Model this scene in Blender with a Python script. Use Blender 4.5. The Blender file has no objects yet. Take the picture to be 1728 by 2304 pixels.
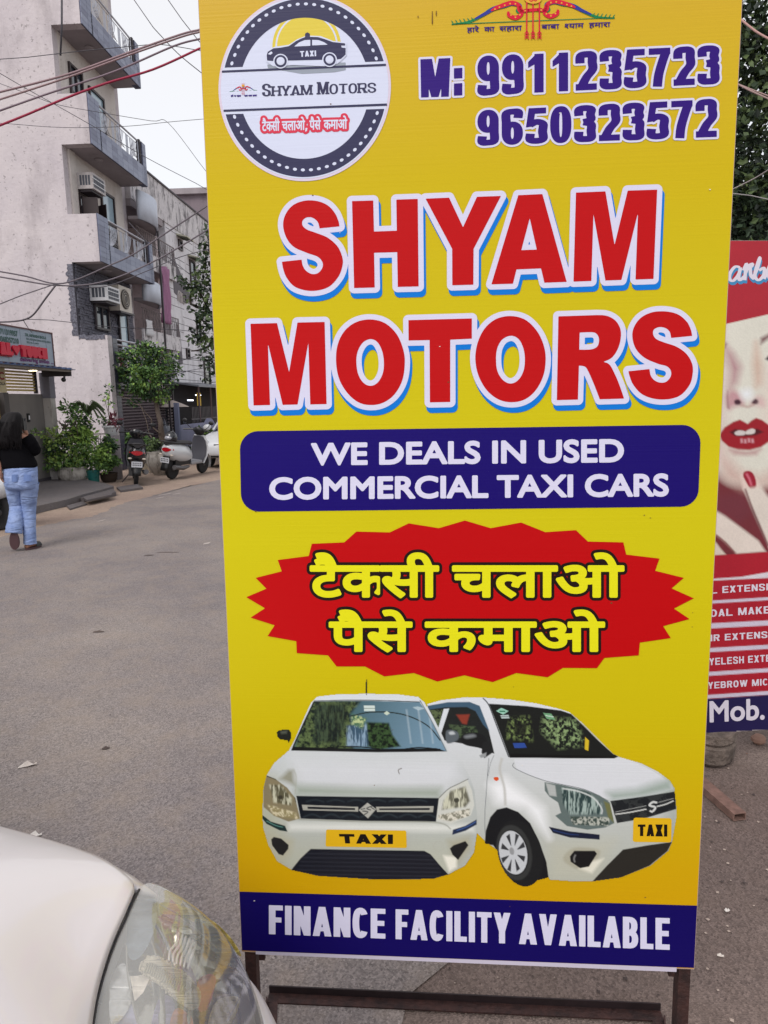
import bpy, bmesh, math, random
import numpy as np
from mathutils import Vector, Matrix

SC = bpy.context.scene
COL = SC.collection
# ---------------------------------------------------------------- camera
FPX = 1520.0                      # focal length in pixels of the 1728 x 2304 photograph
PITCH = math.atan(252 / FPX)
ROLL = 0.017
CAMZ = 1.60
_cp, _sp, _cr, _sr = math.cos(PITCH), math.sin(PITCH), math.cos(ROLL), math.sin(ROLL)
_F = np.array([0, _cp, -_sp]); _U0 = np.array([0, _sp, _cp]); _R0 = np.array([1.0, 0, 0])
_R = _cr * _R0 - _sr * _U0
_U = _cr * _U0 + _sr * _R0
EYE = np.array([0, 0, CAMZ])
cd = bpy.data.cameras.new('camera'); cam = bpy.data.objects.new('camera', cd); COL.objects.link(cam)
cd.sensor_fit = 'VERTICAL'; cd.sensor_height = 36.0; cd.lens = 36.0 * FPX / 2304.0
cd.clip_start = 0.05; cd.clip_end = 600
cam.matrix_world = Matrix(((_R[0], _U[0], -_F[0], 0), (_R[1], _U[1], -_F[1], 0), (_R[2], _U[2], -_F[2], CAMZ), (0, 0, 0, 1)))
SC.camera = cam
# ---------------------------------------------------------------- light
SUN_EL, SUN_AZ = math.radians(48), math.radians(205)     # behind the camera, a little to its left
w = bpy.data.worlds.new('World'); SC.world = w; w.use_nodes = True
nt = w.node_tree; nt.nodes.clear()
wo = nt.nodes.new('ShaderNodeOutputWorld'); ad = nt.nodes.new('ShaderNodeAddShader')
b1 = nt.nodes.new('ShaderNodeBackground'); b2 = nt.nodes.new('ShaderNodeBackground')
sk = nt.nodes.new('ShaderNodeTexSky'); sk.sky_type = 'NISHITA'; sk.sun_disc = False
sk.sun_elevation = SUN_EL; sk.sun_rotation = SUN_AZ
nt.links.new(sk.outputs[0], b1.inputs[0]); b1.inputs[1].default_value = 0.05
b2.inputs[0].default_value = (0.83, 0.80, 0.77, 1); b2.inputs[1].default_value = 1.0     # the white cloud cover
nt.links.new(b1.outputs[0], ad.inputs[0]); nt.links.new(b2.outputs[0], ad.inputs[1]); nt.links.new(ad.outputs[0], wo.inputs[0])
sd = bpy.data.lights.new('sun', 'SUN'); sd.energy = 1.9; sd.angle = math.radians(30); sd.color = (1, 0.95, 0.9)
sun = bpy.data.objects.new('sun', sd); COL.objects.link(sun)
_sv = Vector((math.sin(SUN_AZ) * math.cos(SUN_EL), math.cos(SUN_AZ) * math.cos(SUN_EL), math.sin(SUN_EL)))
sun.rotation_euler = _sv.to_track_quat('Z', 'Y').to_euler(); sun.location = (0, -20, 30)
SC.view_settings.view_transform = 'Standard'; SC.view_settings.look = 'None'
SC.view_settings.exposure = 0.04; SC.view_settings.gamma = 1.0; SC.view_settings.use_curve_mapping = False

# ---------------------------------------------------------------- rays and planes
def ray(px, py):
    return _F + _R * (px - 864) / FPX - _U * (py - 1152) / FPX
def on_plane(px, py, P, N):
    d = ray(px, py); P = np.asarray(P, float); N = np.asarray(N, float)
    return EYE + d * (((P - EYE) @ N) / (d @ N))
def ground(px, py, z=0.0): return on_plane(px, py, (0, 0, z), (0, 0, 1))
def at(px, py, Y): return on_plane(px, py, (0, Y, 0), (0, 1, 0))
# street frame: s runs up the street, t to its right
_vd = ray(950, 900); ANG = math.atan2(_vd[0], _vd[1])
SD = np.array([math.sin(ANG), math.cos(ANG), 0]); TD = np.array([math.cos(ANG), -math.sin(ANG), 0])
def W(s, t, z=0.0): return SD * s + TD * t + np.array([0, 0, z])
def st(P): return float(P @ SD), float(P @ TD), float(P[2])
def on_t(px, py, t):            # a point of the street-facing plane at lateral t -> (s, z)
    p = st(on_plane(px, py, W(0, t), TD)); return p[0], p[2]
def on_s(px, py, s):            # a point of the plane across the street at s -> (t, z)
    p = st(on_plane(px, py, W(s, 0), SD)); return p[1], p[2]

# ---------------------------------------------------------------- objects
def link(o, parent=None):
    COL.objects.link(o)
    if parent is not None: o.parent = parent
    return o
def tag(o, label=None, cat=None, group=None, kind=None):
    if label: o['label'] = label
    if cat: o['category'] = cat
    if group: o['group'] = group
    if kind: o['kind'] = kind
    return o
def thing(name, label, cat, loc=(0, 0, 0), rz=0.0, group=None):
    o = bpy.data.objects.new(name, None); o.empty_display_size = .1
    o.location = tuple(loc); o.rotation_euler = (0, 0, rz)
    COL.objects.link(o); return tag(o, label, cat, group)
def world_of(o):
    m = Matrix.Identity(4)
    while o is not None:
        m = Matrix.LocRotScale(o.location, o.rotation_euler, o.scale) @ m
        o = o.parent
    return m
def mesh_obj(name, verts, faces, m, parent=None, smooth=False, local=False):
    """verts are world coordinates unless local; stored relative to the parent"""
    V = np.asarray(verts, float).reshape(-1, 3)
    if parent is not None and not local:
        M = np.array(world_of(parent).inverted()); V = V @ M[:3, :3].T + M[:3, 3]
    me = bpy.data.meshes.new(name)
    me.from_pydata(V.tolist(), [], [tuple(int(i) for i in f) for f in faces])
    if isinstance(m, (list, tuple)):
        for q in m: me.materials.append(q)
    elif m is not None: me.materials.append(m)
    if smooth:
        me.polygons.foreach_set('use_smooth', [True] * len(me.polygons))
    me.update()
    return link(bpy.data.objects.new(name, me), parent)
def copy_tree(o, parent=None):
    c = o.copy(); COL.objects.link(c); c.parent = parent
    for ch in list(o.children): copy_tree(ch, c)
    return c

class MB:
    """collects boxes, tubes, lofts ... and links them as ONE mesh"""
    def __init__(s): s.v = []; s.f = []
    def add(s, V, Fs):
        n = len(s.v); s.v += [tuple(map(float, p)) for p in V]; s.f += [tuple(i + n for i in f) for f in Fs]; return s
    def box(s, c, size, rz=0.0, R=None):
        x, y, z = [q / 2 for q in size]
        V = [np.array(p, float) for p in ((-x, -y, -z), (x, -y, -z), (x, y, -z), (-x, y, -z), (-x, -y, z), (x, -y, z), (x, y, z), (-x, y, z))]
        if R is None:
            ca, sa = math.cos(rz), math.sin(rz); R = np.array([[ca, -sa, 0], [sa, ca, 0], [0, 0, 1]])
        return s.add([R @ p + np.asarray(c, float) for p in V], BOXF)
    def frame_box(s, O, A, B, C):           # origin corner + three edge vectors
        O, A, B, C = [np.asarray(q, float) for q in (O, A, B, C)]
        V = [O, O + A, O + A + B, O + B, O + C, O + A + C, O + A + B + C, O + B + C]
        fl = np.linalg.det(np.array([A, B, C])) < 0
        return s.add(V, [tuple(reversed(f)) for f in BOXF] if fl else BOXF)
    def sbox(s, s0, s1, t0, t1, z0, z1):    # box in the street frame
        return s.frame_box(W(s0, t0, z0), TD * (t1 - t0), SD * (s1 - s0), (0, 0, z1 - z0))
    def prism(s, pts, vec):                 # polygon (3-D points) swept along vec
        n = len(pts); P = [np.asarray(p, float) for p in pts]; v = np.asarray(vec, float)
        return s.add(P + [p + v for p in P], [tuple(range(n - 1, -1, -1)), tuple(range(n, 2 * n))] + [(i, (i + 1) % n, n + (i + 1) % n, n + i) for i in range(n)])
    def tube(s, pts, r, n=6, cap=True, flat=1.0):
        P = [np.asarray(p, float) for p in pts]; k = len(P)
        rr = [r] * k if np.isscalar(r) else list(r)
        V = []; up = None
        for i in range(k):
            d = P[min(i + 1, k - 1)] - P[max(i - 1, 0)]; d = d / (np.linalg.norm(d) + 1e-12)
            if up is None:
                up = np.array([0, 0, 1.0]) if abs(d[2]) < .9 else np.array([1.0, 0, 0])
            a = np.cross(d, up); a /= np.linalg.norm(a) + 1e-12; b = np.cross(a, d); up = b
            for j in range(n):
                t = 2 * math.pi * j / n; V.append(P[i] + a * math.cos(t) * rr[i] + b * math.sin(t) * rr[i] * flat)
        Fs = [(i * n + j, i * n + (j + 1) % n, (i + 1) * n + (j + 1) % n, (i + 1) * n + j) for i in range(k - 1) for j in range(n)]
        if cap: Fs += [tuple(range(n - 1, -1, -1)), tuple((k - 1) * n + j for j in range(n))]
        return s.add(V, Fs)
    def lathe(s, prof, c=(0, 0, 0), n=20, axis=None, flute=None):
        """prof: (radius, height) list round +Z (or axis)"""
        c = np.asarray(c, float); V = []
        if axis is None: a, b, z = np.eye(3)
        else:
            z = np.asarray(axis, float); z /= np.linalg.norm(z); h = np.array([0, 0, 1.0]) if abs(z[2]) < .9 else np.array([1.0, 0, 0])
            a = np.cross(h, z); a /= np.linalg.norm(a); b = np.cross(z, a)
        for r, h in prof:
            for j in range(n):
                t = 2 * math.pi * j / n; q = r * (flute(t) if flute else 1); V.append(c + a * q * math.cos(t) + b * q * math.sin(t) + z * h)
        k = len(prof)
        Fs = [(i * n + j, i * n + (j + 1) % n, (i + 1) * n + (j + 1) % n, (i + 1) * n + j) for i in range(k - 1) for j in range(n)]
        Fs += [tuple(range(n - 1, -1, -1)), tuple((k - 1) * n + j for j in range(n))]
        return s.add(V, Fs)
    def loft(s, rings, cap=True):
        n = len(rings[0]); V = [p for r in rings for p in r]; k = len(rings)
        Fs = [(i * n + j, i * n + (j + 1) % n, (i + 1) * n + (j + 1) % n, (i + 1) * n + j) for i in range(k - 1) for j in range(n)]
        if cap: Fs += [tuple(range(n - 1, -1, -1)), tuple((k - 1) * n + j for j in range(n))]
        return s.add(V, Fs)
    def ball(s, c, r, n=10, m=7):
        r = np.array([r] * 3 if np.isscalar(r) else r, float); c = np.asarray(c, float); rings = []
        for i in range(m + 1):
            ph = math.pi * (i / m) * .98 + .01 * math.pi
            rings.append([c + r * np.array([math.sin(ph) * math.cos(2 * math.pi * j / n), math.sin(ph) * math.sin(2 * math.pi * j / n), -math.cos(ph)]) for j in range(n)])
        return s.loft(rings)
    def grid(s, P):                         # P[i][j] points -> open sheet
        a, b = len(P), len(P[0])
        return s.add([p for r in P for p in r], [(i * b + j, i * b + j + 1, (i + 1) * b + j + 1, (i + 1) * b + j) for i in range(a - 1) for j in range(b - 1)])
    def build(s, name, m, parent=None, smooth=False, local=False):
        return mesh_obj(name, s.v, s.f, m, parent, smooth, local)
BOXF = [(3, 2, 1, 0), (4, 5, 6, 7), (0, 1, 5, 4), (1, 2, 6, 5), (2, 3, 7, 6), (3, 0, 4, 7)]
def autosmooth(o, deg=35):
    me = o.data; me.polygons.foreach_set('use_smooth', [True] * len(me.polygons))
    try: me.set_sharp_from_angle(angle=math.radians(deg))
    except Exception: pass
    return o
def bevel(o, w=.01, seg=2):
    m = o.modifiers.new('bevel', 'BEVEL'); m.width = w; m.segments = seg; m.limit_method = 'ANGLE'; m.angle_limit = math.radians(40); return o
def subsurf(o, n=1):
    m = o.modifiers.new('sub', 'SUBSURF'); m.levels = n; m.render_levels = n; return o
def solid(o, t, off=-1):
    m = o.modifiers.new('solid', 'SOLIDIFY'); m.thickness = t; m.offset = off; return o
def catmull(P, k=8, closed=False):
    P = [np.asarray(p, float) for p in P]; n = len(P); out = []
    for i in range(n if closed else n - 1):
        if closed: a, b, c, d = P[(i - 1) % n], P[i], P[(i + 1) % n], P[(i + 2) % n]
        else: a, b, c, d = P[max(i - 1, 0)], P[i], P[i + 1], P[min(i + 2, n - 1)]
        for j in range(k):
            t = j / k; out.append(.5 * ((2 * b) + (c - a) * t + (2 * a - 5 * b + 4 * c - d) * t * t + (3 * b - a - 3 * c + d) * t ** 3))
    if not closed: out.append(P[-1])
    return out

# ---------------------------------------------------------------- materials
def lin(c):
    return tuple((v / 255 / 12.92 if v / 255 <= .04045 else ((v / 255 + .055) / 1.055) ** 2.4) for v in c)
_mats = {}
def mat(name, rgb, rough=.7, metal=0.0, noise=0.0, scale=4.0, bump=0.0, bscale=40.0, spec=.5, rgb2=None, detail=6, coat=0.0, srgb=True, emit=0.0):
    if name in _mats: return _mats[name]
    m = bpy.data.materials.new(name); m.use_nodes = True; _mats[name] = m
    N = m.node_tree.nodes; L = m.node_tree.links; p = N['Principled BSDF']
    c = lin(rgb) if srgb else rgb
    p.inputs['Base Color'].default_value = (*c, 1); p.inputs['Roughness'].default_value = rough; p.inputs['Metallic'].default_value = metal
    p.inputs['Specular IOR Level'].default_value = spec
    if coat: p.inputs['Coat Weight'].default_value = coat; p.inputs['Coat Roughness'].default_value = .05
    if emit: p.inputs['Emission Color'].default_value = (*c, 1); p.inputs['Emission Strength'].default_value = emit
    if noise or rgb2:
        tc = N.new('ShaderNodeTexCoord'); t = N.new('ShaderNodeTexNoise'); t.inputs['Scale'].default_value = scale; t.inputs['Detail'].default_value = detail
        t.inputs['Roughness'].default_value = .65
        L.new(tc.outputs['Object'], t.inputs['Vector'])
        r = N.new('ShaderNodeValToRGB'); r.color_ramp.elements[0].position = .36; r.color_ramp.elements[1].position = .66
        c2 = (lin(rgb2) if srgb else rgb2) if rgb2 else tuple(v * (1 - noise) for v in c)
        c1 = c if rgb2 else tuple(min(1, v * (1 + noise * .6)) for v in c)
        r.color_ramp.elements[0].color = (*c2, 1); r.color_ramp.elements[1].color = (*c1, 1)
        L.new(t.outputs[0], r.inputs[0]); L.new(r.outputs[0], p.inputs['Base Color'])
    if bump:
        tc = N.new('ShaderNodeTexCoord'); t = N.new('ShaderNodeTexNoise'); t.inputs['Scale'].default_value = bscale; t.inputs['Detail'].default_value = 5
        L.new(tc.outputs['Object'], t.inputs['Vector'])
        b = N.new('ShaderNodeBump'); b.inputs['Strength'].default_value = bump; b.inputs['Distance'].default_value = .02
        L.new(t.outputs[0], b.inputs['Height']); L.new(b.outputs[0], p.inputs['Normal'])
    return m

# ---------------------------------------------------------------- flat print: outlines -> signed distance -> mesh
def edges_of(loops):
    A = []; B = []
    for l in loops:
        l = np.asarray(l, float); A.append(l); B.append(np.roll(l, -1, 0))
    return np.concatenate(A), np.concatenate(B)
def sdf_loops(loops, X, Y, clip=None):
    """signed distance (negative inside, non-zero winding) of closed loops on grid X,Y"""
    A, B = edges_of(loops); D2 = np.full(X.shape, 1e18); Wd = np.zeros(X.shape, int)
    for (ax, ay), (bx, by) in zip(A, B):
        dx, dy = bx - ax, by - ay; L2 = dx * dx + dy * dy
        if L2 < 1e-12: continue
        px = X - ax; py = Y - ay
        t = np.clip((px * dx + py * dy) / L2, 0, 1)
        np.minimum(D2, (px - t * dx) ** 2 + (py - t * dy) ** 2, out=D2)
        if ay != by:
            cr = dx * py - dy * px
            if ay < by: Wd += (Y >= ay) & (Y < by) & (cr > 0)
            else: Wd -= (Y >= by) & (Y < ay) & (cr < 0)
    d = np.sqrt(D2); return np.where(Wd != 0, -d, d)
def bounds(loops, m):
    a = np.concatenate([np.asarray(l, float) for l in loops]); return a[:, 0].min() - m, a[:, 1].min() - m, a[:, 0].max() + m, a[:, 1].max() + m
class Field:
    """union of shapes (each a list of loops, in photo pixels) as a distance grid"""
    def __init__(s, shapes, res=1.0, margin=16):
        bb = [bounds(q, margin) for q in shapes]
        s.x0 = min(b[0] for b in bb); s.y0 = min(b[1] for b in bb); x1 = max(b[2] for b in bb); y1 = max(b[3] for b in bb)
        s.res = res; nx = int((x1 - s.x0) / res) + 2; ny = int((y1 - s.y0) / res) + 2
        s.g = np.full((ny, nx), 1e3)
        for q, b in zip(shapes, bb):
            i0 = int((b[0] - s.x0) / res); i1 = min(nx, int((b[2] - s.x0) / res) + 2); j0 = int((b[1] - s.y0) / res); j1 = min(ny, int((b[3] - s.y0) / res) + 2)
            X, Y = np.meshgrid(s.x0 + np.arange(i0, i1) * res, s.y0 + np.arange(j0, j1) * res)
            s.g[j0:j1, i0:i1] = np.minimum(s.g[j0:j1, i0:i1], sdf_loops(q, X, Y))
    def XY(s):
        return np.meshgrid(s.x0 + np.arange(s.g.shape[1]) * s.res, s.y0 + np.arange(s.g.shape[0]) * s.res)
def march(g, x0, y0, res, level=0.0):
    """filled cells where g < level -> (points 2-D, faces)"""
    f = level - g; f = np.where(np.abs(f) < 1e-6, 1e-6, f); ins = f > 0
    full = ins[:-1, :-1] & ins[1:, :-1] & ins[:-1, 1:] & ins[1:, 1:]
    anyc = ins[:-1, :-1] | ins[1:, :-1] | ins[:-1, 1:] | ins[1:, 1:]
    V = []; Fc = []
    for j in range(full.shape[0]):
        row = full[j]
        if row.any():
            d = np.diff(np.concatenate([[0], row.astype(int), [0]])); a = np.where(d == 1)[0]; b = np.where(d == -1)[0]
            for i0, i1 in zip(a, b):
                n = len(V); V += [(i0, j), (i1, j), (i1, j + 1), (i0, j + 1)]; Fc.append((n, n + 1, n + 2, n + 3))
    jj, ii = np.where(anyc & ~full)
    for j, i in zip(jj.tolist(), ii.tolist()):
        c = ((i, j), (i + 1, j), (i + 1, j + 1), (i, j + 1)); v = [f[q[1], q[0]] for q in c]; P = []
        for k in range(4):
            a, b = v[k], v[(k + 1) % 4]
            if a > 0: P.append(c[k])
            if (a > 0) != (b > 0):
                t = a / (a - b); P.append((c[k][0] + (c[(k + 1) % 4][0] - c[k][0]) * t, c[k][1] + (c[(k + 1) % 4][1] - c[k][1]) * t))
        if len(P) > 2:
            n = len(V); V += P; Fc.append(tuple(range(n, n + len(P))))
    V = np.array(V, float).reshape(-1, 2) * res + np.array([x0, y0]); return V, Fc

# outlines of the built-in font, one loop per contour (em units)
_txt = {}
def font_loops(s):
    if s in _txt: return _txt[s]
    c = bpy.data.curves.new('tmp', 'FONT'); c.body = s; c.size = 1; o = bpy.data.objects.new('tmp', c); COL.objects.link(o)
    bpy.context.view_layer.update()
    dg = bpy.context.evaluated_depsgraph_get(); k = o.evaluated_get(dg).to_curve(dg, apply_modifiers=False); out = []
    for sp in k.splines:
        bp = sp.bezier_points; n = len(bp); L = []
        for i in range(n):
            a, b = bp[i], bp[(i + 1) % n]; p0, p1, p2, p3 = [np.array(q)[:2] for q in (a.co, a.handle_right, b.handle_left, b.co)]
            st_ = 1 if np.linalg.norm(np.cross(p1 - p0, p3 - p0)) < 1e-5 and np.linalg.norm(np.cross(p2 - p0, p3 - p0)) < 1e-5 else 5
            for t in range(st_):
                t /= st_; L.append((1 - t) ** 3 * p0 + 3 * (1 - t) ** 2 * t * p1 + 3 * (1 - t) * t * t * p2 + t ** 3 * p3)
        if len(L) > 2: out.append(np.array(L))
    bpy.data.objects.remove(o, do_unlink=True); bpy.data.curves.remove(c)
    _txt[s] = out; return out
def clip_x(loops, x):                      # keep what lies left of x
    out = []
    for l in loops:
        r = []
        for i in range(len(l)):
            a, b = l[i], l[(i + 1) % len(l)]
            if a[0] <= x: r.append(a)
            if (a[0] <= x) != (b[0] <= x): t = (x - a[0]) / (b[0] - a[0]); r.append(a + (b - a) * t)
        if len(r) > 2: out.append(np.array(r))
    return out
def quad_map(loops, box, quad):
    """box (x0,y0,x1,y1) in loop units -> quad (TL, TR, BR, BL) in photo pixels, bilinear"""
    x0, y0, x1, y1 = box; TL, TR, BR, BL = [np.array(q, float) for q in quad]; out = []
    for l in loops:
        u = ((l[:, 0] - x0) / (x1 - x0))[:, None]; v = ((l[:, 1] - y0) / (y1 - y0))[:, None]
        out.append((BL * (1 - u) + BR * u) * (1 - v) + (TL * (1 - u) + TR * u) * v)
    return out
def text_quad(s, quad, cap=None):
    """built-in font, ink width to the quad's width, baseline to its foot and cap height to its top"""
    L = font_loops(s) if isinstance(s, str) else s
    b = bounds(L, 0); return quad_map(L, (b[0], 0, b[2], cap or .72), quad)

# a drawn sans whose weight and width are free: every glyph is a list of loops in a 0..w x 0..1 box
def _stroke(P, hx, hy, cap=True):
    P = np.array(P, float); d = np.gradient(P, axis=0); d /= np.linalg.norm(d, axis=1)[:, None] + 1e-9
    n = np.stack([-d[:, 1] * hx, d[:, 0] * hy], 1); return [np.concatenate([P + n, (P - n)[::-1]])]
def _ring(cx, cy, rx, ry, hx, hy, e=2.3):
    t = np.linspace(0, 2 * np.pi, 40, endpoint=False); c, s = np.cos(t), np.sin(t)
    f = lambda a, b, e: np.stack([cx + a * np.sign(c) * np.abs(c) ** (2 / e), cy + b * np.sign(s) * np.abs(s) ** (2 / e)], 1)
    return [f(rx, ry, e), f(rx - 2 * hx, ry - 2 * hy, e)[::-1]]
def _rect(x0, y0, x1, y1): return [np.array([(x0, y0), (x1, y0), (x1, y1), (x0, y1)], float)]
def _poly(*p): return [np.array(p, float)]
def _arc(cx, cy, rx, ry, a0, a1, n=14, e=2.2):
    t = np.radians(np.linspace(a0, a1, n)); c, s = np.cos(t), np.sin(t)
    return [(cx + rx * np.sign(q) * abs(q) ** (2 / e), cy + ry * np.sign(r) * abs(r) ** (2 / e)) for q, r in zip(c, s)]
def glyph(ch, w, hx, hy):
    """hx, hy: half thickness of stems and bars"""
    X, Y = 2 * hx, 2 * hy; m = .5
    st_ = _rect(0, 0, X, 1)
    if ch == 'I': return _rect(0, 0, X, 1)
    if ch == 'L': return [st_, _rect(0, 0, w, Y)]
    if ch == 'F': return [st_, _rect(0, 1 - Y, w, 1), _rect(0, .5 - hy, w * .9, .5 + hy)]
    if ch == 'E': return [st_, _rect(0, 1 - Y, w, 1), _rect(0, .5 - hy + .01, w * .93, .5 + hy + .01), _rect(0, 0, w, Y)]
    if ch == 'H': return [st_, _rect(w - X, 0, w, 1), _rect(0, .5 - hy, w, .5 + hy)]
    if ch == 'T': return [_rect(0, 1 - Y, w, 1), _rect(w / 2 - hx, 0, w / 2 + hx, 1)]
    if ch == 'N': return [st_, _rect(w - X, 0, w, 1), _poly((0, 1), (X * 1.02, 1), (w, 0), (w - X * 1.02, 0))]
    if ch == 'M': return [_rect(0, 0, X * .9, 1), _rect(w - X * .9, 0, w, 1), _poly((0, 1), (X * 1.25, 1), (w / 2 + X * .42, 0), (w / 2 - X * .42, 0)), _poly((w, 1), (w - X * 1.25, 1), (w / 2 - X * .42, 0), (w / 2 + X * .42, 0))]
    if ch == 'A':
        q = X * 1.02; k = .18 + Y; return [_poly((0, 0), (q, 0), (w / 2 + q * .48, 1), (w / 2 - q * .48, 1)), _poly((w, 0), (w - q, 0), (w / 2 - q * .48, 1), (w / 2 + q * .48, 1)), _rect(w * .2, .17, w * .8, .17 + Y * .8)]
    if ch == 'V': return [np.stack([w - g[:, 0], 1 - g[:, 1]], 1) for gg in glyph('A', w, hx, hy)[:2] for g in gg]
    if ch == 'Y': return [_poly((0, 1), (X * 1.08, 1), (w / 2 + hx, .42), (w / 2 - hx, .38)), _poly((w, 1), (w - X * 1.08, 1), (w / 2 - hx, .42), (w / 2 + hx, .38)), _rect(w / 2 - hx, 0, w / 2 + hx, .45)]
    if ch == 'X': return [_poly((0, 1), (X * 1.15, 1), (w, 0), (w - X * 1.15, 0)), _poly((w, 1), (w - X * 1.15, 1), (0, 0), (X * 1.15, 0))]
    if ch == 'K': return [st_, _poly((w - X * 1.1, 1), (w, 1), (X, .32), (X, .62)), _poly((w - X * 1.15, 0), (w, 0), (w * .55, .68), (w * .3, .52))]
    if ch == 'W': return [_poly((0, 1), (X, 1), (w * .3 + hx, 0), (w * .3 - hx, 0)), _poly((w * .5 - hx, 1), (w * .5 + hx, 1), (w * .3 + hx, 0), (w * .3 - hx, 0)), _poly((w * .5 - hx, 1), (w * .5 + hx, 1), (w * .7 + hx, 0), (w * .7 - hx, 0)), _poly((w - X, 1), (w, 1), (w * .7 + hx, 0), (w * .7 - hx, 0))]
    if ch in 'O0': return _ring(w / 2, .5, w / 2, .515, hx, hy, 2.4)
    if ch in 'DB':
        def bowl(y0, y1, ww):
            r = (y1 - y0) / 2; k = ww - r * .75
            o = [(0, y0), (k, y0)] + _arc(k, y0 + r, ww - k, r, -88, 88, 12, 2.3) + [(k, y1), (0, y1)]
            i = [(X, y0 + Y), (k, y0 + Y)] + _arc(k, y0 + r, max(.01, ww - k - X), max(.01, r - Y), -88, 88, 12, 2.3) + [(k, y1 - Y), (X, y1 - Y)]
            return [np.array(o, float), np.array(i[::-1], float)]
        return [bowl(0, 1, w)] if ch == 'D' else [bowl(0, .5 + hy * .9, w), bowl(.5 - hy * .9, 1, w * .95)]
    if ch in 'PR':
        r = .285; k = w - r * .8; y0 = 1 - 2 * r
        o = [(0, y0), (k, y0)] + _arc(k, y0 + r, w - k, r, -88, 88, 12, 2.3) + [(k, 1), (0, 1)]
        i = [(X, y0 + Y), (k, y0 + Y)] + _arc(k, y0 + r, max(.02, w - k - X), max(.02, r - Y), -88, 88, 12, 2.3) + [(k, 1 - Y), (X, 1 - Y)]
        g = [st_, [np.array(o, float), np.array(i[::-1], float)]]
        if ch == 'R': g.append(_poly((w - X * 1.15, 0), (w * 1.03, 0), (w * .72, .5), (w * .4, .5)))
        return g
    cx = w / 2; rx = w / 2 - hx
    if ch in 'CG':
        p = _arc(cx, .5, rx, .515 - hy, 38, 322, 26, 2.3); g = [_stroke(p, hx, hy)]
        if ch == 'G': g.append(_rect(w - X, .08, w, .5)); g.append(_rect(w * .52, .5 - Y, w, .5))
        return g
    if ch == 'U':
        return [_stroke([(hx, 1), (hx, .75), (hx, .5)] + _arc(cx, .34, rx, .355 - hy, 180, 360, 16, 2.3) + [(w - hx, .5), (w - hx, .75), (w - hx, 1)], hx, hy)]
    if ch == 'S':
        a, b = 1.015 - hy, -.015 + hy
        p = catmull([(w - hx * 1.05, .70), (w * .80, .87), (cx, a), (w * .2, .9), (hx * 1.0, .735), (w * .22, .595), (cx, .505), (w * .78, .405), (w - hx, .265), (w * .8, .1), (cx, b), (w * .2, .12), (hx * 1.0, .31)], 6)
        return [_stroke(p, hx * .98, hy)]
    if ch == '1': return [_rect(w * .5 - hx + .05, 0, w * .5 + hx + .05, 1), _poly((w * .5 + .05, 1), (w * .5 + .05 - hx * .6, 1), (w * .08, .80), (w * .08, .80 - Y * .95), (w * .5 + .05 - hx * .2, .78))]
    if ch == '2':
        p = catmull([(hx * 1.0, .70), (w * .24, .89), (cx, 1.01 - hy), (w * .77, .9), (w - hx, .72), (w * .8, .53), (w * .52, .33), (hx * 1.3, .08)], 6)
        return [_stroke(p, hx, hy), _rect(0.01, 0, w, Y)]
    if ch == '3':
        a = catmull([(hx * 1.0, .72), (w * .22, .89), (cx, 1.01 - hy), (w * .79, .89), (w - hx * 1.15, .745), (w * .77, .60), (w * .42, .545)], 6)
        b = catmull([(w * .42, .535), (w * .78, .48), (w - hx, .29), (w * .79, .1), (cx, -.01 + hy), (w * .22, .10), (hx * 1.0, .28)], 6)
        return [_stroke(a, hx, hy), _stroke(b, hx, hy)]
    if ch == '5':
        b = catmull([(hx * 1.0, .28), (w * .2, .11), (cx * .98, -.01 + hy), (w * .8, .12), (w - hx, .33), (w * .8, .54), (cx, .63 - hy * .3), (w * .2, .53)], 6)
        return [_rect(w * .16, 1 - Y, w * .95, 1), _poly((w * .13, 1), (w * .13 + X * .8, 1), (X * .72 + w * .02, .48), (.0, .46)), _stroke(b, hx, hy)]
    if ch == '7': return [_rect(0, 1 - Y, w, 1), _stroke(catmull([(w - hx * .9, 1 - hy), (w * .62, .62), (w * .46, .3), (w * .40, 0)], 6), hx, hy)]
    if ch in '69':
        g = [_ring(cx, .315, w / 2, .33, hx, hy, 2.2), _stroke(catmull([(w - hx * 1.1, .74), (w * .78, .91), (cx * 1.04, 1.01 - hy), (w * .22, .88), (hx, .6), (hx, .34)], 6), hx, hy)]
        return g if ch == '6' else [[np.stack([w - l[:, 0], 1 - l[:, 1]], 1) for l in q] for q in g]
    if ch == ':': return [_rect(0, 0, X * 1.05, Y * 1.5), _rect(0, .52, X * 1.05, .52 + Y * 1.5)]
    if ch == '.': return [_rect(0, 0, X, Y * 1.3)]
    return []
def flat_shapes(g):                        # -> list of shapes, each a list of loops
    return g if g and isinstance(g[0], list) else [g]
def drawn(s, w, hx, hy, gap, widths={}, space=.3):
    """-> (list of shapes, total width)"""
    x = 0; out = []
    for ch in s:
        if ch == ' ': x += space; continue
        gw = widths.get(ch, w); g = glyph(ch, gw, hx, hy)
        if ch in 'I.:': gw = 2 * hx
        for q in flat_shapes(g):
            q = [q] if isinstance(q, np.ndarray) else q
            q2 = []
            for l in q:
                area = 0.5 * np.sum(l[:, 0] * np.roll(l[:, 1], -1) - np.roll(l[:, 0], -1) * l[:, 1]); q2.append((l + np.array([x, 0]), area))
            big = max(abs(a) for _, a in q2)
            out.append([(l if (a > 0) == (abs(a) == big) else l[::-1]) for l, a in q2])
        x += gw + gap
    return out, x - gap
def drawn_quad(s, quad, **k):
    sh, wd = drawn(s, **k); return [quad_map(q, (0, 0, wd, 1), quad) for q in sh]

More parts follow.
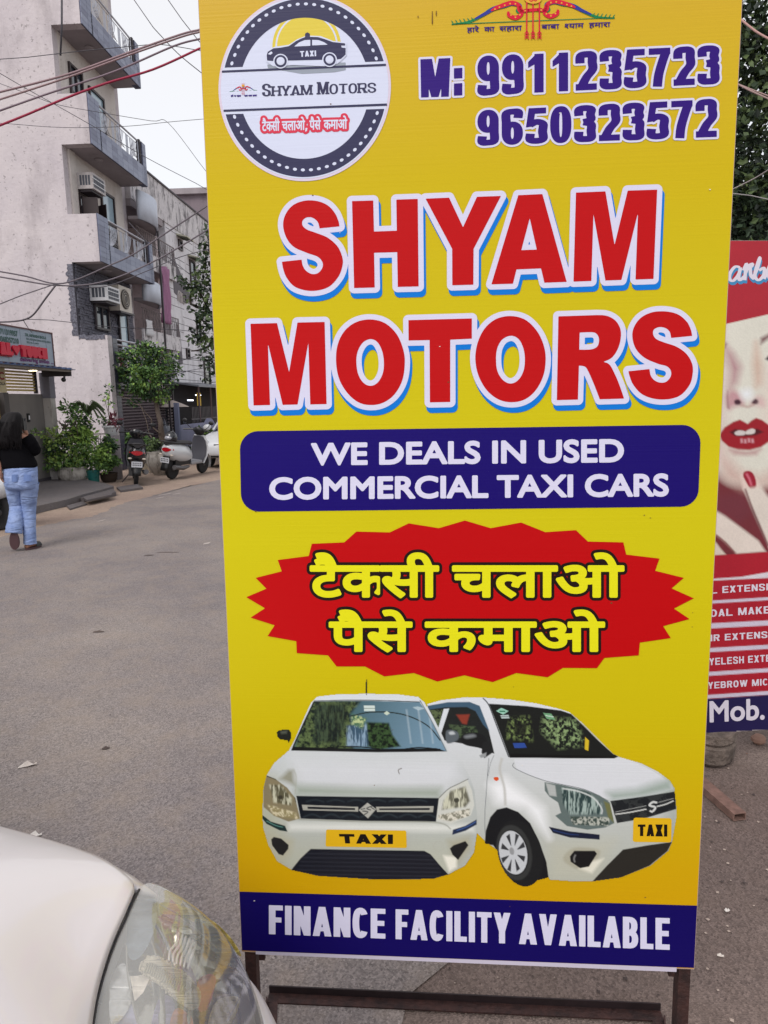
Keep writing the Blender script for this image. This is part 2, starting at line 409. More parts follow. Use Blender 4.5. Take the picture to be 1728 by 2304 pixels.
# soft raster canvas whose pixels become vertex colours of a printed sheet
class Canvas:
    def __init__(s, x0, y0, x1, y1, res):
        s.x0, s.y0, s.res = x0, y0, res; s.nx = int((x1 - x0) / res) + 1; s.ny = int((y1 - y0) / res) + 1
        s.X, s.Y = np.meshgrid(x0 + np.arange(s.nx) * res, y0 + np.arange(s.ny) * res)
        s.c = np.zeros((s.ny, s.nx, 3)); s.a = np.zeros((s.ny, s.nx)); s.rng = np.random.RandomState(5)
    def noise(s, sx, sy=None, oct=3, seed=0):
        sy = sy or sx; r = np.random.RandomState(seed); out = np.zeros_like(s.X); amp = 1; tot = 0
        for o in range(oct):
            gx = (s.X - s.x0) / (sx / 2 ** o); gy = (s.Y - s.y0) / (sy / 2 ** o)
            i = gx.astype(int); j = gy.astype(int); fx = gx - i; fy = gy - j; fx = fx * fx * (3 - 2 * fx); fy = fy * fy * (3 - 2 * fy)
            T = r.rand(j.max() + 2, i.max() + 2)
            out += amp * (T[j, i] * (1 - fx) * (1 - fy) + T[j, i + 1] * fx * (1 - fy) + T[j + 1, i] * (1 - fx) * fy + T[j + 1, i + 1] * fx * fy); tot += amp; amp *= .6
        return out / tot
    def mask(s, P, soft=1.0, smooth=False):
        if smooth: P = catmull(P, 6, True)
        P = np.array(P, float); m = np.zeros_like(s.X); b = bounds([P], soft + 2)
        i0 = max(0, int((b[0] - s.x0) / s.res)); i1 = min(s.nx, int((b[2] - s.x0) / s.res) + 2); j0 = max(0, int((b[1] - s.y0) / s.res)); j1 = min(s.ny, int((b[3] - s.y0) / s.res) + 2)
        if i1 <= i0 or j1 <= j0: return m
        d = sdf_loops([P], s.X[j0:j1, i0:i1], s.Y[j0:j1, i0:i1]); m[j0:j1, i0:i1] = np.clip(.5 - d / max(soft, .5), 0, 1); return m
    def put(s, m, col, alpha=1.0, body=False):
        col = np.asarray(col, float)
        if col.ndim == 1: col = np.array(lin(col))
        m = (m * alpha)[..., None]; s.c = s.c * (1 - m) + col * m
        if body: s.a = np.maximum(s.a, m[..., 0])
    def poly(s, P, col, soft=1.0, alpha=1.0, smooth=False, body=False, clip=None):
        m = s.mask(P, soft, smooth)
        if clip is not None: m = m * clip
        s.put(m, col, alpha, body); return m
    def line(s, P, w, col, soft=1.0, alpha=1.0, clip=None):
        P = catmull(P, 6) if len(P) > 2 else P
        return s.poly(_stroke(P, w / 2, w / 2)[0] if len(P) > 2 else _stroke([P[0], (np.array(P[0]) + np.array(P[1])) / 2, P[1]], w / 2, w / 2)[0], col, soft, alpha, clip=clip)
    def grad(s, c0, c1, p0, p1):           # linear gradient colour field
        p0, p1 = np.array(p0, float), np.array(p1, float); d = p1 - p0
        t = np.clip(((s.X - p0[0]) * d[0] + (s.Y - p0[1]) * d[1]) / (d @ d), 0, 1)[..., None]
        return np.array(lin(c0)) * (1 - t) + np.array(lin(c1)) * t
def sheet(name, cv, fmap, m, parent, thresh=.5):
    """canvas -> coloured grid mesh; fmap(px, py arrays) -> world points"""
    V = fmap(cv.X.ravel(), cv.Y.ravel()); ny, nx = cv.ny, cv.nx
    keep = cv.a > thresh; q = keep[:-1, :-1] & keep[1:, :-1] & keep[:-1, 1:] & keep[1:, 1:]
    j, i = np.where(q); a = j * nx + i; Fc = np.stack([a, a + nx, a + nx + 1, a + 1], 1)
    used = np.unique(Fc); re = np.zeros(nx * ny, int); re[used] = np.arange(len(used)); Fc = re[Fc]; V = V[used]; C = cv.c.reshape(-1, 3)[used]
    M = np.array(world_of(parent).inverted()); V = V @ M[:3, :3].T + M[:3, 3]
    me = bpy.data.meshes.new(name); me.vertices.add(len(V)); me.vertices.foreach_set('co', V.ravel())
    me.loops.add(Fc.size); me.loops.foreach_set('vertex_index', Fc.ravel().astype(np.int32))
    me.polygons.add(len(Fc)); me.polygons.foreach_set('loop_start', np.arange(0, Fc.size, 4, dtype=np.int32))
    me.update(calc_edges=True); me.validate()
    at_ = me.color_attributes.new('print', 'FLOAT_COLOR', 'POINT')
    at_.data.foreach_set('color', np.concatenate([C, np.ones((len(C), 1))], 1).ravel()); me.materials.append(m)
    return link(bpy.data.objects.new(name, me), parent)
# ================================================================ the big sign board
_q = [1.2512, .1485, -.0687, .0347]
SU = np.array([math.cos(_q[2]), math.sin(_q[2]), 0.0])
SV = np.array([-math.sin(_q[2]) * math.sin(_q[3]), math.cos(_q[2]) * math.sin(_q[3]), math.cos(_q[3])])
SN = np.cross(SU, SV)                     # towards the camera? checked below
if SN[1] > 0: SN = -SN
SO = np.array([_q[1], _q[0], CAMZ])
def sign_map(px, py, lift=0.0):
    px = np.asarray(px, float); py = np.asarray(py, float)
    d = _F[None] + np.outer((px - 864) / FPX, _R) - np.outer((py - 1152) / FPX, _U)
    t = ((SO - EYE) @ SN) / (d @ SN); return EYE + d * t[:, None] + SN * lift
def sign_uv(px, py):
    p = sign_map([px], [py])[0] - SO; return float(p @ SU), float(p @ SV)
SW = .92; VB = -1.134; VT = .80           # board: width, bottom and top along its own height
KS = 1.07
def pcol(r, g, b): return tuple(min(.9, v / KS) for v in lin((r, g, b)))
def print_mat(name, rgb, rough=.34):
    if name in _mats: return _mats[name]
    m = mat(name, pcol(*rgb), rough=rough, srgb=False, spec=.12)
    ribs(m); return m
def ribs(m):
    N = m.node_tree.nodes; L = m.node_tree.links; p = N['Principled BSDF']
    tc = N.new('ShaderNodeTexCoord'); mp = N.new('ShaderNodeMapping'); mp.inputs['Scale'].default_value = (2, 2, 330)
    t = N.new('ShaderNodeTexNoise'); t.inputs['Scale'].default_value = 1.0; t.inputs['Detail'].default_value = 2
    L.new(tc.outputs['Object'], mp.inputs[0]); L.new(mp.outputs[0], t.inputs['Vector'])
    b = N.new('ShaderNodeBump'); b.inputs['Strength'].default_value = .12; b.inputs['Distance'].default_value = .002
    L.new(t.outputs[0], b.inputs['Height']); L.new(b.outputs[0], p.inputs['Normal'])
sign_base = SO + SV * (-1.60); sign_base[2] = 0
SIGN = thing('sign_board', 'tall yellow taxi dealer board with red title and two printed white cars', 'sign', sign_base)

# board sheet with its printed background
def yellow_mat():
    m = mat('yellow_print', pcol(210, 190, 30), rough=.34, srgb=False, spec=.12); ribs(m)
    N = m.node_tree.nodes; L = m.node_tree.links; p = N['Principled BSDF']
    tc = N.new('ShaderNodeTexCoord'); sx = N.new('ShaderNodeSeparateXYZ'); L.new(tc.outputs['Object'], sx.inputs[0])
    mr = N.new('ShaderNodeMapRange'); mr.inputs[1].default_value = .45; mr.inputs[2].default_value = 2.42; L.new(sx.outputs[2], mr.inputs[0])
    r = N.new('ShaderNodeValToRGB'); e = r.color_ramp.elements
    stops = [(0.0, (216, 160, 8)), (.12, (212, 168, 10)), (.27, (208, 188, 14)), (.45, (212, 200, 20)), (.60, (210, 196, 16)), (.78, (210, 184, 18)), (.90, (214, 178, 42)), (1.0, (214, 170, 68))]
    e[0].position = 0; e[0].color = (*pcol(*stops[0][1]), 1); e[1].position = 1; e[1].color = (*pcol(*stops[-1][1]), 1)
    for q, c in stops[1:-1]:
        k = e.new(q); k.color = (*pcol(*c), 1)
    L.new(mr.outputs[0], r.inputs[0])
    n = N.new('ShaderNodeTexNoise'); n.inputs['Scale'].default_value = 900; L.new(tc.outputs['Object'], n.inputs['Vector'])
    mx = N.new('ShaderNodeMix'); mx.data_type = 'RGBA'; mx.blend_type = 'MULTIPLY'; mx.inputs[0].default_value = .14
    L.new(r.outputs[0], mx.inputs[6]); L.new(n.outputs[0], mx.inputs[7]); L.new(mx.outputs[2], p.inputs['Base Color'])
    return m
sheet_edge = mat('board_edge', (176, 150, 140), rough=.7)
def sbox_uv(mb, u0, u1, v0, v1, n0, n1):
    mb.frame_box(SO + SU * u0 + SV * v0 + SN * n0, SU * (u1 - u0), SV * (v1 - v0), SN * (n1 - n0)); return mb
b = sbox_uv(MB(), -SW / 2, SW / 2, VB, VT, -.006, -.0009).build('board_sheet', sheet_edge, SIGN)
f_ = MB(); f_.add([SO + SU * u + SV * v - SN * .0005 for u, v in ((-SW / 2 + .001, VB + .002), (SW / 2 - .001, VB + .002), (SW / 2 - .001, VT - .001), (-SW / 2 + .001, VT - .001))], [(0, 1, 2, 3)])
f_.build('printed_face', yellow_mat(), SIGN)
# the strip at the foot, cut along the traced line
LAY = .00022
def emit(name, V, Fc, layer, m):
    return mesh_obj(name, sign_map(V[:, 0], V[:, 1], layer * LAY), Fc, m, SIGN)
def pr_shapes(name, shapes, level, layer, m, res=1.0, shift=(0, 0), margin=None, field=None):
    fd = field or Field(shapes, res, (margin if margin is not None else max(2, level) + 3))
    V, Fc = march(fd.g, fd.x0 + shift[0], fd.y0 + shift[1], fd.res, level); emit(name, V, Fc, layer, m); return fd
def pr_poly(name, pts, layer, m, smooth=False, res=1.0):
    if smooth: pts = catmull(pts, 8, True)
    return pr_shapes(name, [[np.array(pts, float)]], 0, layer, m, res, margin=2)
NAVY = print_mat('navy_print', (26, 10, 106)); WHITE = print_mat('white_print', (214, 212, 236)); RED = print_mat('red_print', (188, 10, 16))
BLUE = print_mat('blue_print', (10, 118, 212)); PURP = print_mat('purple_print', (50, 22, 120)); BLACK = print_mat('black_print', (34, 22, 20)); DNAVY = print_mat('slate_print', (58, 58, 88))
YEL = print_mat('bright_yellow_print', (226, 222, 28)); NAVY2 = print_mat('deep_navy_print', (20, 10, 92))
V_ = sign_uv(538.5, 2006)[1]; V2 = sign_uv(1571, 2037.7)[1]
f_ = MB(); f_.add([SO + SU * u + SV * v + SN * LAY for u, v in ((-SW / 2 + .0012, VB + .004), (SW / 2 - .0012, VB + .004), (SW / 2 - .0012, V2), (-SW / 2 + .0012, V_))], [(0, 1, 2, 3)])
f_.build('foot_band', NAVY2, SIGN)

def C(ox, oy, k, pts): return [(ox + x * k, oy + y * k) for x, y in pts]
# --- SHYAM
k1 = 460 / 1659
Sx = lambda p: C(620, 400, k1, p)
S1 = catmull(Sx([(358, 411), (345, 365), (310, 330), (262, 321), (222, 345), (222, 392), (262, 425), (330, 450), (420, 490), (505, 560), (543, 650), (543, 720), (510, 810), (440, 880), (350, 912), (250, 913), (150, 880), (90, 800), (62, 730), (52, 682)]), 5)
S1 = catmull(Sx([(358, 411), (343, 360), (303, 326), (255, 322), (219, 350), (222, 392), (262, 424), (330, 448), (425, 488), (505, 560), (543, 650), (543, 715), (512, 800), (440, 880), (345, 914), (245, 914), (150, 880), (90, 810), (64, 745), (52, 682)]), 6) + [np.array(q) for q in Sx([(212, 665)])] + catmull(Sx([(212, 665), (222, 715), (250, 757), (300, 782), (350, 770), (382, 725), (378, 680), (340, 640), (250, 608), (150, 562), (90, 490), (62, 390), (80, 300), (140, 225), (230, 188), (330, 188), (420, 222), (480, 285), (510, 350), (519, 395)]), 6)
H1 = Sx([(621, 190), (793, 185), (799, 437), (984, 430), (980, 178), (1154, 172), (1161, 882), (992, 886), (987, 604), (800, 609), (805, 891), (638, 895)])
Y1 = Sx([(1217, 170), (1408, 162), (1521, 402), (1634, 155)]) + C(1080, 400, k1, [(170, 148), (-50, 574)]) + Sx([(1607, 577), (1605, 868), (1434, 873), (1433, 577)])
Mx = lambda p: C(1080, 400, k1, p)
A1 = [np.array(Mx([(310, 142), (506, 133), (703, 845), (522, 852), (495, 736), (296, 744), (267, 860), (92, 865)])), np.array(Mx([(403, 330), (335, 588), (460, 583)]))]
M1 = Mx([(778, 121), (1017, 111), (1091, 546), (1198, 105), (1437, 97), (1407, 821), (1261, 826), (1281, 285), (1147, 829), (1017, 834), (920, 295), (903, 838), (758, 843)])
k2 = 520 / 1659; Nx = lambda p: C(540, 680, k2, p)
M2 = Nx([(76, 155), (266, 150), (353, 502), (413, 146), (608, 142), (622, 731), (505, 734), (491, 290), (414, 734), (307, 737), (201, 297), (216, 738), (98, 741)])
def ell(c, pts): return [np.array(q) for q in catmull([(c[0] + x, c[1] + y) for x, y in pts], 6, True)]
O1 = [np.array(catmull(Nx([(935, 124), (1040, 150), (1125, 230), (1172, 340), (1183, 440), (1165, 560), (1110, 660), (1030, 720), (940, 738), (850, 718), (770, 650), (712, 550), (690, 430), (700, 310), (748, 210), (830, 145)]), 6, True)),
      np.array(catmull(Nx([(934, 265), (985, 285), (1020, 350), (1033, 430), (1025, 510), (990, 575), (940, 600), (888, 580), (850, 520), (836, 440), (843, 360), (880, 292)]), 6, True))[::-1]]
k3 = 540 / 1659; Px = lambda p: C(1060, 680, k3, p)
T1 = Nx([(1209, 129)]) + Px([(5, 112), (5, 252)]) + Nx([(1509, 269), (1509, 716), (1363, 719), (1361, 272), (1210, 275)])
O2 = [np.array(catmull(Px([(275, 96), (375, 122), (455, 200), (502, 300), (515, 400), (498, 510), (445, 610), (370, 672), (280, 691), (190, 672), (110, 610), (52, 510), (29, 395), (45, 280), (95, 180), (175, 115)]), 6, True)),
      np.array(catmull(Px([(273, 232), (325, 252), (358, 310), (371, 385), (363, 470), (328, 535), (275, 562), (222, 540), (183, 480), (172, 400), (180, 320), (215, 258)]), 6, True))[::-1]]
R1 = [np.array([np.array(q) for q in Px([(603, 98)])] + catmull(Px([(870, 89), (940, 95), (1000, 130), (1032, 190), (1032, 260), (1010, 330), (970, 385), (915, 412)]), 5) + catmull(Px([(915, 412), (955, 430), (985, 480), (1020, 560), (1057, 666)]), 5) + [np.array(q) for q in Px([(889, 671)])] + catmull(Px([(889, 671), (850, 570), (808, 475), (785, 445), (745, 438)]), 5) + [np.array(q) for q in Px([(738, 673), (592, 677)])]),
      np.array([np.array(q) for q in Px([(750, 210)])] + catmull(Px([(750, 210), (835, 207), (870, 222), (884, 260), (872, 305), (830, 326), (747, 328)]), 5))]
S2 = catmull(Px([(1382, 247), (1372, 205), (1345, 180), (1300, 172), (1262, 190), (1258, 225), (1280, 255), (1330, 277), (1420, 308), (1490, 360), (1528, 430), (1530, 500), (1510, 570), (1450, 640), (1370, 669), (1270, 668), (1180, 635), (1120, 570), (1095, 510), (1087, 477)]), 6) + [np.array(q) for q in Px([(1232, 462)])] + catmull(Px([(1232, 462), (1242, 510), (1270, 542), (1310, 556), (1350, 548), (1380, 510), (1378, 470), (1350, 442), (1290, 425), (1200, 385), (1140, 325), (1115, 250), (1122, 180), (1170, 110), (1250, 70), (1345, 64), (1430, 85), (1490, 135), (1518, 190), (1527, 233)]), 6)
def fixd(loops):
    out = []; ar = [0.5 * np.sum(l[:, 0] * np.roll(l[:, 1], -1) - np.roll(l[:, 0], -1) * l[:, 1]) for l in loops]; big = max(abs(a) for a in ar)
    return [(l if (a > 0) == (abs(a) == big) else l[::-1]) for l, a in zip(loops, ar)]
def title(name, letters):
    sh = [fixd([np.array(l, float) for l in (q if isinstance(q, list) and isinstance(q[0], np.ndarray) and q[0].ndim == 2 else [q])]) for q in letters]
    fd = Field(sh, 1.0, 18)
    pr_shapes(name + '_shadow', None, 12.4, 1, BLUE, field=fd, shift=(4.5, 11.5))
    pr_shapes(name + '_outline', None, 12.0, 2, WHITE, field=fd)
    for q in sh: pr_shapes('letter', [q], 0, 3, RED, 1.0, margin=2)
title('upper_title', [S1, H1, Y1, A1, M1])
title('lower_title', [M2, O1, T1, O2, R1, S2])

# --- telephone numbers
kc = 828 / 1659; Q = lambda *p: C(900, 0, kc, p)
dg = dict(hx=.118, hy=.078, gap=.0)
def number(s, x0, pitch, inkw, top, base, name):
    sh = []
    for i, ch in enumerate(s):
        a = x0 + pitch * i; b2_ = a + inkw
        q = Q((a, top(a)), (b2_, top(b2_)), (b2_, base(b2_)), (a, base(a)))
        for g in drawn(ch, .58, .125, .083, 0)[0]: sh.append(quad_map(g, (0, 0, .58, 1), q))
    fd = Field(sh, .8, 9); pr_shapes(name + '_outline', None, 5.0, 1, WHITE, field=fd); pr_shapes(name, None, 0, 2, PURP, field=fd)
number('9911235723', 349, 110.3, 97, lambda x: 242 - .047 * (x - 640), lambda x: 417 - .049 * (x - 630), 'telephone_number')
number('9650323572', 349, 109.2, 96, lambda x: 487 - .05 * (x - 610), lambda x: 635 - .036 * (x - 940), 'telephone_number')
sh = drawn_quad('M', Q((92, 268), (227, 262), (220, 436), (95, 440)), w=.74, hx=.115, hy=.1, gap=0)
sh += [[np.array(Q((243, 308), (281, 306), (281, 353), (243, 355)), float)], [np.array(Q((243, 377), (281, 375), (281, 430), (243, 432)), float)]]
fd = Field(sh, .8, 9); pr_shapes('letter_outline', None, 5.0, 1, WHITE, field=fd); pr_shapes('letter', None, 0, 2, PURP, field=fd)

# --- blue pill with two lines
pl = []
for (cx_, cy_, a0) in ((541 + 40, 971 + 40, 180), (1577 - 42, 955 + 42, 270), (1573 - 42, 1141 - 42, 0), (543 + 40, 1150 - 40, 90)):
    for k in range(9):
        a = math.radians(a0 + k * 11.25); pl.append((cx_ + 41 * math.cos(a), cy_ + 41 * math.sin(a)))
pr_poly('caption_panel', pl, 1, NAVY)
T = lambda *p: C(540, 940, 1060 / 1659, p)
for s, x0, x1, t0, t1, b0, b1_, lev in (('WE DEALS IN USED', 250, 1352, 85, 70, 168, 157, 2.6), ('COMMERCIAL TAXI CARS', 103, 1510, 206, 192, 289, 277, 2.6)):
    L_ = text_quad(s, T((x0 + 4, t0 + 4), (x1 - 4, t1 + 4), (x1 - 4, b1_ - 4), (x0 + 4, b0 - 4)))
    pr_shapes('caption', [L_], lev, 2, WHITE, .8)

# --- starburst
sb = [(792, 33), (883, 60), (990, 40), (1075, 74), (1183, 67), (1225, 107), (1350, 110), (1360, 153), (1477, 167), (1462, 210), (1563, 235), (1520, 272), (1598, 307), (1528, 343), (1583, 380), (1490, 405), (1517, 447), (1408, 463), (1404, 508), (1283, 517), (1257, 553), (1137, 552), (1083, 585), (973, 570), (890, 602), (790, 578), (695, 600), (612, 570), (508, 582), (440, 547), (340, 547), (310, 508), (200, 500), (198, 458), (97, 440), (122, 402), (37, 375), (88, 342), (22, 303), (93, 273), (55, 235), (147, 212), (133, 172), (242, 158), (253, 115), (367, 110), (410, 72), (527, 75), (594, 43), (700, 60)]
B = lambda *p: C(540, 1150, 1060 / 1659, p)
pr_poly('starburst', B(*sb), 1, RED)
def hindi(word):
    """one word; half letters are cut from the full ones"""
    if word == 'taxi':
        a = font_loops('टै'); w1 = bounds(a, 0)[2]; ka = font_loops('क'); kb = bounds(ka, 0); ka = clip_x(ka, kb[0] + (kb[2] - kb[0]) * .80); c = font_loops('सी')
        o = w1 - .01; return a + [l + np.array([o - kb[0], 0]) for l in ka] + [l + np.array([o + (kb[2] - kb[0]) * .86 - bounds(c, 0)[0], 0]) for l in c]
    if word == 'shyam':
        a = font_loops('श'); b_ = bounds(a, 0); a = clip_x(a, b_[0] + (b_[2] - b_[0]) * .70); c = font_loops('याम'); return a + [l + np.array([(b_[2] - b_[0]) * .66 + b_[0] - bounds(c, 0)[0], 0]) for l in c]
    return font_loops(word)
_ka = font_loops('क'); HB = max(l[:, 1].max() for l in _ka); print('headline', HB)
for word, x0, x1, y0, y1 in (('taxi', 247, 700, 192, 303), ('चलाओ', 748, 1352, 192, 303), ('पैसे', 314, 606, 390, 494), ('कमाओ', 652, 1284, 390, 494)):
    L_ = hindi(word); bb = bounds(L_, 0)
    q = quad_map(L_, (bb[0], 0, bb[2], HB), B((x0 + 4, y0 + 4), (x1 - 4, y0 + 4), (x1 - 4, y1 - 4), (x0 + 4, y1 - 4)))
    fd = Field([q], 1.0, 14); pr_shapes('slogan_outline', None, 10.4, 2, BLACK, field=fd); pr_shapes('slogan', None, 3.6, 3, YEL, field=fd)

# --- finance line
Fq = lambda *p: C(500, 1960, 1228 / 1659, p)
wd = dict(w=.40, hx=.083, hy=.085, gap=.055, space=.25, widths={'A': .47, 'Y': .46, 'V': .46, 'T': .40, 'N': .42, 'L': .34, 'F': .35, 'E': .37})
ft = lambda x: 103 + (x - 142) * .0325; fb = lambda x: 191 + (x - 142) * .0395
for s, x0, x1 in (('FINANCE', 142, 496), ('FACILITY', 527, 876), ('AVAILABLE', 902, 1360)):
    pr_shapes('caption', drawn_quad(s, Fq((x0, ft(x0)), (x1, ft(x1)), (x1, fb(x1)), (x0, fb(x0))), **wd), 0, 2, WHITE, .8)

# --- round badge
kb = 520 / 1659; G = lambda *p: C(440, 0, kb, p)
lc = [sign_uv(*G(p)[0]) for p in ((165, 640), (1402, 600), (800, 1300))]
A_ = np.array([[2 * x, 2 * y, 1] for x, y in lc]); s_ = np.linalg.solve(A_, np.array([x * x + y * y for x, y in lc])); BC = s_[:2]; BR = math.sqrt(s_[2] + BC @ BC)
def imp(name, fn, box, layer, m, res=1.0):
    x0, y0, x1, y1 = box; nx = int((x1 - x0) / res) + 1; ny = int((y1 - y0) / res) + 1
    X, Y = np.meshgrid(x0 + np.arange(nx) * res, y0 + np.arange(ny) * res)
    P = sign_map(X.ravel(), Y.ravel()) - SO; u = (P @ SU).reshape(X.shape); v = (P @ SV).reshape(X.shape)
    V, Fc = march(fn(X, Y, u, v), x0, y0, res, 0.0); emit(name, V, Fc, layer, m)
BX = (485, -40, 885, 412)
rad = lambda u, v: np.hypot(u - BC[0], v - BC[1]) / BR
WB = print_mat('badge_white_print', (212, 218, 240)); WBE = print_mat('badge_rim_print', (218, 205, 222))
imp('badge_disc', lambda X, Y, u, v: rad(u, v) - 1, BX, 1, WBE)
imp('badge_disc', lambda X, Y, u, v: rad(u, v) - .972, BX, 2, WB)
lt = lambda X: (487 + (X - 440 - 195 * kb) / kb * -.0403) * kb; lb = lambda X: (822 + (X - 440 - 212 * kb) / kb * -.0347) * kb
imp('badge_band', lambda X, Y, u, v: np.maximum(np.maximum(rad(u, v) - .955, .755 - rad(u, v)), (Y - lt(X)) / 300), BX, 3, DNAVY)
imp('badge_band', lambda X, Y, u, v: np.maximum(np.maximum(rad(u, v) - .955, .755 - rad(u, v)), (lb(X) - Y) / 300), BX, 3, DNAVY)
bc_px = (440 + 786 * kb, 632 * kb)
dots = [(262, 457), (283, 396), (308, 337), (338, 283), (373, 232), (413, 186), (459, 146), (509, 110), (562, 81), (617, 57), (675, 41), (734, 32), (793, 30), (852, 35), (912, 47), (970, 67), (1025, 93), (1077, 125), (1125, 163), (1170, 207), (1210, 255), (1244, 307), (1274, 363), (1297, 421),
        (281, 840), (304, 897), (333, 952), (367, 1003), (407, 1049), (451, 1092), (498, 1129), (548, 1160), (601, 1185), (657, 1203), (714, 1216), (771, 1221), (829, 1220), (886, 1212), (943, 1197), (997, 1176), (1049, 1150), (1098, 1115), (1144, 1076), (1186, 1031), (1222, 982), (1254, 930), (1282, 873), (1304, 813)]
sh = []
for x, y in dots:
    a = math.atan2(y - 632, x - 786) + math.pi / 2; ca, sa = math.cos(a), math.sin(a)
    sh.append([np.array(G(*[(x + ca * 13 * math.cos(t) - sa * 9 * math.sin(t), y + sa * 13 * math.cos(t) + ca * 9 * math.sin(t)) for t in np.linspace(0, 2 * np.pi, 10, endpoint=False)]))])
pr_shapes('badge_dots', sh, .6, 4, WB, .8)
pr_poly('badge_line', G((190, 508), (1367, 459), (1367, 475), (190, 523)), 4, DNAVY); pr_poly('badge_line', G((201, 789), (1374, 744), (1375, 760), (202, 804)), 4, DNAVY)
SY = print_mat('badge_yellow_print', (220, 200, 75))
dd = lambda X, Y: np.hypot((X - 440) / kb - 798, (Y / kb - 335) * .95)
lim = lambda X, Y, u, v: np.maximum(rad(u, v) - .752, (Y / kb - 348) / 600)
imp('badge_sun', lambda X, Y, u, v: np.maximum((dd(X, Y) - 246) / 600, lim(X, Y, u, v)), BX, 3, SY)
imp('badge_sun', lambda X, Y, u, v: np.maximum((dd(X, Y) - 224) / 600, lim(X, Y, u, v)), BX, 4, WB)
imp('badge_sun', lambda X, Y, u, v: np.maximum((dd(X, Y) - 212) / 600, lim(X, Y, u, v)), BX, 5, SY)
pr_poly('badge_car_shade', G((515, 465), (1078, 450), (1078, 505), (1000, 520), (765, 532), (640, 510), (520, 490)), 3, print_mat('grey_print', (150, 158, 172)))
pr_poly('badge_car_outline', G((504, 400), (515, 368), (545, 350), (570, 338), (670, 325), (730, 285), (800, 258), (900, 262), (990, 298), (1085, 308), (1085, 400), (1050, 436), (1020, 460), (930, 478), (700, 470), (560, 480), (508, 445)), 6, WB)
pr_poly('badge_car', G((512, 400), (520, 375), (545, 360), (560, 350), (615, 345), (670, 335), (720, 300), (760, 280), (787, 270), (787, 245), (803, 235), (822, 245), (822, 268), (880, 270), (930, 285), (985, 305), (1075, 315), (1075, 330), (1045, 330), (1050, 345), (1078, 348), (1078, 395), (1045, 425), (1015, 430), (660, 438), (575, 443), (515, 437)), 7, DNAVY)
pr_poly('badge_car_window', G((708, 338), (745, 308), (785, 292), (825, 290), (825, 333)), 8, WB); pr_poly('badge_car_window', G((838, 290), (885, 292), (925, 308), (950, 325), (838, 330)), 8, WB)
pr_poly('badge_car_lamp', G((520, 392), (545, 372), (556, 384), (540, 397)), 8, WB)
for cx_, cy_ in ((612, 443), (963, 432)):
    for r_, ly, mm in ((53, 8, WB), (44, 9, DNAVY), (29, 10, WB), (23, 11, WB)):
        pr_poly('badge_wheel', G(*[(cx_ + r_ * math.cos(t), cy_ + r_ * math.sin(t)) for t in np.linspace(0, 6.283, 24, endpoint=False)]), ly, mm, res=.8)
pr_shapes('badge_lettering', drawn_quad('TAXI', G((750, 371), (866, 366), (867, 407), (752, 412)), w=.72, hx=.13, hy=.1, gap=.1), 0, 8, WB, .6)
# engraved style name: roman capitals with slab feet
def roman(s, x0, x1, base, hs, name):
    L_ = []
    y0 = lambda x: base - (x - 475) * .0345
    n = len(s); cw = (x1 - x0) / n; sh = []
    ws = {'M': 1.25, 'I': .5}; tot = sum(ws.get(c, 1) for c in s); x = x0
    for i, ch in enumerate(s):
        wch = (x1 - x0) * ws.get(ch, 1) / tot; h = 86 if i == 0 else 68; a, b_ = x + wch * .06, x + wch * .94
        q = G((a, y0(a) - h), (b_, y0(b_) - h), (b_, y0(b_)), (a, y0(a)))
        wv = wch / h
        for g in drawn(ch, wv, .11 if ch != 'S' else .12, .045, 0)[0]: sh.append(quad_map(g, (0, 0, wv, 1), q))
        f = {'H': (0.1, .9), 'M': (.08, .92), 'A': (.1, .9), 'R': (.12, .88), 'T': (.5,), 'Y': (.5,)}.get(ch, ())
        for e in f:
            xc = a + (b_ - a) * e; sh.append([np.array(G((xc - 14, y0(xc) - 7), (xc + 14, y0(xc) - 8), (xc + 14, y0(xc)), (xc - 14, y0(xc))), float)])
        f = {'H': (0.1, .9), 'M': (.1, .9), 'R': (.12,), 'Y': (.1, .9), 'N': (.1, .9)}.get(ch, ())
        for e in f:
            xc = a + (b_ - a) * e; sh.append([np.array(G((xc - 14, y0(xc) - h), (xc + 14, y0(xc) - h), (xc + 14, y0(xc) - h + 8), (xc - 14, y0(xc) - h + 8)), float)])
        x += wch
    pr_shapes(name, sh, .35, 4, DNAVY, .6)
    # the light line cut into each letter
roman('SHYAM', 475, 840, 692, 86, 'badge_lettering'); roman('MOTORS', 872, 1300, 692, 86, 'badge_lettering')
RED2 = print_mat('badge_red_print', (214, 60, 84))
sh = []
for word, x0, x1 in (('taxi', 480, 603), ('चलाओ', 622, 785), ('पैसे', 820, 898), ('कमाओ', 922, 1088)):
    L_ = hindi(word); bb = bounds(L_, 0); tp = lambda x: 878 - (x - 480) * .028; bs = lambda x: 942 - (x - 480) * .028
    sh.append(quad_map(L_, (bb[0], 0, bb[2], HB), G((x0, tp(x0)), (x1, tp(x1)), (x1, bs(x1)), (x0, bs(x0)))))
sh.append([np.array(G((792, 922), (802, 922), (798, 940), (790, 945)), float)])
fd = Field(sh, .7, 8); pr_shapes('badge_slogan_outline', None, 6.2, 4, RED2, field=fd); pr_shapes('badge_slogan', None, .7, 5, WB, field=fd)

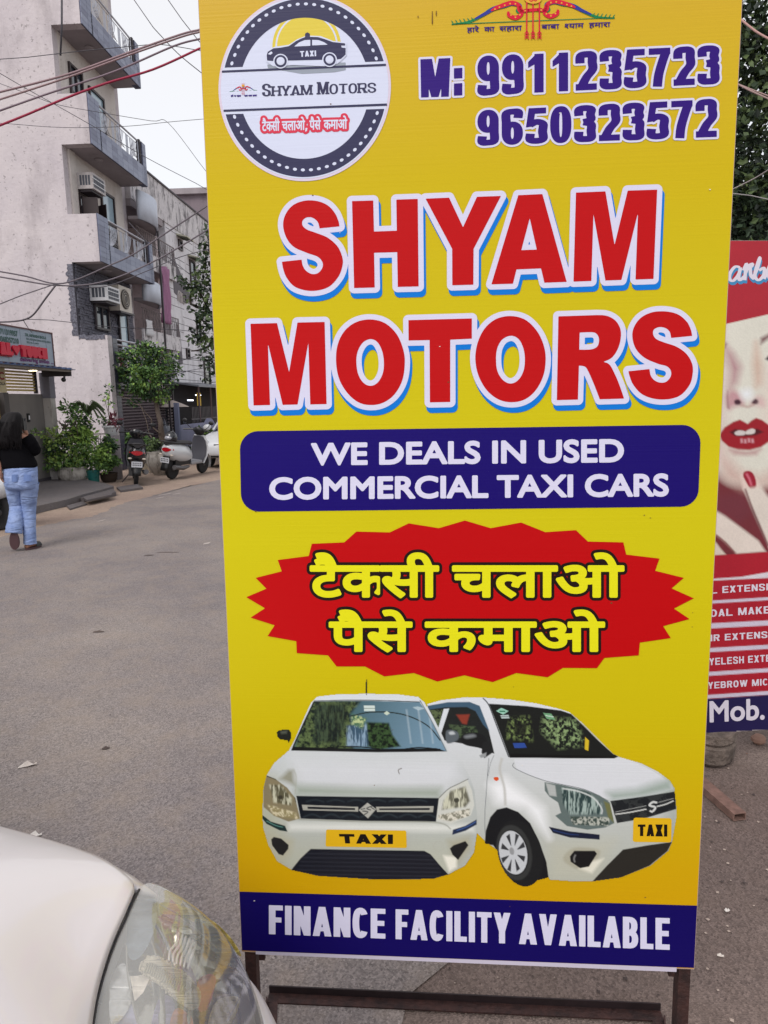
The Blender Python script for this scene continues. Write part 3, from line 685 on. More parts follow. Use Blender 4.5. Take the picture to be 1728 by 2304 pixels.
# --- bow emblem, big and small
GRN = print_mat('green_print', (30, 130, 80)); CRIM = print_mat('crimson_print', (210, 30, 60)); DB = print_mat('bow_blue_print', (50, 60, 150)); GOLD = print_mat('gold_print', (225, 170, 60))
def tstroke(P, w):
    P = np.array(catmull(P, 6)); n_ = len(P); ww = np.interp(np.linspace(0, 1, n_), np.linspace(0, 1, len(w)), w)
    d = np.gradient(P, axis=0); d /= np.linalg.norm(d, axis=1)[:, None] + 1e-9; nn = np.stack([-d[:, 1], d[:, 0]], 1) * ww[:, None] / 2
    return np.concatenate([P + nn, (P - nn)[::-1]])
def bow(F_, ly, k=1.0, small=False):
    e = lambda name, pts, m, l=0: pr_shapes(name, [[np.array(F_(*[tuple(p) for p in pts]), float)]], 0, ly + l, m, .8 if not small else .5, margin=2)
    for sgn in (-1, 1):
        X_ = lambda p: [(600 + sgn * x, y - (sgn * x) * .038) for x, y in p]
        e('emblem_bow', tstroke(X_([(18, 46), (70, 50), (60, 15 + 8), (95, 12), (130, 22), (185, 35), (230, 62), (290, 88), (368, 96)]), [12, 14, 18, 20, 20, 18, 14, 11, 5]), GRN)
        e('emblem_bow', tstroke(X_([(18, 46), (60, 50), (60, 25), (95, 12), (130, 20), (175, 32), (215, 53), (262, 76)]), [12, 14, 18, 20, 20, 18, 15, 8]), DB, 1)
        e('emblem_bow', tstroke(X_([(18, 46), (60, 48), (66, 22), (95, 10), (130, 18), (165, 30), (190, 42)]), [12, 16, 18, 20, 20, 17, 6]), CRIM, 2)
        e('emblem_bow', tstroke(X_([(60, 25), (52, 60), (78, 78), (108, 66), (112, 48)]), [12, 18, 20, 18, 8]), CRIM, 2)
        if not small:
            for p in ((80, 16), (104, 14), (128, 20), (152, 28), (172, 36), (60, 66), (80, 76), (100, 66), (36, 48)):
                c = X_([p])[0]; e('emblem_dot', [(c[0] + 4 * math.cos(t), c[1] + 4 * math.sin(t)) for t in np.linspace(0, 6.28, 8, endpoint=False)], GOLD, 3)
            for i in range(6):
                c = X_([(270 + 18 * i, 84 + 2.2 * i)])[0]; e('emblem_leaf', tstroke([c, (c[0] + sgn * 4, c[1] - 10), (c[0] + sgn * 10, c[1] - 16)], [6, 4, 1]), GRN, 1)
    e('emblem_string', [(236, 107), (968, 78), (968, 81), (236, 111)], GRN)
    for x in (571, 599, 628):
        e('emblem_arrow', [(x - 3, -60), (x + 3, -60), (x + 3, 172), (x - 3, 172)], CRIM, 4)
        for y in (140, 152, 164):
            e('emblem_arrow', [(x, y), (x + 11, y + 11), (x + 9, y + 4 + 11), (x, y + 6), (x - 9, y + 15), (x - 11, y + 11)], CRIM, 4)
    e('emblem_medal', [(600 + 40 * math.cos(t), -5 + 24 * math.sin(t)) for t in np.linspace(0, 6.28, 20, endpoint=False)], GOLD, 5)
    e('emblem_medal', tstroke([(582, 2), (592, 8), (598, 0), (590, -6)], [4, 5, 5, 4]), CRIM, 6); e('emblem_medal', tstroke([(600, 2), (612, 6), (618, -4)], [4, 5, 3]), CRIM, 6)
    e('emblem_grip', [(560, 41), (640, 36), (640, 50), (560, 55)], CRIM, 2)
bow(lambda *p: C(900, 0, kc, p), 1)
ks = .0852 * 1.0; bow(lambda *p: [(440 + kb * (343 + (x - 600) * .272), kb * (640 + (y - 55) * .36 )) for x, y in p], 3, small=True)
def hline(words, ly, m, res, F_):
    sh = []
    for word, x0, x1, top, h in words:
        L_ = hindi(word); bb = bounds(L_, 0); sl = -.035
        sh.append(quad_map(L_, (bb[0], 0, bb[2], HB), F_((x0, top), (x1, top + (x1 - x0) * sl), (x1, top + h + (x1 - x0) * sl), (x0, top + h))))
    pr_shapes('emblem_motto', sh, .35, ly, m, res)
hline([('हारे', 302, 356, 126, 20), ('का', 380, 426, 123, 20), ('सहारा', 448, 549, 120, 20), ('बाबा', 638, 718, 112, 20), ('shyam', 742, 828, 108, 20), ('हमारा', 852, 948, 104, 20)], 2, PURP, .5, lambda *p: C(900, 0, kc, p))
hline([('हारे', 255, 272, 686, 9), ('का', 279, 291, 686, 9), ('सहारा', 297, 326, 686, 9), ('बाबा', 352, 375, 685, 9), ('shyam', 381, 406, 684, 9), ('हमारा', 412, 440, 683, 9)], 5, PURP, .4, lambda *p: G(*p))
# small scuffs and rust spots on the sheet
rs = random.Random(4)
SC_ = print_mat('scuff', (110, 80, 50), .8); SC2 = print_mat('pale_scuff', (225, 220, 215), .8)
sh = []; sh2 = []
for i in range(20):
    x, y, r_ = rs.uniform(480, 1600), rs.uniform(20, 2100), rs.choice([.6, .8, 1, 1.2])
    (sh if rs.random() < .6 else sh2).append([np.array([(x + r_ * (1 + rs.random()) * math.cos(t), y + r_ * math.sin(t)) for t in np.linspace(0, 6.28, 7, endpoint=False)])])
for x, y, h in ((972, 40, 14), (981, 30, 5), (940, 38, 2)): sh.append([np.array([(x, y - h), (x + 1.2, y - h), (x + 1.6, y + h), (x - .5, y + h)])])
pr_shapes('scuff_marks', sh, .2, 4.5, SC_, .6); pr_shapes('scuff_marks', sh2, .1, 4.5, SC2, .6)
for o in SIGN.children:
    if o.name.startswith('scuff'): o['kind'] = 'stuff'
# --- the two printed cars, painted on one coloured sheet
def vc_mat(name, rough=.34, ribbed=True, scale=1.0):
    m = mat(name, (200, 200, 200), rough=rough, spec=.35)
    N = m.node_tree.nodes; L = m.node_tree.links; a = N.new('ShaderNodeVertexColor'); a.layer_name = 'print'
    L.new(a.outputs[0], m.node_tree.nodes['Principled BSDF'].inputs['Base Color'])
    if ribbed: ribs(m)
    return m
cv = Canvas(556, 1524, 1540, 2008, 1.45)
a_ = lambda *p: C(550, 1520, .33153, p); b_ = lambda *p: C(1050, 1520, .33153, p)
n1 = cv.noise(14, oct=4, seed=1); n2 = cv.noise(5, oct=3, seed=2); n3 = cv.noise(60, oct=3, seed=3); n4 = cv.noise(26, 18, oct=4, seed=4); nv = cv.noise(4, 22, oct=3, seed=8)
def tree(c0, c1, n): t = np.clip((n - .42) * 5, 0, 1)[..., None]; return np.array(lin(c0)) * (1 - t) + np.array(lin(c1)) * t
K = (26, 30, 34)
# car seen half from its side
bodyB = b_((-270, 190), (-180, 165), (0, 143), (150, 148), (300, 160), (470, 185), (620, 220), (700, 245), (800, 330), (900, 430), (1000, 530), (1040, 550), (1180, 590), (1300, 650), (1380, 710), (1410, 760), (1425, 900), (1425, 960), (1395, 1130), (1370, 1190), (1250, 1290), (1050, 1370), (850, 1398), (700, 1395), (560, 1385), (520, 1250), (200, 1180), (130, 1130), (60, 1062), (-60, 1000), (-250, 900))
mB = cv.poly(bodyB, cv.grad((216, 220, 226), (174, 178, 166), (1400, 1600), (1400, 1975)), body=True)
cv.poly(b_((1380, 760), (1440, 760), (1440, 1300), (1340, 1200)), (150, 158, 150), soft=40, clip=mB, alpha=.7)
cv.poly(b_((560, 1130), (1000, 1120), (860, 1398), (560, 1390)), (188, 188, 172), soft=40, clip=mB, alpha=.8)
cv.poly(b_((150, 740), (260, 690), (520, 900), (560, 1100), (400, 900), (200, 860)), (238, 240, 242), soft=30, clip=mB)
cv.line(b_((240, 560), (225, 640), (255, 760), (262, 880)), 5, (190, 190, 185), soft=5, clip=mB)
cv.poly(b_((320, 565), (1080, 560), (1250, 640), (1390, 730), (1400, 770), (1200, 830), (985, 850), (800, 775), (530, 715), (340, 640)), (214, 217, 222), clip=mB)
cv.poly(b_((950, 790), (1150, 770), (1390, 690), (1405, 780), (1200, 825), (985, 850)), (150, 165, 155), soft=22, clip=mB, alpha=.9)
cv.line(b_((320, 590), (330, 630), (530, 712), (800, 772), (960, 850)), 1.4, (90, 96, 100), clip=mB)
cv.line(b_((150, 560), (135, 760), (122, 980), (130, 1100)), 1.4, (120, 124, 128), clip=mB)
cv.line(b_((185, 540), (160, 600), (145, 680)), 1.2, (130, 134, 138), clip=mB)
cv.poly(b_((186, 690), (212, 688), (216, 706), (200, 714), (184, 702)), (214, 80, 30), smooth=True)
# windows
cv.poly(b_((-265, 205), (-130, 183), (20, 180), (85, 205), (150, 372), (188, 530), (100, 495), (-20, 462), (-150, 440), (-220, 420)), (30, 34, 34), soft=1.5, clip=mB)
cv.poly(b_((-250, 235), (-160, 225), (-185, 330), (-200, 400)), tree((24, 32, 30), (90, 104, 70), n2), clip=mB)
cv.poly(b_((-265, 205), (-130, 180), (20, 178), (88, 205), (155, 378), (110, 330), (60, 240), (0, 212), (-150, 215), (-255, 230)), (62, 90, 112), soft=2, clip=mB)
cv.poly(b_((-155, 225), (-118, 222), (-160, 350), (-185, 430), (-200, 380)), (214, 220, 226), clip=mB)
cv.poly(b_((-70, 265), (20, 262), (0, 330), (-30, 325)), (150, 60, 44), soft=4, clip=mB, alpha=.8)
cv.poly(b_((-120, 330), (60, 345), (90, 420), (-100, 420)), tree((34, 44, 34), (84, 104, 72), n2), soft=3, clip=mB, alpha=.7)
cv.poly(b_((-140, 380), (-105, 368), (-60, 385), (-55, 425), (-85, 450), (-135, 455)), (90, 98, 104), soft=3, smooth=True)
cv.poly(b_((-120, 385), (-95, 378), (-80, 395), (-110, 400)), (190, 196, 200), soft=4, smooth=True)
cv.poly(b_((-40, 430), (-20, 395), (60, 385), (120, 410), (138, 450), (110, 485), (30, 480), (-25, 462)), (24, 26, 28), soft=1.5, smooth=True)
cv.poly(b_((-15, 410), (40, 398), (60, 412), (0, 424)), (150, 156, 160), soft=7, smooth=True, alpha=.7)
cv.poly(b_((110, 450), (160, 440), (180, 520), (120, 560), (100, 520)), (30, 32, 34), soft=2)
cv.poly(b_((85, 540), (135, 520), (130, 550), (95, 558)), (150, 154, 156), soft=2)
mw = cv.poly(b_((150, 190), (400, 205), (640, 236), (715, 262), (800, 340), (900, 440), (1030, 552), (700, 560), (290, 553), (240, 420), (190, 290)), (24, 27, 26), soft=1.5, clip=mB)
cv.put(mw * cv.mask(b_((300, 290), (420, 280), (440, 440), (270, 420)), 14), tree((22, 26, 24), (120, 140, 84), n2))
cv.put(mw * cv.mask(b_((520, 290), (740, 300), (800, 470), (620, 490), (510, 380)), 16), tree((20, 26, 24), (136, 160, 110), n2))
cv.put(mw * cv.mask(b_((330, 320), (415, 320), (400, 410), (320, 400)), 5), (24, 26, 24), .9)
cv.poly(b_((300, 530), (1030, 548), (1000, 562), (290, 556)), (14, 15, 16))
cv.poly(b_((200, 240), (235, 218), (284, 240), (248, 264)), (150, 200, 180)); cv.line(b_((222, 241), (262, 243)), 3, (40, 110, 80))
cv.poly(b_((228, 268), (284, 266), (290, 288), (236, 290)), (190, 205, 205)); cv.line(b_((230, 278), (288, 277)), 1.5, (40, 50, 50))
cv.poly(b_((518, 252), (575, 258), (600, 298), (545, 294)), (110, 160, 120)); cv.line(b_((535, 270), (590, 280)), 1.2, (230, 240, 235))
cv.poly(b_((313, 458), (392, 456), (408, 488), (325, 492)), (44, 74, 150))
cv.poly(b_((803, 415), (829, 440), (826, 510), (801, 500)), (210, 180, 40))
cv.line(b_((715, 262), (800, 342), (900, 442), (1000, 532)), 2.2, (190, 190, 180)); cv.line(b_((110, 152), (150, 200), (200, 330), (285, 552)), 2.4, (60, 66, 70), clip=mB)
# lamp, grille, bumper
ml = cv.poly(b_((528, 722), (640, 740), (800, 775), (900, 812), (970, 860), (1002, 1000), (940, 1030), (820, 1045), (680, 1020), (600, 950), (640, 930), (620, 860), (560, 820), (530, 780)), (96, 110, 108), soft=1.5)
cv.put(ml * cv.mask(b_((640, 760), (820, 790), (915, 870), (915, 940), (700, 940), (650, 860)), 6), tree((46, 66, 66), (160, 178, 172), nv))
cv.put(ml * cv.mask(b_((536, 728), (600, 744), (610, 820), (560, 812)), 3), (176, 180, 178))
cv.put(ml * cv.mask(b_((700, 955), (975, 960), (960, 1020), (720, 1010)), 3), tree((60, 74, 68), (180, 184, 174), n2))
cv.put(ml * cv.mask(b_((930, 850), (975, 870), (1000, 1000), (960, 960)), 4), (110, 112, 70))
cv.line(b_((650, 765), (760, 785), (860, 830), (915, 900), (915, 938)), 3, (200, 206, 204), soft=2, clip=ml)
mg = cv.poly(b_((975, 850), (1200, 820), (1416, 785), (1421, 905), (1200, 970), (1020, 1000)), K, soft=1.5)
cv.put(mg * (n1 > .52), (58, 62, 62), .5)
cv.line(b_((1008, 940), (1100, 928), (1220, 905)), 2.8, (198, 200, 196)); cv.line(b_((1008, 925), (1218, 882)), 1.4, (150, 152, 150)); cv.line(b_((1288, 888), (1350, 872), (1404, 848)), 2.8, (198, 200, 196)); cv.line(b_((1300, 860), (1404, 832)), 1.4, (150, 152, 150))
cv.line(b_((1292, 862), (1262, 858), (1240, 880), (1280, 893), (1262, 922)), 4.5, (206, 208, 206)); cv.line(b_((1242, 916), (1262, 926)), 4, (206, 208, 206))
cv.poly(b_((556, 1024), (700, 1056), (830, 1070), (902, 1078), (902, 1112), (700, 1098), (585, 1066)), (24, 30, 52), soft=1.2); cv.line(b_((585, 1048), (690, 1074), (760, 1080)), 2, (40, 60, 110))
cv.poly(b_((850, 1398), (950, 1290), (1060, 1180), (1230, 1150), (1394, 1128), (1362, 1190), (1240, 1290), (1050, 1370)), (40, 38, 34), soft=1.5)
cv.poly(b_((655, 1250), (690, 1190), (760, 1165), (890, 1180), (900, 1220), (840, 1320), (740, 1310)), (172, 170, 152), soft=6, smooth=True)
cv.poly(b_((840, 1260), (930, 1240), (850, 1340), (760, 1310)), (226, 224, 208), soft=8)
cv.poly(b_((700, 1225), (730, 1188), (868, 1188), (884, 1208), (830, 1295), (770, 1306), (705, 1262)), (22, 22, 24), soft=1.5)
cv.line(b_((738, 1215), (728, 1240), (733, 1265)), 3, (130, 130, 128), soft=3)
# wheel
cv.poly(b_((122, 1140), (130, 1050), (160, 960), (205, 908), (270, 893), (350, 925), (430, 1000), (490, 1120), (540, 1260), (556, 1370), (480, 1390), (200, 1180), (180, 1150)), (20, 22, 26), soft=1.5, body=True)
def ellipse(cx, cy, rx, ry, a, n=30): return [(cx + rx * math.cos(t) * math.cos(a) - ry * math.sin(t) * math.sin(a), cy + rx * math.cos(t) * math.sin(a) + ry * math.sin(t) * math.cos(a)) for t in np.linspace(0, 6.283, n, endpoint=False)]
cv.poly(b_(*ellipse(362, 1205, 150, 232, -.28)), (26, 28, 30), soft=1.5, body=True)
cv.poly(b_(*ellipse(322, 1200, 118, 190, -.2)), (52, 54, 54), soft=4); cv.poly(b_(*ellipse(318, 1200, 100, 158, -.2)), (30, 32, 34), soft=2)
mr_ = cv.mask(b_(*ellipse(315, 1200, 94, 150, -.2)), 1.5); cv.put(mr_, (196, 200, 204))
for k in range(8):
    a = k * math.pi / 4 + .35; c, s = math.cos(a), math.sin(a)
    P_ = [(315 + rr * 94 * (c * math.cos(q) - s * math.sin(q)), 1200 + rr * 148 * (s * math.cos(q) + c * math.sin(q))) for rr, q in ((.34, -.05), (.9, -.16), (.9, .16), (.34, .05))]
    cv.poly(b_(*P_), (54, 56, 60), soft=1.5, clip=mr_)
cv.poly(b_(*ellipse(306, 1190, 16, 26, -.2)), (150, 152, 154), soft=2)
cv.line(b_((470, 160), (420, 130), (300, 65)), 1.6, (110, 96, 30), soft=1)
cv.a = np.maximum(cv.a, cv.mask([tuple(np.array(p) + np.array(o)) for p, o in zip(b_((468, 176), (300, 58), (300, 68), (462, 186)), ((0, 0),) * 4)], 1.5) * (cv.c.sum(2) > .01) * .9)
# car seen from the front
bodyA = a_((490, 140), (620, 125), (830, 120), (1050, 125), (1180, 142), (1225, 180), (1290, 300), (1350, 420), (1385, 510), (1470, 580), (1530, 690), (1560, 780), (1580, 960), (1578, 1080), (1560, 1200), (1500, 1290), (1385, 1350), (1280, 1380), (900, 1385), (500, 1360), (320, 1320), (220, 1260), (160, 1150), (125, 1030), (120, 930), (128, 760), (150, 670), (200, 590), (300, 505), (340, 430), (400, 290), (450, 180))
mA = cv.poly(bodyA, cv.grad((214, 220, 226), (172, 176, 162), (700, 1560), (700, 1975)), body=True)
cv.poly(a_((60, 620), (200, 700), (260, 1000), (300, 1330), (60, 1300)), (176, 178, 156), soft=46, clip=mA, alpha=.8); cv.poly(a_((1440, 600), (1620, 700), (1620, 1300), (1420, 1300), (1530, 1000)), (176, 182, 180), soft=40, clip=mA, alpha=.7)
cv.poly(a_((300, 1000), (1560, 1010), (1560, 1060), (300, 1050)), (232, 234, 228), soft=14, clip=mA, alpha=.7); cv.poly(a_((300, 1150), (1500, 1160), (1400, 1400), (300, 1400)), (186, 188, 172), soft=50, clip=mA, alpha=.7)
cv.poly(a_((330, 560), (1450, 560), (1500, 700), (1320, 800), (350, 790)), (216, 219, 224), soft=50, clip=mA, alpha=.8)
cv.poly(a_((345, 740), (800, 765), (1330, 760), (1330, 832), (345, 815)), (160, 170, 158), soft=24, clip=mA)
cv.poly(a_((300, 640), (330, 640), (340, 740), (320, 735), (240, 700)), (150, 150, 134), soft=12, clip=mA)
cv.poly(a_((160, 1080), (330, 1120), (310, 1210), (250, 1260), (180, 1180)), (180, 178, 156), soft=22, clip=mA); cv.poly(a_((1380, 1120), (1530, 1085), (1540, 1180), (1440, 1290)), (172, 170, 150), soft=20, clip=mA)
cv.poly(a_((1350, 1220), (1440, 1230), (1440, 1300), (1390, 1330)), (236, 234, 220), soft=8, clip=mA)
mwA = cv.poly(a_((470, 175), (800, 170), (1190, 180), (1240, 250), (1300, 360), (1375, 512), (900, 515), (325, 506), (350, 440), (400, 320)), cv.grad((64, 96, 104), (118, 150, 172), a_((700, 180))[0], a_((1300, 480))[0]), soft=1.5, clip=mA)
cv.put(mwA * cv.mask(a_((440, 170), (790, 172), (720, 260), (740, 500), (340, 505), (380, 350)), 8), tree((18, 30, 26), (96, 114, 70), n1 * .5 + n2 * .5))
cv.put(mwA * cv.mask(a_((490, 190), (700, 180), (690, 330), (640, 470), (470, 450)), 14), tree((16, 26, 26), (60, 76, 58), nv), .85)
cv.put(mwA * cv.mask(a_((700, 340), (850, 330), (860, 480), (690, 480)), 6), tree((50, 76, 100), (150, 176, 200), nv), .8)
cv.put(mwA * cv.mask(a_((830, 315), (980, 320), (1005, 400), (1060, 480), (900, 505), (840, 480)), 5), tree((12, 26, 16), (56, 82, 46), n2))
cv.put(mwA * cv.mask(a_((730, 260), (830, 290), (800, 360), (730, 330)), 6), tree((70, 110, 70), (200, 214, 150), n2), .8)
cv.line(a_((720, 275), (850, 248), (1000, 250), (1130, 280), (1250, 345), (1330, 440)), 2.6, (34, 44, 40), clip=mwA)
cv.poly(a_((810, 203), (884, 203), (887, 240), (812, 240)), (206, 220, 214)); cv.line(a_((812, 221), (886, 221)), 1.2, (60, 80, 70))
cv.poly(a_((945, 255), (966, 240), (988, 255), (966, 268)), (200, 214, 196)); cv.poly(a_((1140, 215), (1175, 208), (1225, 222), (1180, 236)), (180, 200, 208), alpha=.8)
for x_ in (1100, 1180, 1250): cv.line(a_((x_, 230), (x_ + 30, 460)), 3, (190, 205, 214), soft=4, alpha=.5, clip=mwA)
cv.poly(a_((330, 482), (560, 490), (900, 497), (1300, 492), (1375, 514), (900, 520), (322, 508)), (16, 18, 20), soft=1.5, clip=mA)
cv.line(a_((560, 487), (760, 482), (920, 497)), 2.4, (14, 16, 18)); cv.line(a_((1050, 505), (1180, 488), (1330, 500)), 2.8, (14, 16, 18))
cv.line(a_((472, 178), (405, 320), (350, 440), (322, 508)), 3.4, (24, 28, 28)); cv.line(a_((1190, 165), (1245, 260), (1300, 365), (1370, 512)), 1.8, (110, 118, 120)); cv.line(a_((470, 172), (800, 166), (1195, 178)), 1.8, (44, 52, 54))
cv.poly(a_((218, 385), (235, 368), (300, 362), (318, 385), (316, 430), (300, 462), (290, 440), (240, 432), (222, 415)), (28, 30, 26), soft=1.5, body=True)
cv.poly(a_((245, 378), (290, 374), (285, 392), (250, 394)), (84, 88, 76), soft=5)
cv.line(a_((828, 132), (828, 25)), 1.8, (70, 66, 40)); cv.a = np.maximum(cv.a, cv.mask(a_((823, 25), (833, 25), (834, 132), (822, 132)), 1.0))
def lampA(P, P2, col, nn):
    m = cv.poly(a_(*P), col, soft=1.5, clip=mA); cv.put(m * cv.mask(a_(*P2), 5), tree((86, 84, 64), (204, 204, 180), nn), .9); return m
mm = lampA([(150, 676), (210, 700), (290, 760), (345, 830), (378, 970), (300, 990), (200, 950), (130, 890), (130, 760)], [(170, 740), (250, 740), (320, 830), (320, 880), (200, 860)], (134, 124, 96), nv)
cv.put(mm * cv.mask(a_((150, 870), (350, 930), (370, 975), (200, 950)), 4), tree((150, 140, 100), (224, 214, 180), n2), .8); cv.line(a_((152, 680), (250, 720), (330, 800), (352, 860)), 3, (60, 60, 50), clip=mm)
cv.poly(a_(*ellipse(245, 825, 16, 14, 0)), (60, 56, 44), soft=2)
mm = lampA([(1310, 835), (1380, 770), (1510, 700), (1545, 780), (1560, 880), (1535, 950), (1400, 1005), (1300, 985)], [(1350, 850), (1400, 780), (1500, 750), (1530, 850), (1500, 890), (1340, 910)], (206, 208, 200), nv)
cv.put(mm * cv.mask(a_((1320, 945), (1530, 900), (1530, 950), (1400, 990), (1310, 970)), 3), tree((120, 118, 100), (220, 216, 200), n2), .9); cv.poly(a_(*ellipse(1440, 845, 18, 16, 0)), (70, 70, 60), soft=2)
cv.line(a_((1320, 830), (1385, 768), (1450, 735), (1520, 700)), 1.6, (90, 94, 90), clip=mA)
mg = cv.poly(a_((352, 815), (800, 822), (1320, 830), (1300, 990), (800, 985), (382, 970)), (18, 24, 32), soft=1.5)
for k in range(7): cv.line(a_((400 + 130 * k, 960), (460 + 130 * k, 940), (520 + 130 * k, 962)), 3, (44, 54, 60), soft=4, clip=mg)
for k in range(6): cv.line(a_((420 + 140 * k, 855), (480 + 140 * k, 842), (540 + 140 * k, 856)), 3, (40, 50, 56), soft=4, clip=mg)
for P_ in ([(390, 876), (772, 890), (772, 922), (398, 912)], [(893, 890), (1284, 884), (1280, 926), (900, 924)]):
    cv.poly(a_(*P_), (168, 168, 158), soft=1.2)
for P_ in ([(428, 888), (750, 898), (750, 912), (430, 904)], [(915, 900), (1258, 898), (1256, 912), (915, 912)]): cv.poly(a_(*P_), (24, 28, 34), soft=1.2)
cv.poly(a_((835, 862), (894, 905), (838, 968), (776, 912)), (176, 176, 168), soft=1.2)
cv.line(a_((868, 884), (830, 900), (858, 912)), 2.2, (50, 54, 58)); cv.line(a_((800, 918), (838, 924), (812, 944)), 2.2, (50, 54, 58)); cv.line(a_((858, 892), (884, 908)), 2, (60, 64, 66)); cv.line(a_((790, 908), (820, 900)), 2, (60, 64, 66))
cv.line(a_((370, 975), (800, 990), (1290, 995), (1400, 1040)), 2, (150, 152, 140), soft=3)
cv.poly(a_((122, 945), (180, 990), (275, 1018), (293, 1058), (240, 1050), (150, 1005), (121, 968)), (28, 48, 48), soft=1.5); cv.line(a_((150, 985), (210, 1015), (262, 1028)), 1.8, (90, 140, 130))
cv.poly(a_((1415, 1045), (1500, 1018), (1576, 975), (1576, 1010), (1500, 1052), (1410, 1080)), (30, 44, 74), soft=1.5); cv.line(a_((1440, 1050), (1510, 1025), (1570, 990)), 1.8, (70, 100, 160))
cv.poly(a_((182, 1110), (200, 1094), (250, 1105), (300, 1148), (298, 1175), (262, 1220), (232, 1210), (188, 1150)), (34, 34, 34), soft=1.5); cv.poly(a_((1394, 1172), (1420, 1150), (1500, 1122), (1520, 1150), (1450, 1250), (1412, 1215)), (28, 28, 30), soft=1.5)
mg = cv.poly(a_((450, 1175), (700, 1180), (1220, 1188), (1262, 1210), (1330, 1290), (1385, 1350), (1280, 1380), (900, 1385), (500, 1360), (316, 1320), (380, 1240)), (24, 26, 36), soft=1.5)
for k in range(6): cv.line(a_((400 - 10 * k, 1205 + 28 * k), (1300 + 8 * k, 1222 + 28 * k)), 2.5, (44, 46, 56), soft=3, clip=mg, alpha=.8)
cv.line(a_(*[(1318 + 36 * math.cos(t), 1158 + 34 * math.sin(t)) for t in np.linspace(0, 6.2, 10)]), 1, (180, 180, 168))
cv.line(a_((1070, 628), (1045, 640), (1052, 668)), 2, (120, 116, 112)); cv.line(a_((345, 800), (352, 690), (335, 640)), 1.5, (170, 172, 160), soft=4, clip=mA)
# grain of the photograph on the sheet
g_ = (cv.rng.rand(*cv.X.shape) - .5) * .05 + (n3 - .5) * .05; cv.c = np.clip(cv.c * (1 + g_[..., None]) / KS, 0, .85)
sheet('printed_cars', cv, lambda x, y: sign_map(x, y, 3 * LAY), vc_mat('photo_print'), SIGN)
PL = print_mat('plate_yellow_print', (222, 176, 28)); INK = print_mat('plate_ink_print', (28, 22, 18))
def rrect(P, r, n=5):
    out = []; P = [np.array(p, float) for p in P]
    for i in range(4):
        p, a, b = P[i], P[i - 1], P[(i + 1) % 4]; u = (a - p) / np.linalg.norm(a - p); v = (b - p) / np.linalg.norm(b - p)
        for k in range(n + 1):
            t = k / n; out.append(p + u * r * (1 - t) ** 2 + v * r * t ** 2)
    return out
pr_poly('number_plate', rrect(a_((555, 1043), (1098, 1050), (1102, 1168), (551, 1158)), 4), 5, PL)
pr_poly('number_plate', rrect(b_((1131, 962), (1390, 966), (1388, 1130), (1126, 1127)), 6), 5, PL)
pr_shapes('plate_lettering', drawn_quad('TAXI', a_((642, 1072), (1008, 1076), (1008, 1141), (650, 1136)), w=1.25, hx=.21, hy=.14, gap=.08), 0, 6, INK, .6)
pr_shapes('plate_lettering', drawn_quad('TAXI', b_((1160, 1008), (1360, 1008), (1360, 1090), (1160, 1086)), w=.52, hx=.11, hy=.1, gap=.07), 0, 6, INK, .6)
print('sign faces', sum(len(o.data.polygons) for o in SIGN.children))
# --- stand
RUST = mat('rusty_brown_steel', (74, 48, 44), rough=.6, metal=.3, rgb2=(46, 32, 32), scale=26, bump=.25, bscale=120)
su = lambda u, v, n=0: SO + SU * u + SV * v + SN * n
hx_ = SW / 2 - .004
for sg in (-1, 1):
    m = MB(); p0 = su(sg * hx_, VT - .01, -.008); p1 = su(sg * hx_, VB - .46, -.008); p1[2] = max(p1[2], .0); dv = p1 - p0
    m.frame_box(p0, SU * (-sg) * .023, -SN * .026, dv); m.build('upright', RUST, SIGN)
    t_ = MB(); t_.frame_box(su(sg * (hx_ - .029), VB + .012, -.012), SU * (-sg) * .012, -SN * .008, SV * -.04); t_.build('bolt_tab', RUST, SIGN)
m = MB()
for v in (VT - .03, 0.1, VB + .02): m.frame_box(su(-hx_ + .028, v, -.009), SU * (2 * hx_ - .056), -SN * .024, SV * .024)
m.build('cross_rail', RUST, SIGN)
gl = ground(606, 2236); gr = ground(1486, 2277)
fl = su(-hx_ + .01, VB - .46, -.02); fr = su(hx_ - .01, VB - .46, -.02); fl[2] = fr[2] = 0
ex = (gr - gl); ex /= np.linalg.norm(ex); ey = np.array([-ex[1], ex[0], 0])
L_ = np.linalg.norm(gr - gl); RUST_SHADED = mat('shaded_steel', (40, 28, 30), rough=.6, metal=.2, noise=.3, scale=30)
m = MB(); m.frame_box(gl, ex * L_, ey * .004, (0, 0, .024)); rb_ = m.build('rear_floor_bar', RUST_SHADED, SIGN)  # shade on the upright flange put into a darker rust colour
m = MB(); m.frame_box(gl - ey * .030, ex * L_, ey * .0298, (0, 0, .004)); m.build('lying_flange', RUST, rb_)
for a, b2 in ((gl, fl), (gr, fr)):
    a = a - ey * .034; d = b2 - a; n_ = np.array([-d[1], d[0], 0]); n_ /= np.linalg.norm(n_)
    if (n_ @ ex) * (1 if b2 is fl else -1) < 0: n_ = -n_
    m = MB(); m.frame_box(a + np.array([0, 0, .001]), d, n_ * .004, (0, 0, .024)); m.frame_box(a + n_ * .0042 + np.array([0, 0, .001]), d, n_ * .026, (0, 0, .004)); m.build('side_floor_bar', RUST, SIGN)
m = MB(); d = fr - fl; m.frame_box(fl, d, np.array([0, .03, 0]), (0, 0, .03)); m.build('front_floor_bar', RUST, SIGN)
m = MB(); hq = lambda x, y, n: sign_map([x], [y], n)[0]
m.tube(catmull([hq(520, 1268, -.02), hq(505, 1262, -.02), hq(499, 1272, -.02), hq(503, 1284, -.02), hq(520, 1296, -.02)], 5), .0022, 6); m.build('wire_hook', mat('hook_steel', (190, 188, 186), rough=.3, metal=.8), SIGN, True)
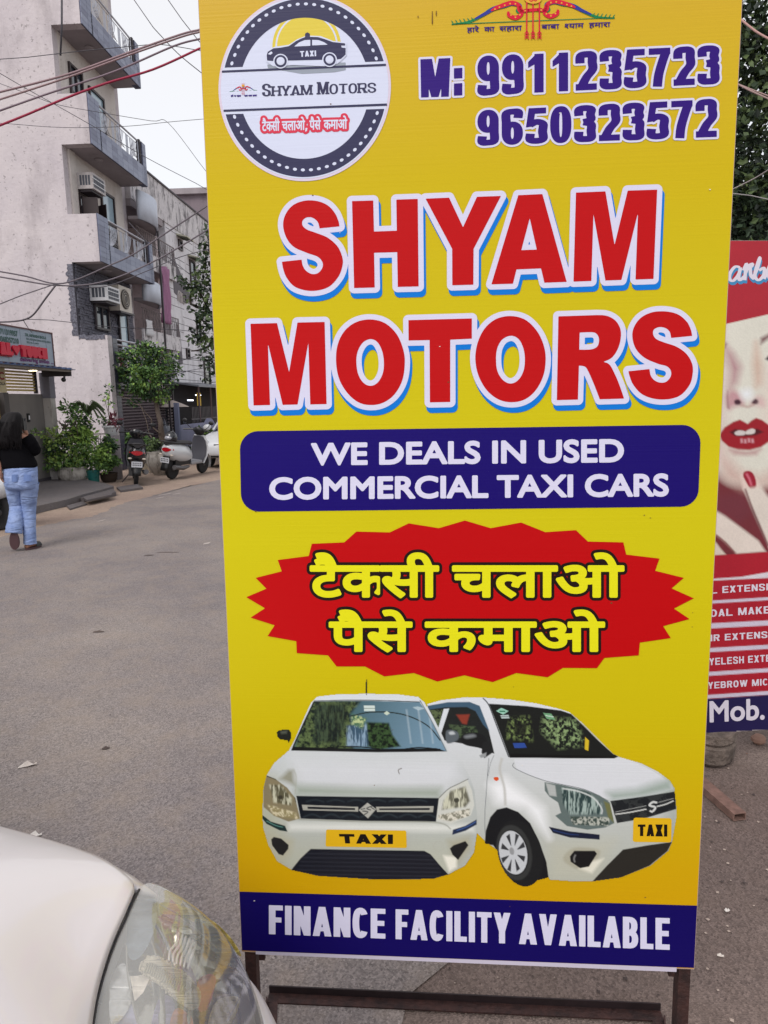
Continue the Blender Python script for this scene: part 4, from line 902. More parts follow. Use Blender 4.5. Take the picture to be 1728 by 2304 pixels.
m = MB(); m.tube(catmull([hq(522, 1380, -.02), hq(509, 1390, -.02), hq(511, 1410, -.02), hq(524, 1418, -.02)], 5), .002, 6); m.build('wire_hook', DARKW if 'DARKW' in globals() else RUST, SIGN, True)
white_lip = mat('sheet_lip', (196, 190, 208), rough=.4)
m = MB(); m.add([su(-SW / 2 + .03, VB - .0035, .0005), su(SW / 2 - .035, VB - .006, .0005), su(SW / 2 - .035, VB + .004, .0007), su(-SW / 2 + .03, VB + .004, .0007)], [(0, 1, 2, 3)])
m.build('paper_lip', white_lip, SIGN)
# ================================================================ ground
def asphalt_mat(name, c1, c2, patch, rough=.9):
    m = bpy.data.materials.new(name); m.use_nodes = True; N = m.node_tree.nodes; L = m.node_tree.links; p = N['Principled BSDF']
    tc = N.new('ShaderNodeTexCoord')
    big = N.new('ShaderNodeTexNoise'); big.inputs['Scale'].default_value = .8; big.inputs['Detail'].default_value = 6; L.new(tc.outputs['Object'], big.inputs['Vector'])
    r = N.new('ShaderNodeValToRGB'); r.color_ramp.elements[0].position = .35; r.color_ramp.elements[1].position = .68
    r.color_ramp.elements[0].color = (*lin(c1), 1); r.color_ramp.elements[1].color = (*lin(c2), 1); L.new(big.outputs[0], r.inputs[0])
    vo = N.new('ShaderNodeTexVoronoi'); vo.inputs['Scale'].default_value = 165; L.new(tc.outputs['Object'], vo.inputs['Vector'])
    sp = N.new('ShaderNodeValToRGB'); sp.color_ramp.elements[0].color = (.50, .49, .49, 1); sp.color_ramp.elements[1].color = (1.48, 1.45, 1.42, 1)
    L.new(vo.outputs['Color'], sp.inputs[0])
    mx = N.new('ShaderNodeMix'); mx.data_type = 'RGBA'; mx.blend_type = 'MULTIPLY'; mx.inputs[0].default_value = .9
    L.new(r.outputs[0], mx.inputs[6]); L.new(sp.outputs[0], mx.inputs[7])
    n2 = N.new('ShaderNodeTexNoise'); n2.inputs['Scale'].default_value = 5; n2.inputs['Detail'].default_value = 8; n2.inputs['Roughness'].default_value = .7; L.new(tc.outputs['Object'], n2.inputs['Vector'])
    r2 = N.new('ShaderNodeValToRGB'); r2.color_ramp.elements[0].position = .45; r2.color_ramp.elements[1].position = .7; r2.color_ramp.elements[0].color = (0, 0, 0, 1)
    L.new(n2.outputs[0], r2.inputs[0]); mx2 = N.new('ShaderNodeMix'); mx2.data_type = 'RGBA'; mx2.inputs[7].default_value = (*lin(patch), 1)
    ml = N.new('ShaderNodeMath'); ml.operation = 'MULTIPLY'; ml.inputs[1].default_value = .5; L.new(r2.outputs[0], ml.inputs[0]); L.new(ml.outputs[0], mx2.inputs[0]); L.new(mx.outputs[2], mx2.inputs[6])
    L.new(mx2.outputs[2], p.inputs['Base Color']); p.inputs['Roughness'].default_value = rough; p.inputs['Specular IOR Level'].default_value = .25
    b = N.new('ShaderNodeBump'); b.inputs['Strength'].default_value = .9; b.inputs['Distance'].default_value = .004
    L.new(vo.outputs['Distance'], b.inputs['Height']); L.new(b.outputs[0], p.inputs['Normal']); return m
ASPH = asphalt_mat('asphalt', (120, 114, 116), (144, 136, 132), (150, 136, 124))
DIRT = asphalt_mat('packed_dirt', (108, 96, 92), (126, 112, 106), (104, 90, 82))
SAND = asphalt_mat('sandy_verge', (150, 132, 122), (168, 150, 136), (130, 116, 106))
def flat(name, pts, m, z, kind='structure', parent=None):
    V = [(p[0], p[1], z) for p in pts]; o = mesh_obj(name, V, [tuple(range(len(V)))], m, parent)
    if o.data.polygons[0].normal.z < 0: o.data.flip_normals()
    return tag(o, kind=kind)
flat('ground', [(-150, -60), (150, -60), (150, 250), (-150, 250)], DIRT, -.004)
# the road: its left edge is the ragged line to the sandy verge, its right edge lies behind the board
le = [ground(*p)[:2] for p in ((-420, 1330), (-60, 1225), (60, 1190), (150, 1172), (220, 1158), (262, 1137), (320, 1122), (380, 1105), (430, 1092), (480, 1083))]
le = [tuple(q) for q in le]
far = [tuple(W(s, -2.6 + .0 * s)[:2]) for s in (22, 30, 45, 70, 120)]
rt = [tuple(W(s, t)[:2]) for s, t in ((120, 3.4), (40, 3.2), (12, 2.2), (5, 1.15), (4.2, 1.06), (3.2, .93), (2.7, .78), (2.2, .60), (1.9, .36), (1.75, .10), (1.6, -.05), (1.3, -.1), (-8, -.1))]
jag = []
rs = random.Random(2)
pts = catmull([np.array(p) for p in [(-9.0, -8)] + [(-6.6, 2.0)] + le + far], 10)
pts = [p + np.array([rs.uniform(-.04, .04), rs.uniform(-.05, .05)]) * min(1, abs(p[1]) / 6 + .4) for p in pts]
flat('road', list(pts) + rt, ASPH, 0.0)
# sandy verge along the far side of the road
fr_ = [tuple(p) for p in pts[12:]]
vb = [tuple(W(s, -7.4)[:2]) for s in (120, 40, 20, 12, 7, 2)]
flat('sandy_verge', fr_ + vb, SAND, -.002)
# pale worn marks on the road
WM = mat('worn_paint', (176, 166, 160), rough=.9)
m = MB()
for x0, y0, x1, y1 in ((355, 1115, 382, 1111), (388, 1113, 405, 1110), (350, 1122, 366, 1119), (218, 1174, 232, 1171), (456, 1225, 470, 1223)):
    a = ground(x0, y0, .004); c = ground(x1, y1, .004); n_ = np.array([0, .1, 0]); m.add([a, c, c + n_, a + n_ * .7], [(0, 1, 2, 3)])
tag(m.build('road_marking', WM), kind='structure')
# ================================================================ small litter
def litter(name, px, py, L_, wd, col, label, cat, rz=0, curl=.01, group=None, n=5):
    p = ground(px, py, .0); mm = mat('litter_' + '_'.join(map(str, col)), col, rough=.8); mb = MB(); P = []
    for i in range(n):
        t = i / (n - 1) - .5; wv = wd * (1 - abs(t) * 1.2) * .5 + .002
        P.append([np.array([t * L_, -wv, .003 + curl * abs(math.sin(3 * i))]), np.array([t * L_, 0, .004 + curl * .5 * (i % 2)]), np.array([t * L_, wv, .003 + curl * (i % 3) * .6])])
    mb.grid(P); o = mb.build(name, mm, local=True); o.location = p; o.rotation_euler = (0, 0, rz); solid(o, .0015, 1); tag(o, label, cat, group)
litter('paper_scrap', 62, 1725, .075, .018, (196, 188, 182), 'crumpled pale paper scrap on the open asphalt, nearer the road edge', 'litter', .3, .018)
litter('paper_scrap', 78, 1882, .05, .018, (205, 200, 196), 'torn white paper scrap lying just beyond the white car bonnet', 'litter', .1, .012)
litter('dry_leaf', 238, 1685, .035, .018, (74, 62, 58), 'dark brown dry leaf lying flat on the asphalt', 'leaf', .2, .006)
litter('dry_leaf', 222, 1422, .075, .03, (84, 72, 66), 'brown leaf on the asphalt farther up the road', 'leaf', .0, .004)
litter('twig', 378, 1243, .24, .012, (90, 78, 72), 'thin dry twig lying across the middle of the road', 'twig', -.05, .002)
litter('twig', 335, 1250, .1, .03, (84, 74, 70), 'short bit of bark lying beside the long twig on the road', 'twig', .3, .004)
litter('paper_scrap', 90, 1141, .14, .04, (200, 190, 188), 'pale flattened paper on the sand beside the clinic kerb', 'litter', .1, .01)
litter('paper_scrap', 1621, 2152, .018, .006, (205, 196, 188), 'tiny white paper bit on dirt right of the sign stand', 'litter', -.3, .004)
litter('paper_scrap', 1636, 2050, .016, .008, (212, 206, 200), 'tiny white chip on dirt beside the dark foot band of the sign', 'litter', .2, .004)
# gravel strewn over the dirt and asphalt
GR = [mat('grit_pale', (168, 152, 142), rough=.9), mat('grit_dark', (72, 62, 60), rough=.9), mat('grit_brick', (150, 96, 78), rough=.9)]
def grit(name, fn, n, m, r0, r1, seed):
    r_ = random.Random(seed); mb = MB()
    for i in range(n):
        p = fn(r_); s_ = r_.uniform(r0, r1); h = s_ * r_.uniform(.3, .7); a = r_.random() * 6
        V = [(p[0] + s_ * math.cos(a + k * 1.57) * r_.uniform(.6, 1.2), p[1] + s_ * math.sin(a + k * 1.57) * r_.uniform(.6, 1.2), 0) for k in range(4)] + [(p[0], p[1], h)]
        mb.add(V, [(0, 1, 4), (1, 2, 4), (2, 3, 4), (3, 0, 4)])
    tag(mb.build(name, m), kind='stuff', label='loose grit scattered over the ground')
near = lambda r_: (r_.uniform(.55, 3.6), r_.uniform(.9, 5.5)); road = lambda r_: (r_.uniform(-3.2, .9), 1.3 + 9 * r_.random() ** 1.6)
grit('gravel', near, 700, GR[0], .003, .008, 1); grit('gravel', near, 500, GR[1], .003, .009, 2); grit('gravel', near, 120, GR[2], .003, .009, 3)
grit('gravel', road, 260, GR[0], .002, .004, 4); grit('gravel', road, 200, GR[1], .002, .0045, 5)
# ================================================================ materials of the street
def plaster(name, c1, c2, stain, sc=1.2, amt=.5, bump=.3, grime=(110, 104, 104)):
    m = bpy.data.materials.new(name); m.use_nodes = True; N = m.node_tree.nodes; L = m.node_tree.links; p = N['Principled BSDF']; p.inputs['Roughness'].default_value = .9; p.inputs['Specular IOR Level'].default_value = .2
    tc = N.new('ShaderNodeTexCoord')
    def noise(s, d=6, r=.65):
        t = N.new('ShaderNodeTexNoise'); t.inputs['Scale'].default_value = s; t.inputs['Detail'].default_value = d; t.inputs['Roughness'].default_value = r; L.new(tc.outputs['Object'], t.inputs['Vector']); return t.outputs[0]
    def ramp(i, a, b, ca=(0, 0, 0, 1), cb=(1, 1, 1, 1)):
        r = N.new('ShaderNodeValToRGB'); r.color_ramp.elements[0].position = a; r.color_ramp.elements[1].position = b; r.color_ramp.elements[0].color = ca; r.color_ramp.elements[1].color = cb; L.new(i, r.inputs[0]); return r.outputs[0]
    def mix(f, a, b, bt='MIX'):
        x = N.new('ShaderNodeMix'); x.data_type = 'RGBA'; x.blend_type = bt
        if isinstance(f, float): x.inputs[0].default_value = f
        else: L.new(f, x.inputs[0])
        for k, q in ((6, a), (7, b)):
            if isinstance(q, tuple): x.inputs[k].default_value = q
            else: L.new(q, x.inputs[k])
        return x.outputs[2]
    base = ramp(noise(sc), .3, .7, (*lin(c1), 1), (*lin(c2), 1))
    mp = N.new('ShaderNodeMapping'); mp.inputs['Scale'].default_value = (1, 1, .38); L.new(tc.outputs['Object'], mp.inputs[0])
    sn = N.new('ShaderNodeTexNoise'); sn.inputs['Scale'].default_value = sc * 1.8; sn.inputs['Detail'].default_value = 10; sn.inputs['Roughness'].default_value = .68; L.new(mp.outputs[0], sn.inputs['Vector'])
    f = ramp(sn.outputs[0], .50, .64); fm = N.new('ShaderNodeMath'); fm.operation = 'MULTIPLY'; fm.inputs[1].default_value = amt; L.new(f, fm.inputs[0])
    c = mix(fm.outputs[0], base, (*lin(stain), 1))
    sp = ramp(noise(11, 4), .62, .66); sm = N.new('ShaderNodeMath'); sm.operation = 'MULTIPLY'; sm.inputs[1].default_value = amt; L.new(sp, sm.inputs[0])
    c = mix(sm.outputs[0], c, (*lin(grime), 1)); L.new(c, p.inputs['Base Color'])
    b = N.new('ShaderNodeBump'); b.inputs['Strength'].default_value = bump; b.inputs['Distance'].default_value = .03; L.new(noise(9, 8), b.inputs['Height']); L.new(b.outputs[0], p.inputs['Normal']); return m
GABLE = plaster('gable_plaster', (206, 198, 200), (188, 180, 186), (148, 140, 144), .5, .55, .5)
CREAM = plaster('cream_paint', (208, 202, 198), (198, 190, 186), (160, 150, 140), 1.5, .35)
SOFF = mat('soffit_concrete', (150, 142, 146), rough=.9, noise=.15, scale=2)
TILE = [mat('slate_blue_tile', (110, 116, 142), rough=.35), mat('slate_blue_tile_pale', (124, 130, 154), rough=.35), mat('slate_blue_tile_dark', (98, 102, 128), rough=.4)]
DTILE = mat('dark_tile', (66, 66, 84), rough=.35)
GROUT = mat('tile_grout', (84, 86, 104), rough=.9)
STEEL = mat('brushed_steel_rail', (176, 178, 188), rough=.3, metal=.7)
DARKM = mat('dark_brown_metal', (50, 42, 48), rough=.5)
WOODD = mat('dark_window_wood', (48, 34, 36), rough=.5)
GLASS = mat('window_glass', (40, 48, 58), rough=.06, spec=.9)
GLASSB = mat('bright_glass', (150, 172, 186), rough=.08, spec=.9)
INT = mat('dim_interior', (34, 28, 30), rough=.9)
MOUL = plaster('mould_streaked_plaster', (216, 212, 214), (196, 192, 196), (64, 62, 66), 2.2, .85, .6, (60, 58, 60))
BWALL = plaster('painted_block_wall', (226, 224, 228), (210, 208, 214), (120, 114, 116), 1.0, .35)
JOINT = mat('wall_joint', (96, 92, 98), rough=1)
CLAD = mat('stone_cladding', (116, 118, 132), rough=.8, rgb2=(70, 66, 76), scale=30, bump=.6, bscale=30)
CLADJ = mat('cladding_bed', (70, 68, 76), rough=1)
WHITEP = mat('white_enamel', (206, 206, 210), rough=.4)
BLACKP = mat('black_plastic', (24, 24, 27), rough=.45)
# ================================================================ apartment building A
SG, TF, TB, SE = 16.0, -8.1, -7.4, 19.1
A = thing('apartment_building', 'pale plastered apartment block with blue tiled balconies and peeling side wall', 'building', W(SG, TF))
def part(name, mb, m, parent, kind=None, smooth=False, label=None):
    o = mb.build(name, m, parent, smooth)
    if kind: o['kind'] = kind
    if label: o['label'] = label
    return o
m = MB().sbox(SG, SG + .22, -26, TF, 0, 13.2); part('side_wall', m, GABLE, A)
m = MB().sbox(SG + .22, SE, TF - .25, TF - .001, 2.3, 13.2); part('front_wall', m, CREAM, A)
m = MB().sbox(SG + .22, SG + 3.1, -26, TF - .3, 12.9, 13.1); part('roof', m, SOFF, A)
m = MB().sbox(SE, SE + .2, -26, TF, 0, 13.2); part('rear_wall', m, GABLE, A)
# one tile mesh
tv = MB().box((0, 0, 0), (.292, .016, .112)).build('tile_source', TILE[0], local=True); tile_me = tv.data; bpy.data.objects.remove(tv)
tmes = []
for q in TILE:
    t_ = tile_me.copy(); t_.materials.clear(); t_.materials.append(q); tmes.append(t_)
half = MB().box((0, 0, 0), (.216, .016, .112)).build('h', TILE[0], local=True); hme = half.data; bpy.data.objects.remove(half)
rt_ = random.Random(8)
def tile(me, s, t, z, parent, rzoff=0):
    o = bpy.data.objects.new('tile', me); p = W(s, t, z); M_ = world_of(parent)
    o.location = M_.inverted() @ Vector(p); o.rotation_euler = (0, 0, math.pi / 2 - ANG + rzoff); link(o, parent); return o
def rail(parent, s0, s1, t, z0, z1, kind=0):
    m = MB()
    P = lambda s, z: W(s, t, z)
    m.tube([P(s0, z1), P(s1, z1)], .024, 6); part('handrail', m, STEEL, parent)
    m = MB(); m.tube([P(s0, z0 + .03), P(s1, z0 + .03)], .012, 4); m.tube([P(s0, z1 - .09), P(s1, z1 - .09)], .01, 4)
    h = z1 - z0 - .09; n = 3; w_ = (s1 - s0) / n
    for i in range(n):
        a = s0 + w_ * i
        for k in range(3): m.tube([P(a + .04 + .05 * k, z0), P(a + .04 + .05 * k, z1 - .09)], .009, 4)
        for k in range(6):
            r_ = .12 + .11 * k; b_0 = a + .22
            pts = [P(b_0 + r_ * math.sin(q) * min(1, (w_ - .25) / .78) , z0 + min(h, .03 + (h * 1.05) * (1 - math.cos(q)) / (1 - math.cos(1.45)))) for q in np.linspace(0, 1.45, 7)]
            m.tube(pts, .009, 4, cap=False)
        for k in range(3):
            pts = [P(a + w_ - .05 - .1 * k - .28 * math.sin(q), z0 + h * (.25 + .75 * (1 - math.cos(q)))) for q in np.linspace(0, 1.5, 6)]
            m.tube(pts, .008, 4, cap=False)
    for s in (s0 + .02, (s0 + s1) / 2, s1 - .02): m.tube([P(s, z0), P(s, z1)], .015, 5)
    part('railing', m, STEEL, parent)
def balcony(zs, name='balcony'):
    top = zs + 1.05
    b = part('balcony', MB().sbox(SG + .24, SE, TF, TB - .03, zs, zs + .14), SOFF, A)
    part('side_parapet', MB().sbox(SG, SG + .235, TF + .001, TB - .03, zs - .002, top), GABLE, b)
    part('corner_pier', MB().sbox(SG + .002, SG + .46, TB - .03, TB - .012, zs - .004, top + .01), GROUT, b)
    part('fascia', MB().sbox(SG + .461, SE - .16, TB - .03, TB - .012, zs - .003, zs + .45), GROUT, b)
    part('end_pier', MB().sbox(SE - .16, SE + .08, TB - .16, TB - .012, zs - .004, top + .02), GROUT, b)
    part('end_post', MB().sbox(SE - .24, SE - .165, TB - .12, TB - .03, zs + .451, top + .05), DARKM, b)
    for r in range(9):
        for c in range(2): tile(tmes[rt_.choice((0, 0, 1, 2))] if c == 0 else hme, SG + .15 + c * .262 - .0, TB - .003, zs + .058 + r * .117, b)
    for r in range(4):
        for c in range(9): tile(tmes[rt_.choice((0, 0, 1, 2))], SG + .46 + .15 + c * .298 - .0, TB - .003, zs + .058 + r * .1145, b)
    for r in range(9): tile(hme, SE - .04, TB - .003, zs + .058 + r * .117, b)
    rail(b, SG + .47, SE - .25, TB - .07, zs + .46, top)
    # round lamp hood under the slab
    part('ceiling_fitting', MB().lathe([(.10, 0), (.11, -.02), (.07, -.05)], W(SG + 1.0, TF + .38, zs - .001), 10), SOFF, b)
    return b
for z in (9.87, 7.42, 4.88): balcony(z)
# lowest balcony
b = part('balcony', MB().sbox(SG + .24, SE, TF, TB - .03, 2.02, 2.16), SOFF, A)
part('side_parapet', MB().sbox(SG, SG + .235, TF + .001, TB, 0, 3.22), GABLE, b)
part('corner_pier', MB().sbox(SG + .236, SG + .50, TB - .12, TB - .012, 0, 3.24), GROUT, b)
dt = MB().box((0, 0, 0), (.25, .016, .112)).build('d', DTILE, local=True); dme = dt.data; bpy.data.objects.remove(dt)
for r in range(27): tile(dme, SG + .37, TB - .003, .06 + r * .1175, b)
part('handrail', MB().tube([W(SG + .5, TB - .05, 3.16), W(SE, TB - .05, 3.16)], .026, 6), STEEL, b)
rail(b, SG + .5, SE - .05, TB - .08, 2.2, 3.05)
part('fascia', MB().sbox(SG + .5, SE, TB - .03, TB - .012, 1.98, 2.2), DTILE, b)
# top storey window row, seen under the uppermost slab
def window(parent, t, s0, s1, z0, z1, frame=WOODD, glass=GLASS, bars=1, mullion=0, off=.0, shut=False):
    f = MB(); w_ = .055
    for (a, b2, c, d) in ((s0, s0 + w_, z0, z1), (s1 - w_, s1, z0, z1), (s0 + w_, s1 - w_, z0, z0 + w_), (s0 + w_, s1 - w_, z1 - w_, z1)): f.sbox(a, b2, t, t + .05 + off, c, d)
    for i in range(bars):
        sm = s0 + (s1 - s0) * (i + 1) / (bars + 1); f.sbox(sm - .02, sm + .02, t, t + .045 + off, z0 + w_, z1 - w_)
    if mullion: f.sbox(s0 + w_, s1 - w_, t, t + .042 + off, z0 + (z1 - z0) * mullion - .02, z0 + (z1 - z0) * mullion + .02)
    fo = part('window', f, frame, parent); part('pane', MB().sbox(s0 + w_, s1 - w_, t + .002, t + .012 + off * .5, z0 + w_, z1 - w_), glass, fo); return fo
window(A, TF, 16.62, 17.25, 8.55, 9.42, bars=1, mullion=.3)
window(A, TF, 17.55, 18.35, 8.0, 9.30, glass=GLASSB, bars=0, mullion=.25)
window(A, TF, 16.55, 17.5, 5.95, 6.55, bars=1)
part('open_shutter', MB().frame_box(W(16.62, TF + .06, 5.97), SD * .05 + TD * .34, TD * .03, (0, 0, .5)), WOODD, A)
part('open_shutter', MB().frame_box(W(17.42, TF + .06, 5.97), -SD * .15 + TD * .3, -SD * .03, (0, 0, .5)), WOODD, A)
wd_ = window(A, TF, 17.75, 18.5, 5.3, 6.98, glass=GLASSB, bars=0, mullion=.55)
m = MB()
for k in range(9): m.sbox(17.81, 18.44, TF + .02, TF + .05, 5.36 + k * .085, 5.41 + k * .085)
part('louvre', m, WOODD, wd_)
part('pilaster', MB().sbox(SG + .225, SG + .50, TF, TF + .05, 5.93, 7.41), CREAM, A)
# storey faced with split stone
part('cladding_bed', MB().sbox(SG + .005, SE, TF, TF + .02, 3.24, 4.87), CLADJ, A)
m = MB(); r_ = random.Random(3); z = 3.27
while z < 4.84:
    s = SG + .02 + r_.random() * .1; h = r_.uniform(.05, .085)
    while s < SE - .05:
        l = r_.uniform(.1, .26); m.sbox(s, min(s + l, SE), TF + .02, TF + r_.uniform(.035, .07), z, z + h - .008); s += l + .008
    z += h
part('stone_facing', m, CLAD, A, kind='stuff')
m = MB(); z = 3.2                                 # broken plaster edge against the stone, on the side wall
r_ = random.Random(12); pts = []
for i in range(34): pts.append((TF - .10 - .07 * r_.random(), 3.22 + i * .049))
V = [W(SG - .012, t, z) for t, z in pts] + [W(SG - .012, TF + .01, pts[-1][1]), W(SG - .012, TF + .01, pts[0][1])]
m.prism(V, SD * .011); part('chipped_edge', m, CLAD, A)
r_ = random.Random(13); V = [W(SG - .012, TF + .012 + i * .045, 3.23 - .02 + .05 * r_.random()) for i in range(15)] ; V2 = [W(SG - .012, TF + .012 + i * .045, 3.16 - .05 * r_.random()) for i in range(15)]
part('chipped_edge', MB().prism(V + V2[::-1], SD * .011), CLAD, A)
w_ = window(A, TF + .07, 16.75, 17.5, 3.45, 4.05, bars=1, frame=DARKM)
w_ = window(A, TF + .07, 18.05, 18.62, 2.9, 4.3, bars=0, glass=GLASSB, frame=DARKM, mullion=.8)
# roller shutter on the ground floor
sh_ = part('roller_shutter', MB().sbox(SG + .75, SE + 1.1, -7.78, -7.74, .35, 1.98), mat('shutter_brown', (62, 48, 56), rough=.5), A)
m = MB(); z = .36
while z < 1.96:
    P = [W(SG + .75, -7.74, z), W(SG + .75, -7.70, z + .02), W(SG + .75, -7.70, z + .055), W(SG + .75, -7.74, z + .075)]; m.prism(P, SD * 3.4); z += .08
part('slats', m, mat('shutter_slat', (84, 68, 76), rough=.45, metal=.2), sh_)
part('shutter_post', MB().sbox(SG + .52, SG + .74, -7.8, -7.5, 0, 2.0), mat('brown_post', (78, 62, 66), rough=.8), A)
part('plinth', MB().sbox(SG + .5, SE + 1.2, -7.9, -7.45, 0, .34), SOFF, A)
m = MB()
for k in range(16): m.sbox(SE + 1.12, SE + 1.5, -7.7, -7.66, .5 + k * .088, .55 + k * .088)
part('side_grille', m, mat('pale_slat', (150, 138, 140), rough=.6), A)
part('grille_frame', MB().sbox(SE + 1.5, SE + 1.58, -7.75, -7.62, 0, 2.0), DARKM, A)
# ---- air conditioners
def window_ac(s0, s1, t0, t1, z0, z1, label, white):
    o = thing('air_conditioner', label, 'air conditioner', W((s0 + s1) / 2, (t0 + t1) / 2, z0), group='air conditioners on the balconies')
    part('casing', MB().sbox(s0, s1, t0, t1, z0, z1), WHITEP if white else mat('aged_enamel', (178, 172, 172), rough=.6, noise=.2, scale=9), o)
    m = MB(); g = MB(); n = 6
    for i in range(n):
        a = s0 + .06 + (s1 - s0 - .12) * i / n; g.sbox(a, a + (s1 - s0 - .12) / n * .78, t1, t1 + .006, z0 + .05, z1 - .05)
    part('rear_grille', g, mat('dark_grille', (70, 74, 84), rough=.6), o)
    for k in range(4): m.sbox(s0 - .004, s0, t0 + .06 + (t1 - t0 - .1) * k / 4, t0 + .06 + (t1 - t0 - .1) * (k + .72) / 4, z0 + .08, z1 - .06)
    part('side_grille', m, mat('dark_grille', (70, 74, 84), rough=.6), o)
    for zz in (.33, .66):
        part('grille_bar', MB().sbox(s0 - .008, s1, t1 + .001, t1 + .012, z0 + (z1 - z0) * zz - .01, z0 + (z1 - z0) * zz + .01), WHITEP, o)
    part('bracket', MB().sbox(s0 + .05, s1 - .05, t0 - .0, t1 - .06, z0 - .05, z0 - .002), DARKM, o)
window_ac(16.62, 17.32, TF + .06, TF + .50, 4.10, 4.46, 'white window air conditioner in the stone clad storey, beside a round outdoor unit', True)
window_ac(16.5, 17.15, TF + .05, TF + .42, 6.62, 6.98, 'aged box air conditioner hanging under the middle balcony above the open shutters', False)
o = thing('outdoor_unit', 'cream outdoor cooling unit with big round fan next to the white box conditioner', 'air conditioner', W(17.9, TF + .2, 3.9))
part('casing', MB().sbox(17.55, 18.3, TF + .08, TF + .38, 3.98, 4.62), mat('cream_enamel', (196, 188, 178), rough=.5), o)
part('fan_grille', MB().lathe([(.25, 0), (.25, .02), (.22, .03), (.05, .035)], W(17.88, TF + .381, 4.30), 20, TD), mat('fan_dark', (72, 66, 62), rough=.6), o)
m = MB()
for r0 in (.1, .16, .22): m.tube([W(17.88 + r0 * math.cos(q), TF + .418, 4.30 + r0 * math.sin(q)) for q in np.linspace(0, 6.283, 20)], .006, 4)
part('guard_ring', m, mat('cream_enamel', (196, 188, 178), rough=.5), o)
part('shelf', MB().sbox(17.5, 18.35, TF + .075, TF + .42, 3.93, 3.975), DARKM, o)
# ================================================================ building B beyond
TBB = -8.0
Bd = thing('house', 'white painted house with mould streaked parapet, arched balconies and small shaded windows', 'building', W(22, TBB))
part('front_wall', MB().sbox(21.9, 32, TBB - .25, TBB, 0, 7.25), BWALL, Bd)
part('parapet', MB().sbox(19.35, 32, TBB - .25, TBB + .03, 7.2, 8.25), MOUL, Bd)
part('parapet_cap', MB().sbox(19.3, 32, TBB - .27, TBB + .07, 8.25, 8.30), mat('dark_cap', (90, 86, 92), rough=.9), Bd)
part('porch_back_wall', MB().sbox(19.3, 21.9, TBB - 1.5, TBB - 1.3, 0, 7.2), plaster('porch_paint', (236, 224, 222), (226, 212, 212), (150, 138, 138), 1.2, .3), Bd)
part('porch_side_wall', MB().sbox(21.7, 21.88, TBB - 1.3, TBB - .26, 0, 7.2), plaster('porch_side', (236, 222, 222), (224, 210, 212), (150, 138, 138), 1.2, .3), Bd)
part('roof', MB().sbox(19.32, 31.9, -20, TBB - .26, 7.5, 7.7), SOFF, Bd)
part('end_wall', MB().sbox(32, 32.2, -20, TBB, 0, 8.2), BWALL, Bd)
part('porch_slab', MB().sbox(19.32, 21.68, TBB - 1.3, TBB + .02, 7.0, 7.19), SOFF, Bd)
# course joints in the painted block wall
m = MB(); z = .3; rr = random.Random(1)
while z < 7.2:
    a = 21.95
    while a < 31:
        l = rr.uniform(.8, 1.6)
        if rr.random() < .8: m.sbox(a, a + l, TBB, TBB + .004, z, z + .016)
        a += l + rr.uniform(.02, .3)
    z += .26
part('block_joint', m, JOINT, Bd, kind='stuff')
BLU = mat('bluish_white_paint', (196, 202, 216), rough=.7, noise=.1, scale=3)
def curved_balcony(s0, s1, z0, z1, out):
    arc = [(s0 + (s1 - s0) * k / 14, TBB + out * math.sin(math.pi * (.25 + .75 * k / 14))) for k in range(15)]
    m = MB(); P = [[W(s, t, z0) for s, t in arc], [W(s, t, z1) for s, t in arc]]; m.grid(P); o = m.build('curved_parapet', BLU, Bd, True); solid(o, .08, 0)
    part('curved_slab', MB().prism([W(s0, TBB, z0 + .0)] + [W(s, t - .02, z0) for s, t in arc], (0, 0, .08)), SOFF, Bd)
curved_balcony(19.12, 21.1, 6.60, 7.35, .42); curved_balcony(19.12, 20.9, 4.45, 5.02, .40)
for zs in (3.30, 5.50):
    part('balcony_slab', MB().sbox(19.35, 22.3, TBB - 1.3, TBB + .06, zs, zs + .12), SOFF, Bd)
    part('balcony_wall', MB().sbox(19.35, 22.32, TBB + .061, TBB + .12, zs - .02, zs + .42), MOUL, Bd)
    m = MB(); P = lambda s, z, t=TBB + .09: W(s, t, z)
    m.tube([P(19.4, zs + 1.0), P(22.3, zs + 1.0)], .018, 5); m.tube([P(22.3, zs + .42), P(22.3, zs + 1.02)], .018, 5)
    for i in range(22):
        s = 19.45 + i * .13; m.tube([P(s, zs + .42), P(s + .09 * math.sin(i), zs + .72), P(s, zs + 1.0)], .008, 4)
        if i % 2: m.tube([P(s + .1 * math.cos(q), zs + .7 + .12 * math.sin(q)) for q in np.linspace(0, 6.2, 9)], .006, 3)
    part('railing', m, mat('old_rail', (120, 110, 112), rough=.6), Bd)
# small windows with ribbed hoods
for (s0, s1, z0, z1, hood) in ((23.0, 23.35, 6.62, 6.95, 1), (24.0, 24.55, 5.5, 6.5, 1), (23.05, 23.4, 4.95, 5.25, 0), (24.35, 24.8, 3.7, 4.75, 0), (23.1, 23.42, 3.1, 3.45, 0), (24.9, 25.6, 2.0, 3.2, 0)):
    window(Bd, TBB, s0, s1, z0, z1, bars=0, mullion=.5)
    if hood:
        h = part('window_hood', MB().prism([W(s0 - .12, TBB, z1 + .10), W(s0 - .12, TBB + .36, z1 + .02), W(s0 - .12, TBB + .36, z1 + .05), W(s0 - .12, TBB, z1 + .15)], SD * (s1 - s0 + .3)), mat('hood_cream', (186, 184, 164), rough=.8), Bd)
        m = MB()
        for k in range(6): a = s0 - .1 + k * (s1 - s0 + .24) / 5; m.frame_box(W(a, TBB + .002, z1 + .07), SD * .025, TD * .35 + np.array([0, 0, -.07]), (0, 0, .03))
        part('hood_rib', m, mat('hood_rib', (110, 112, 100), rough=.8), h)
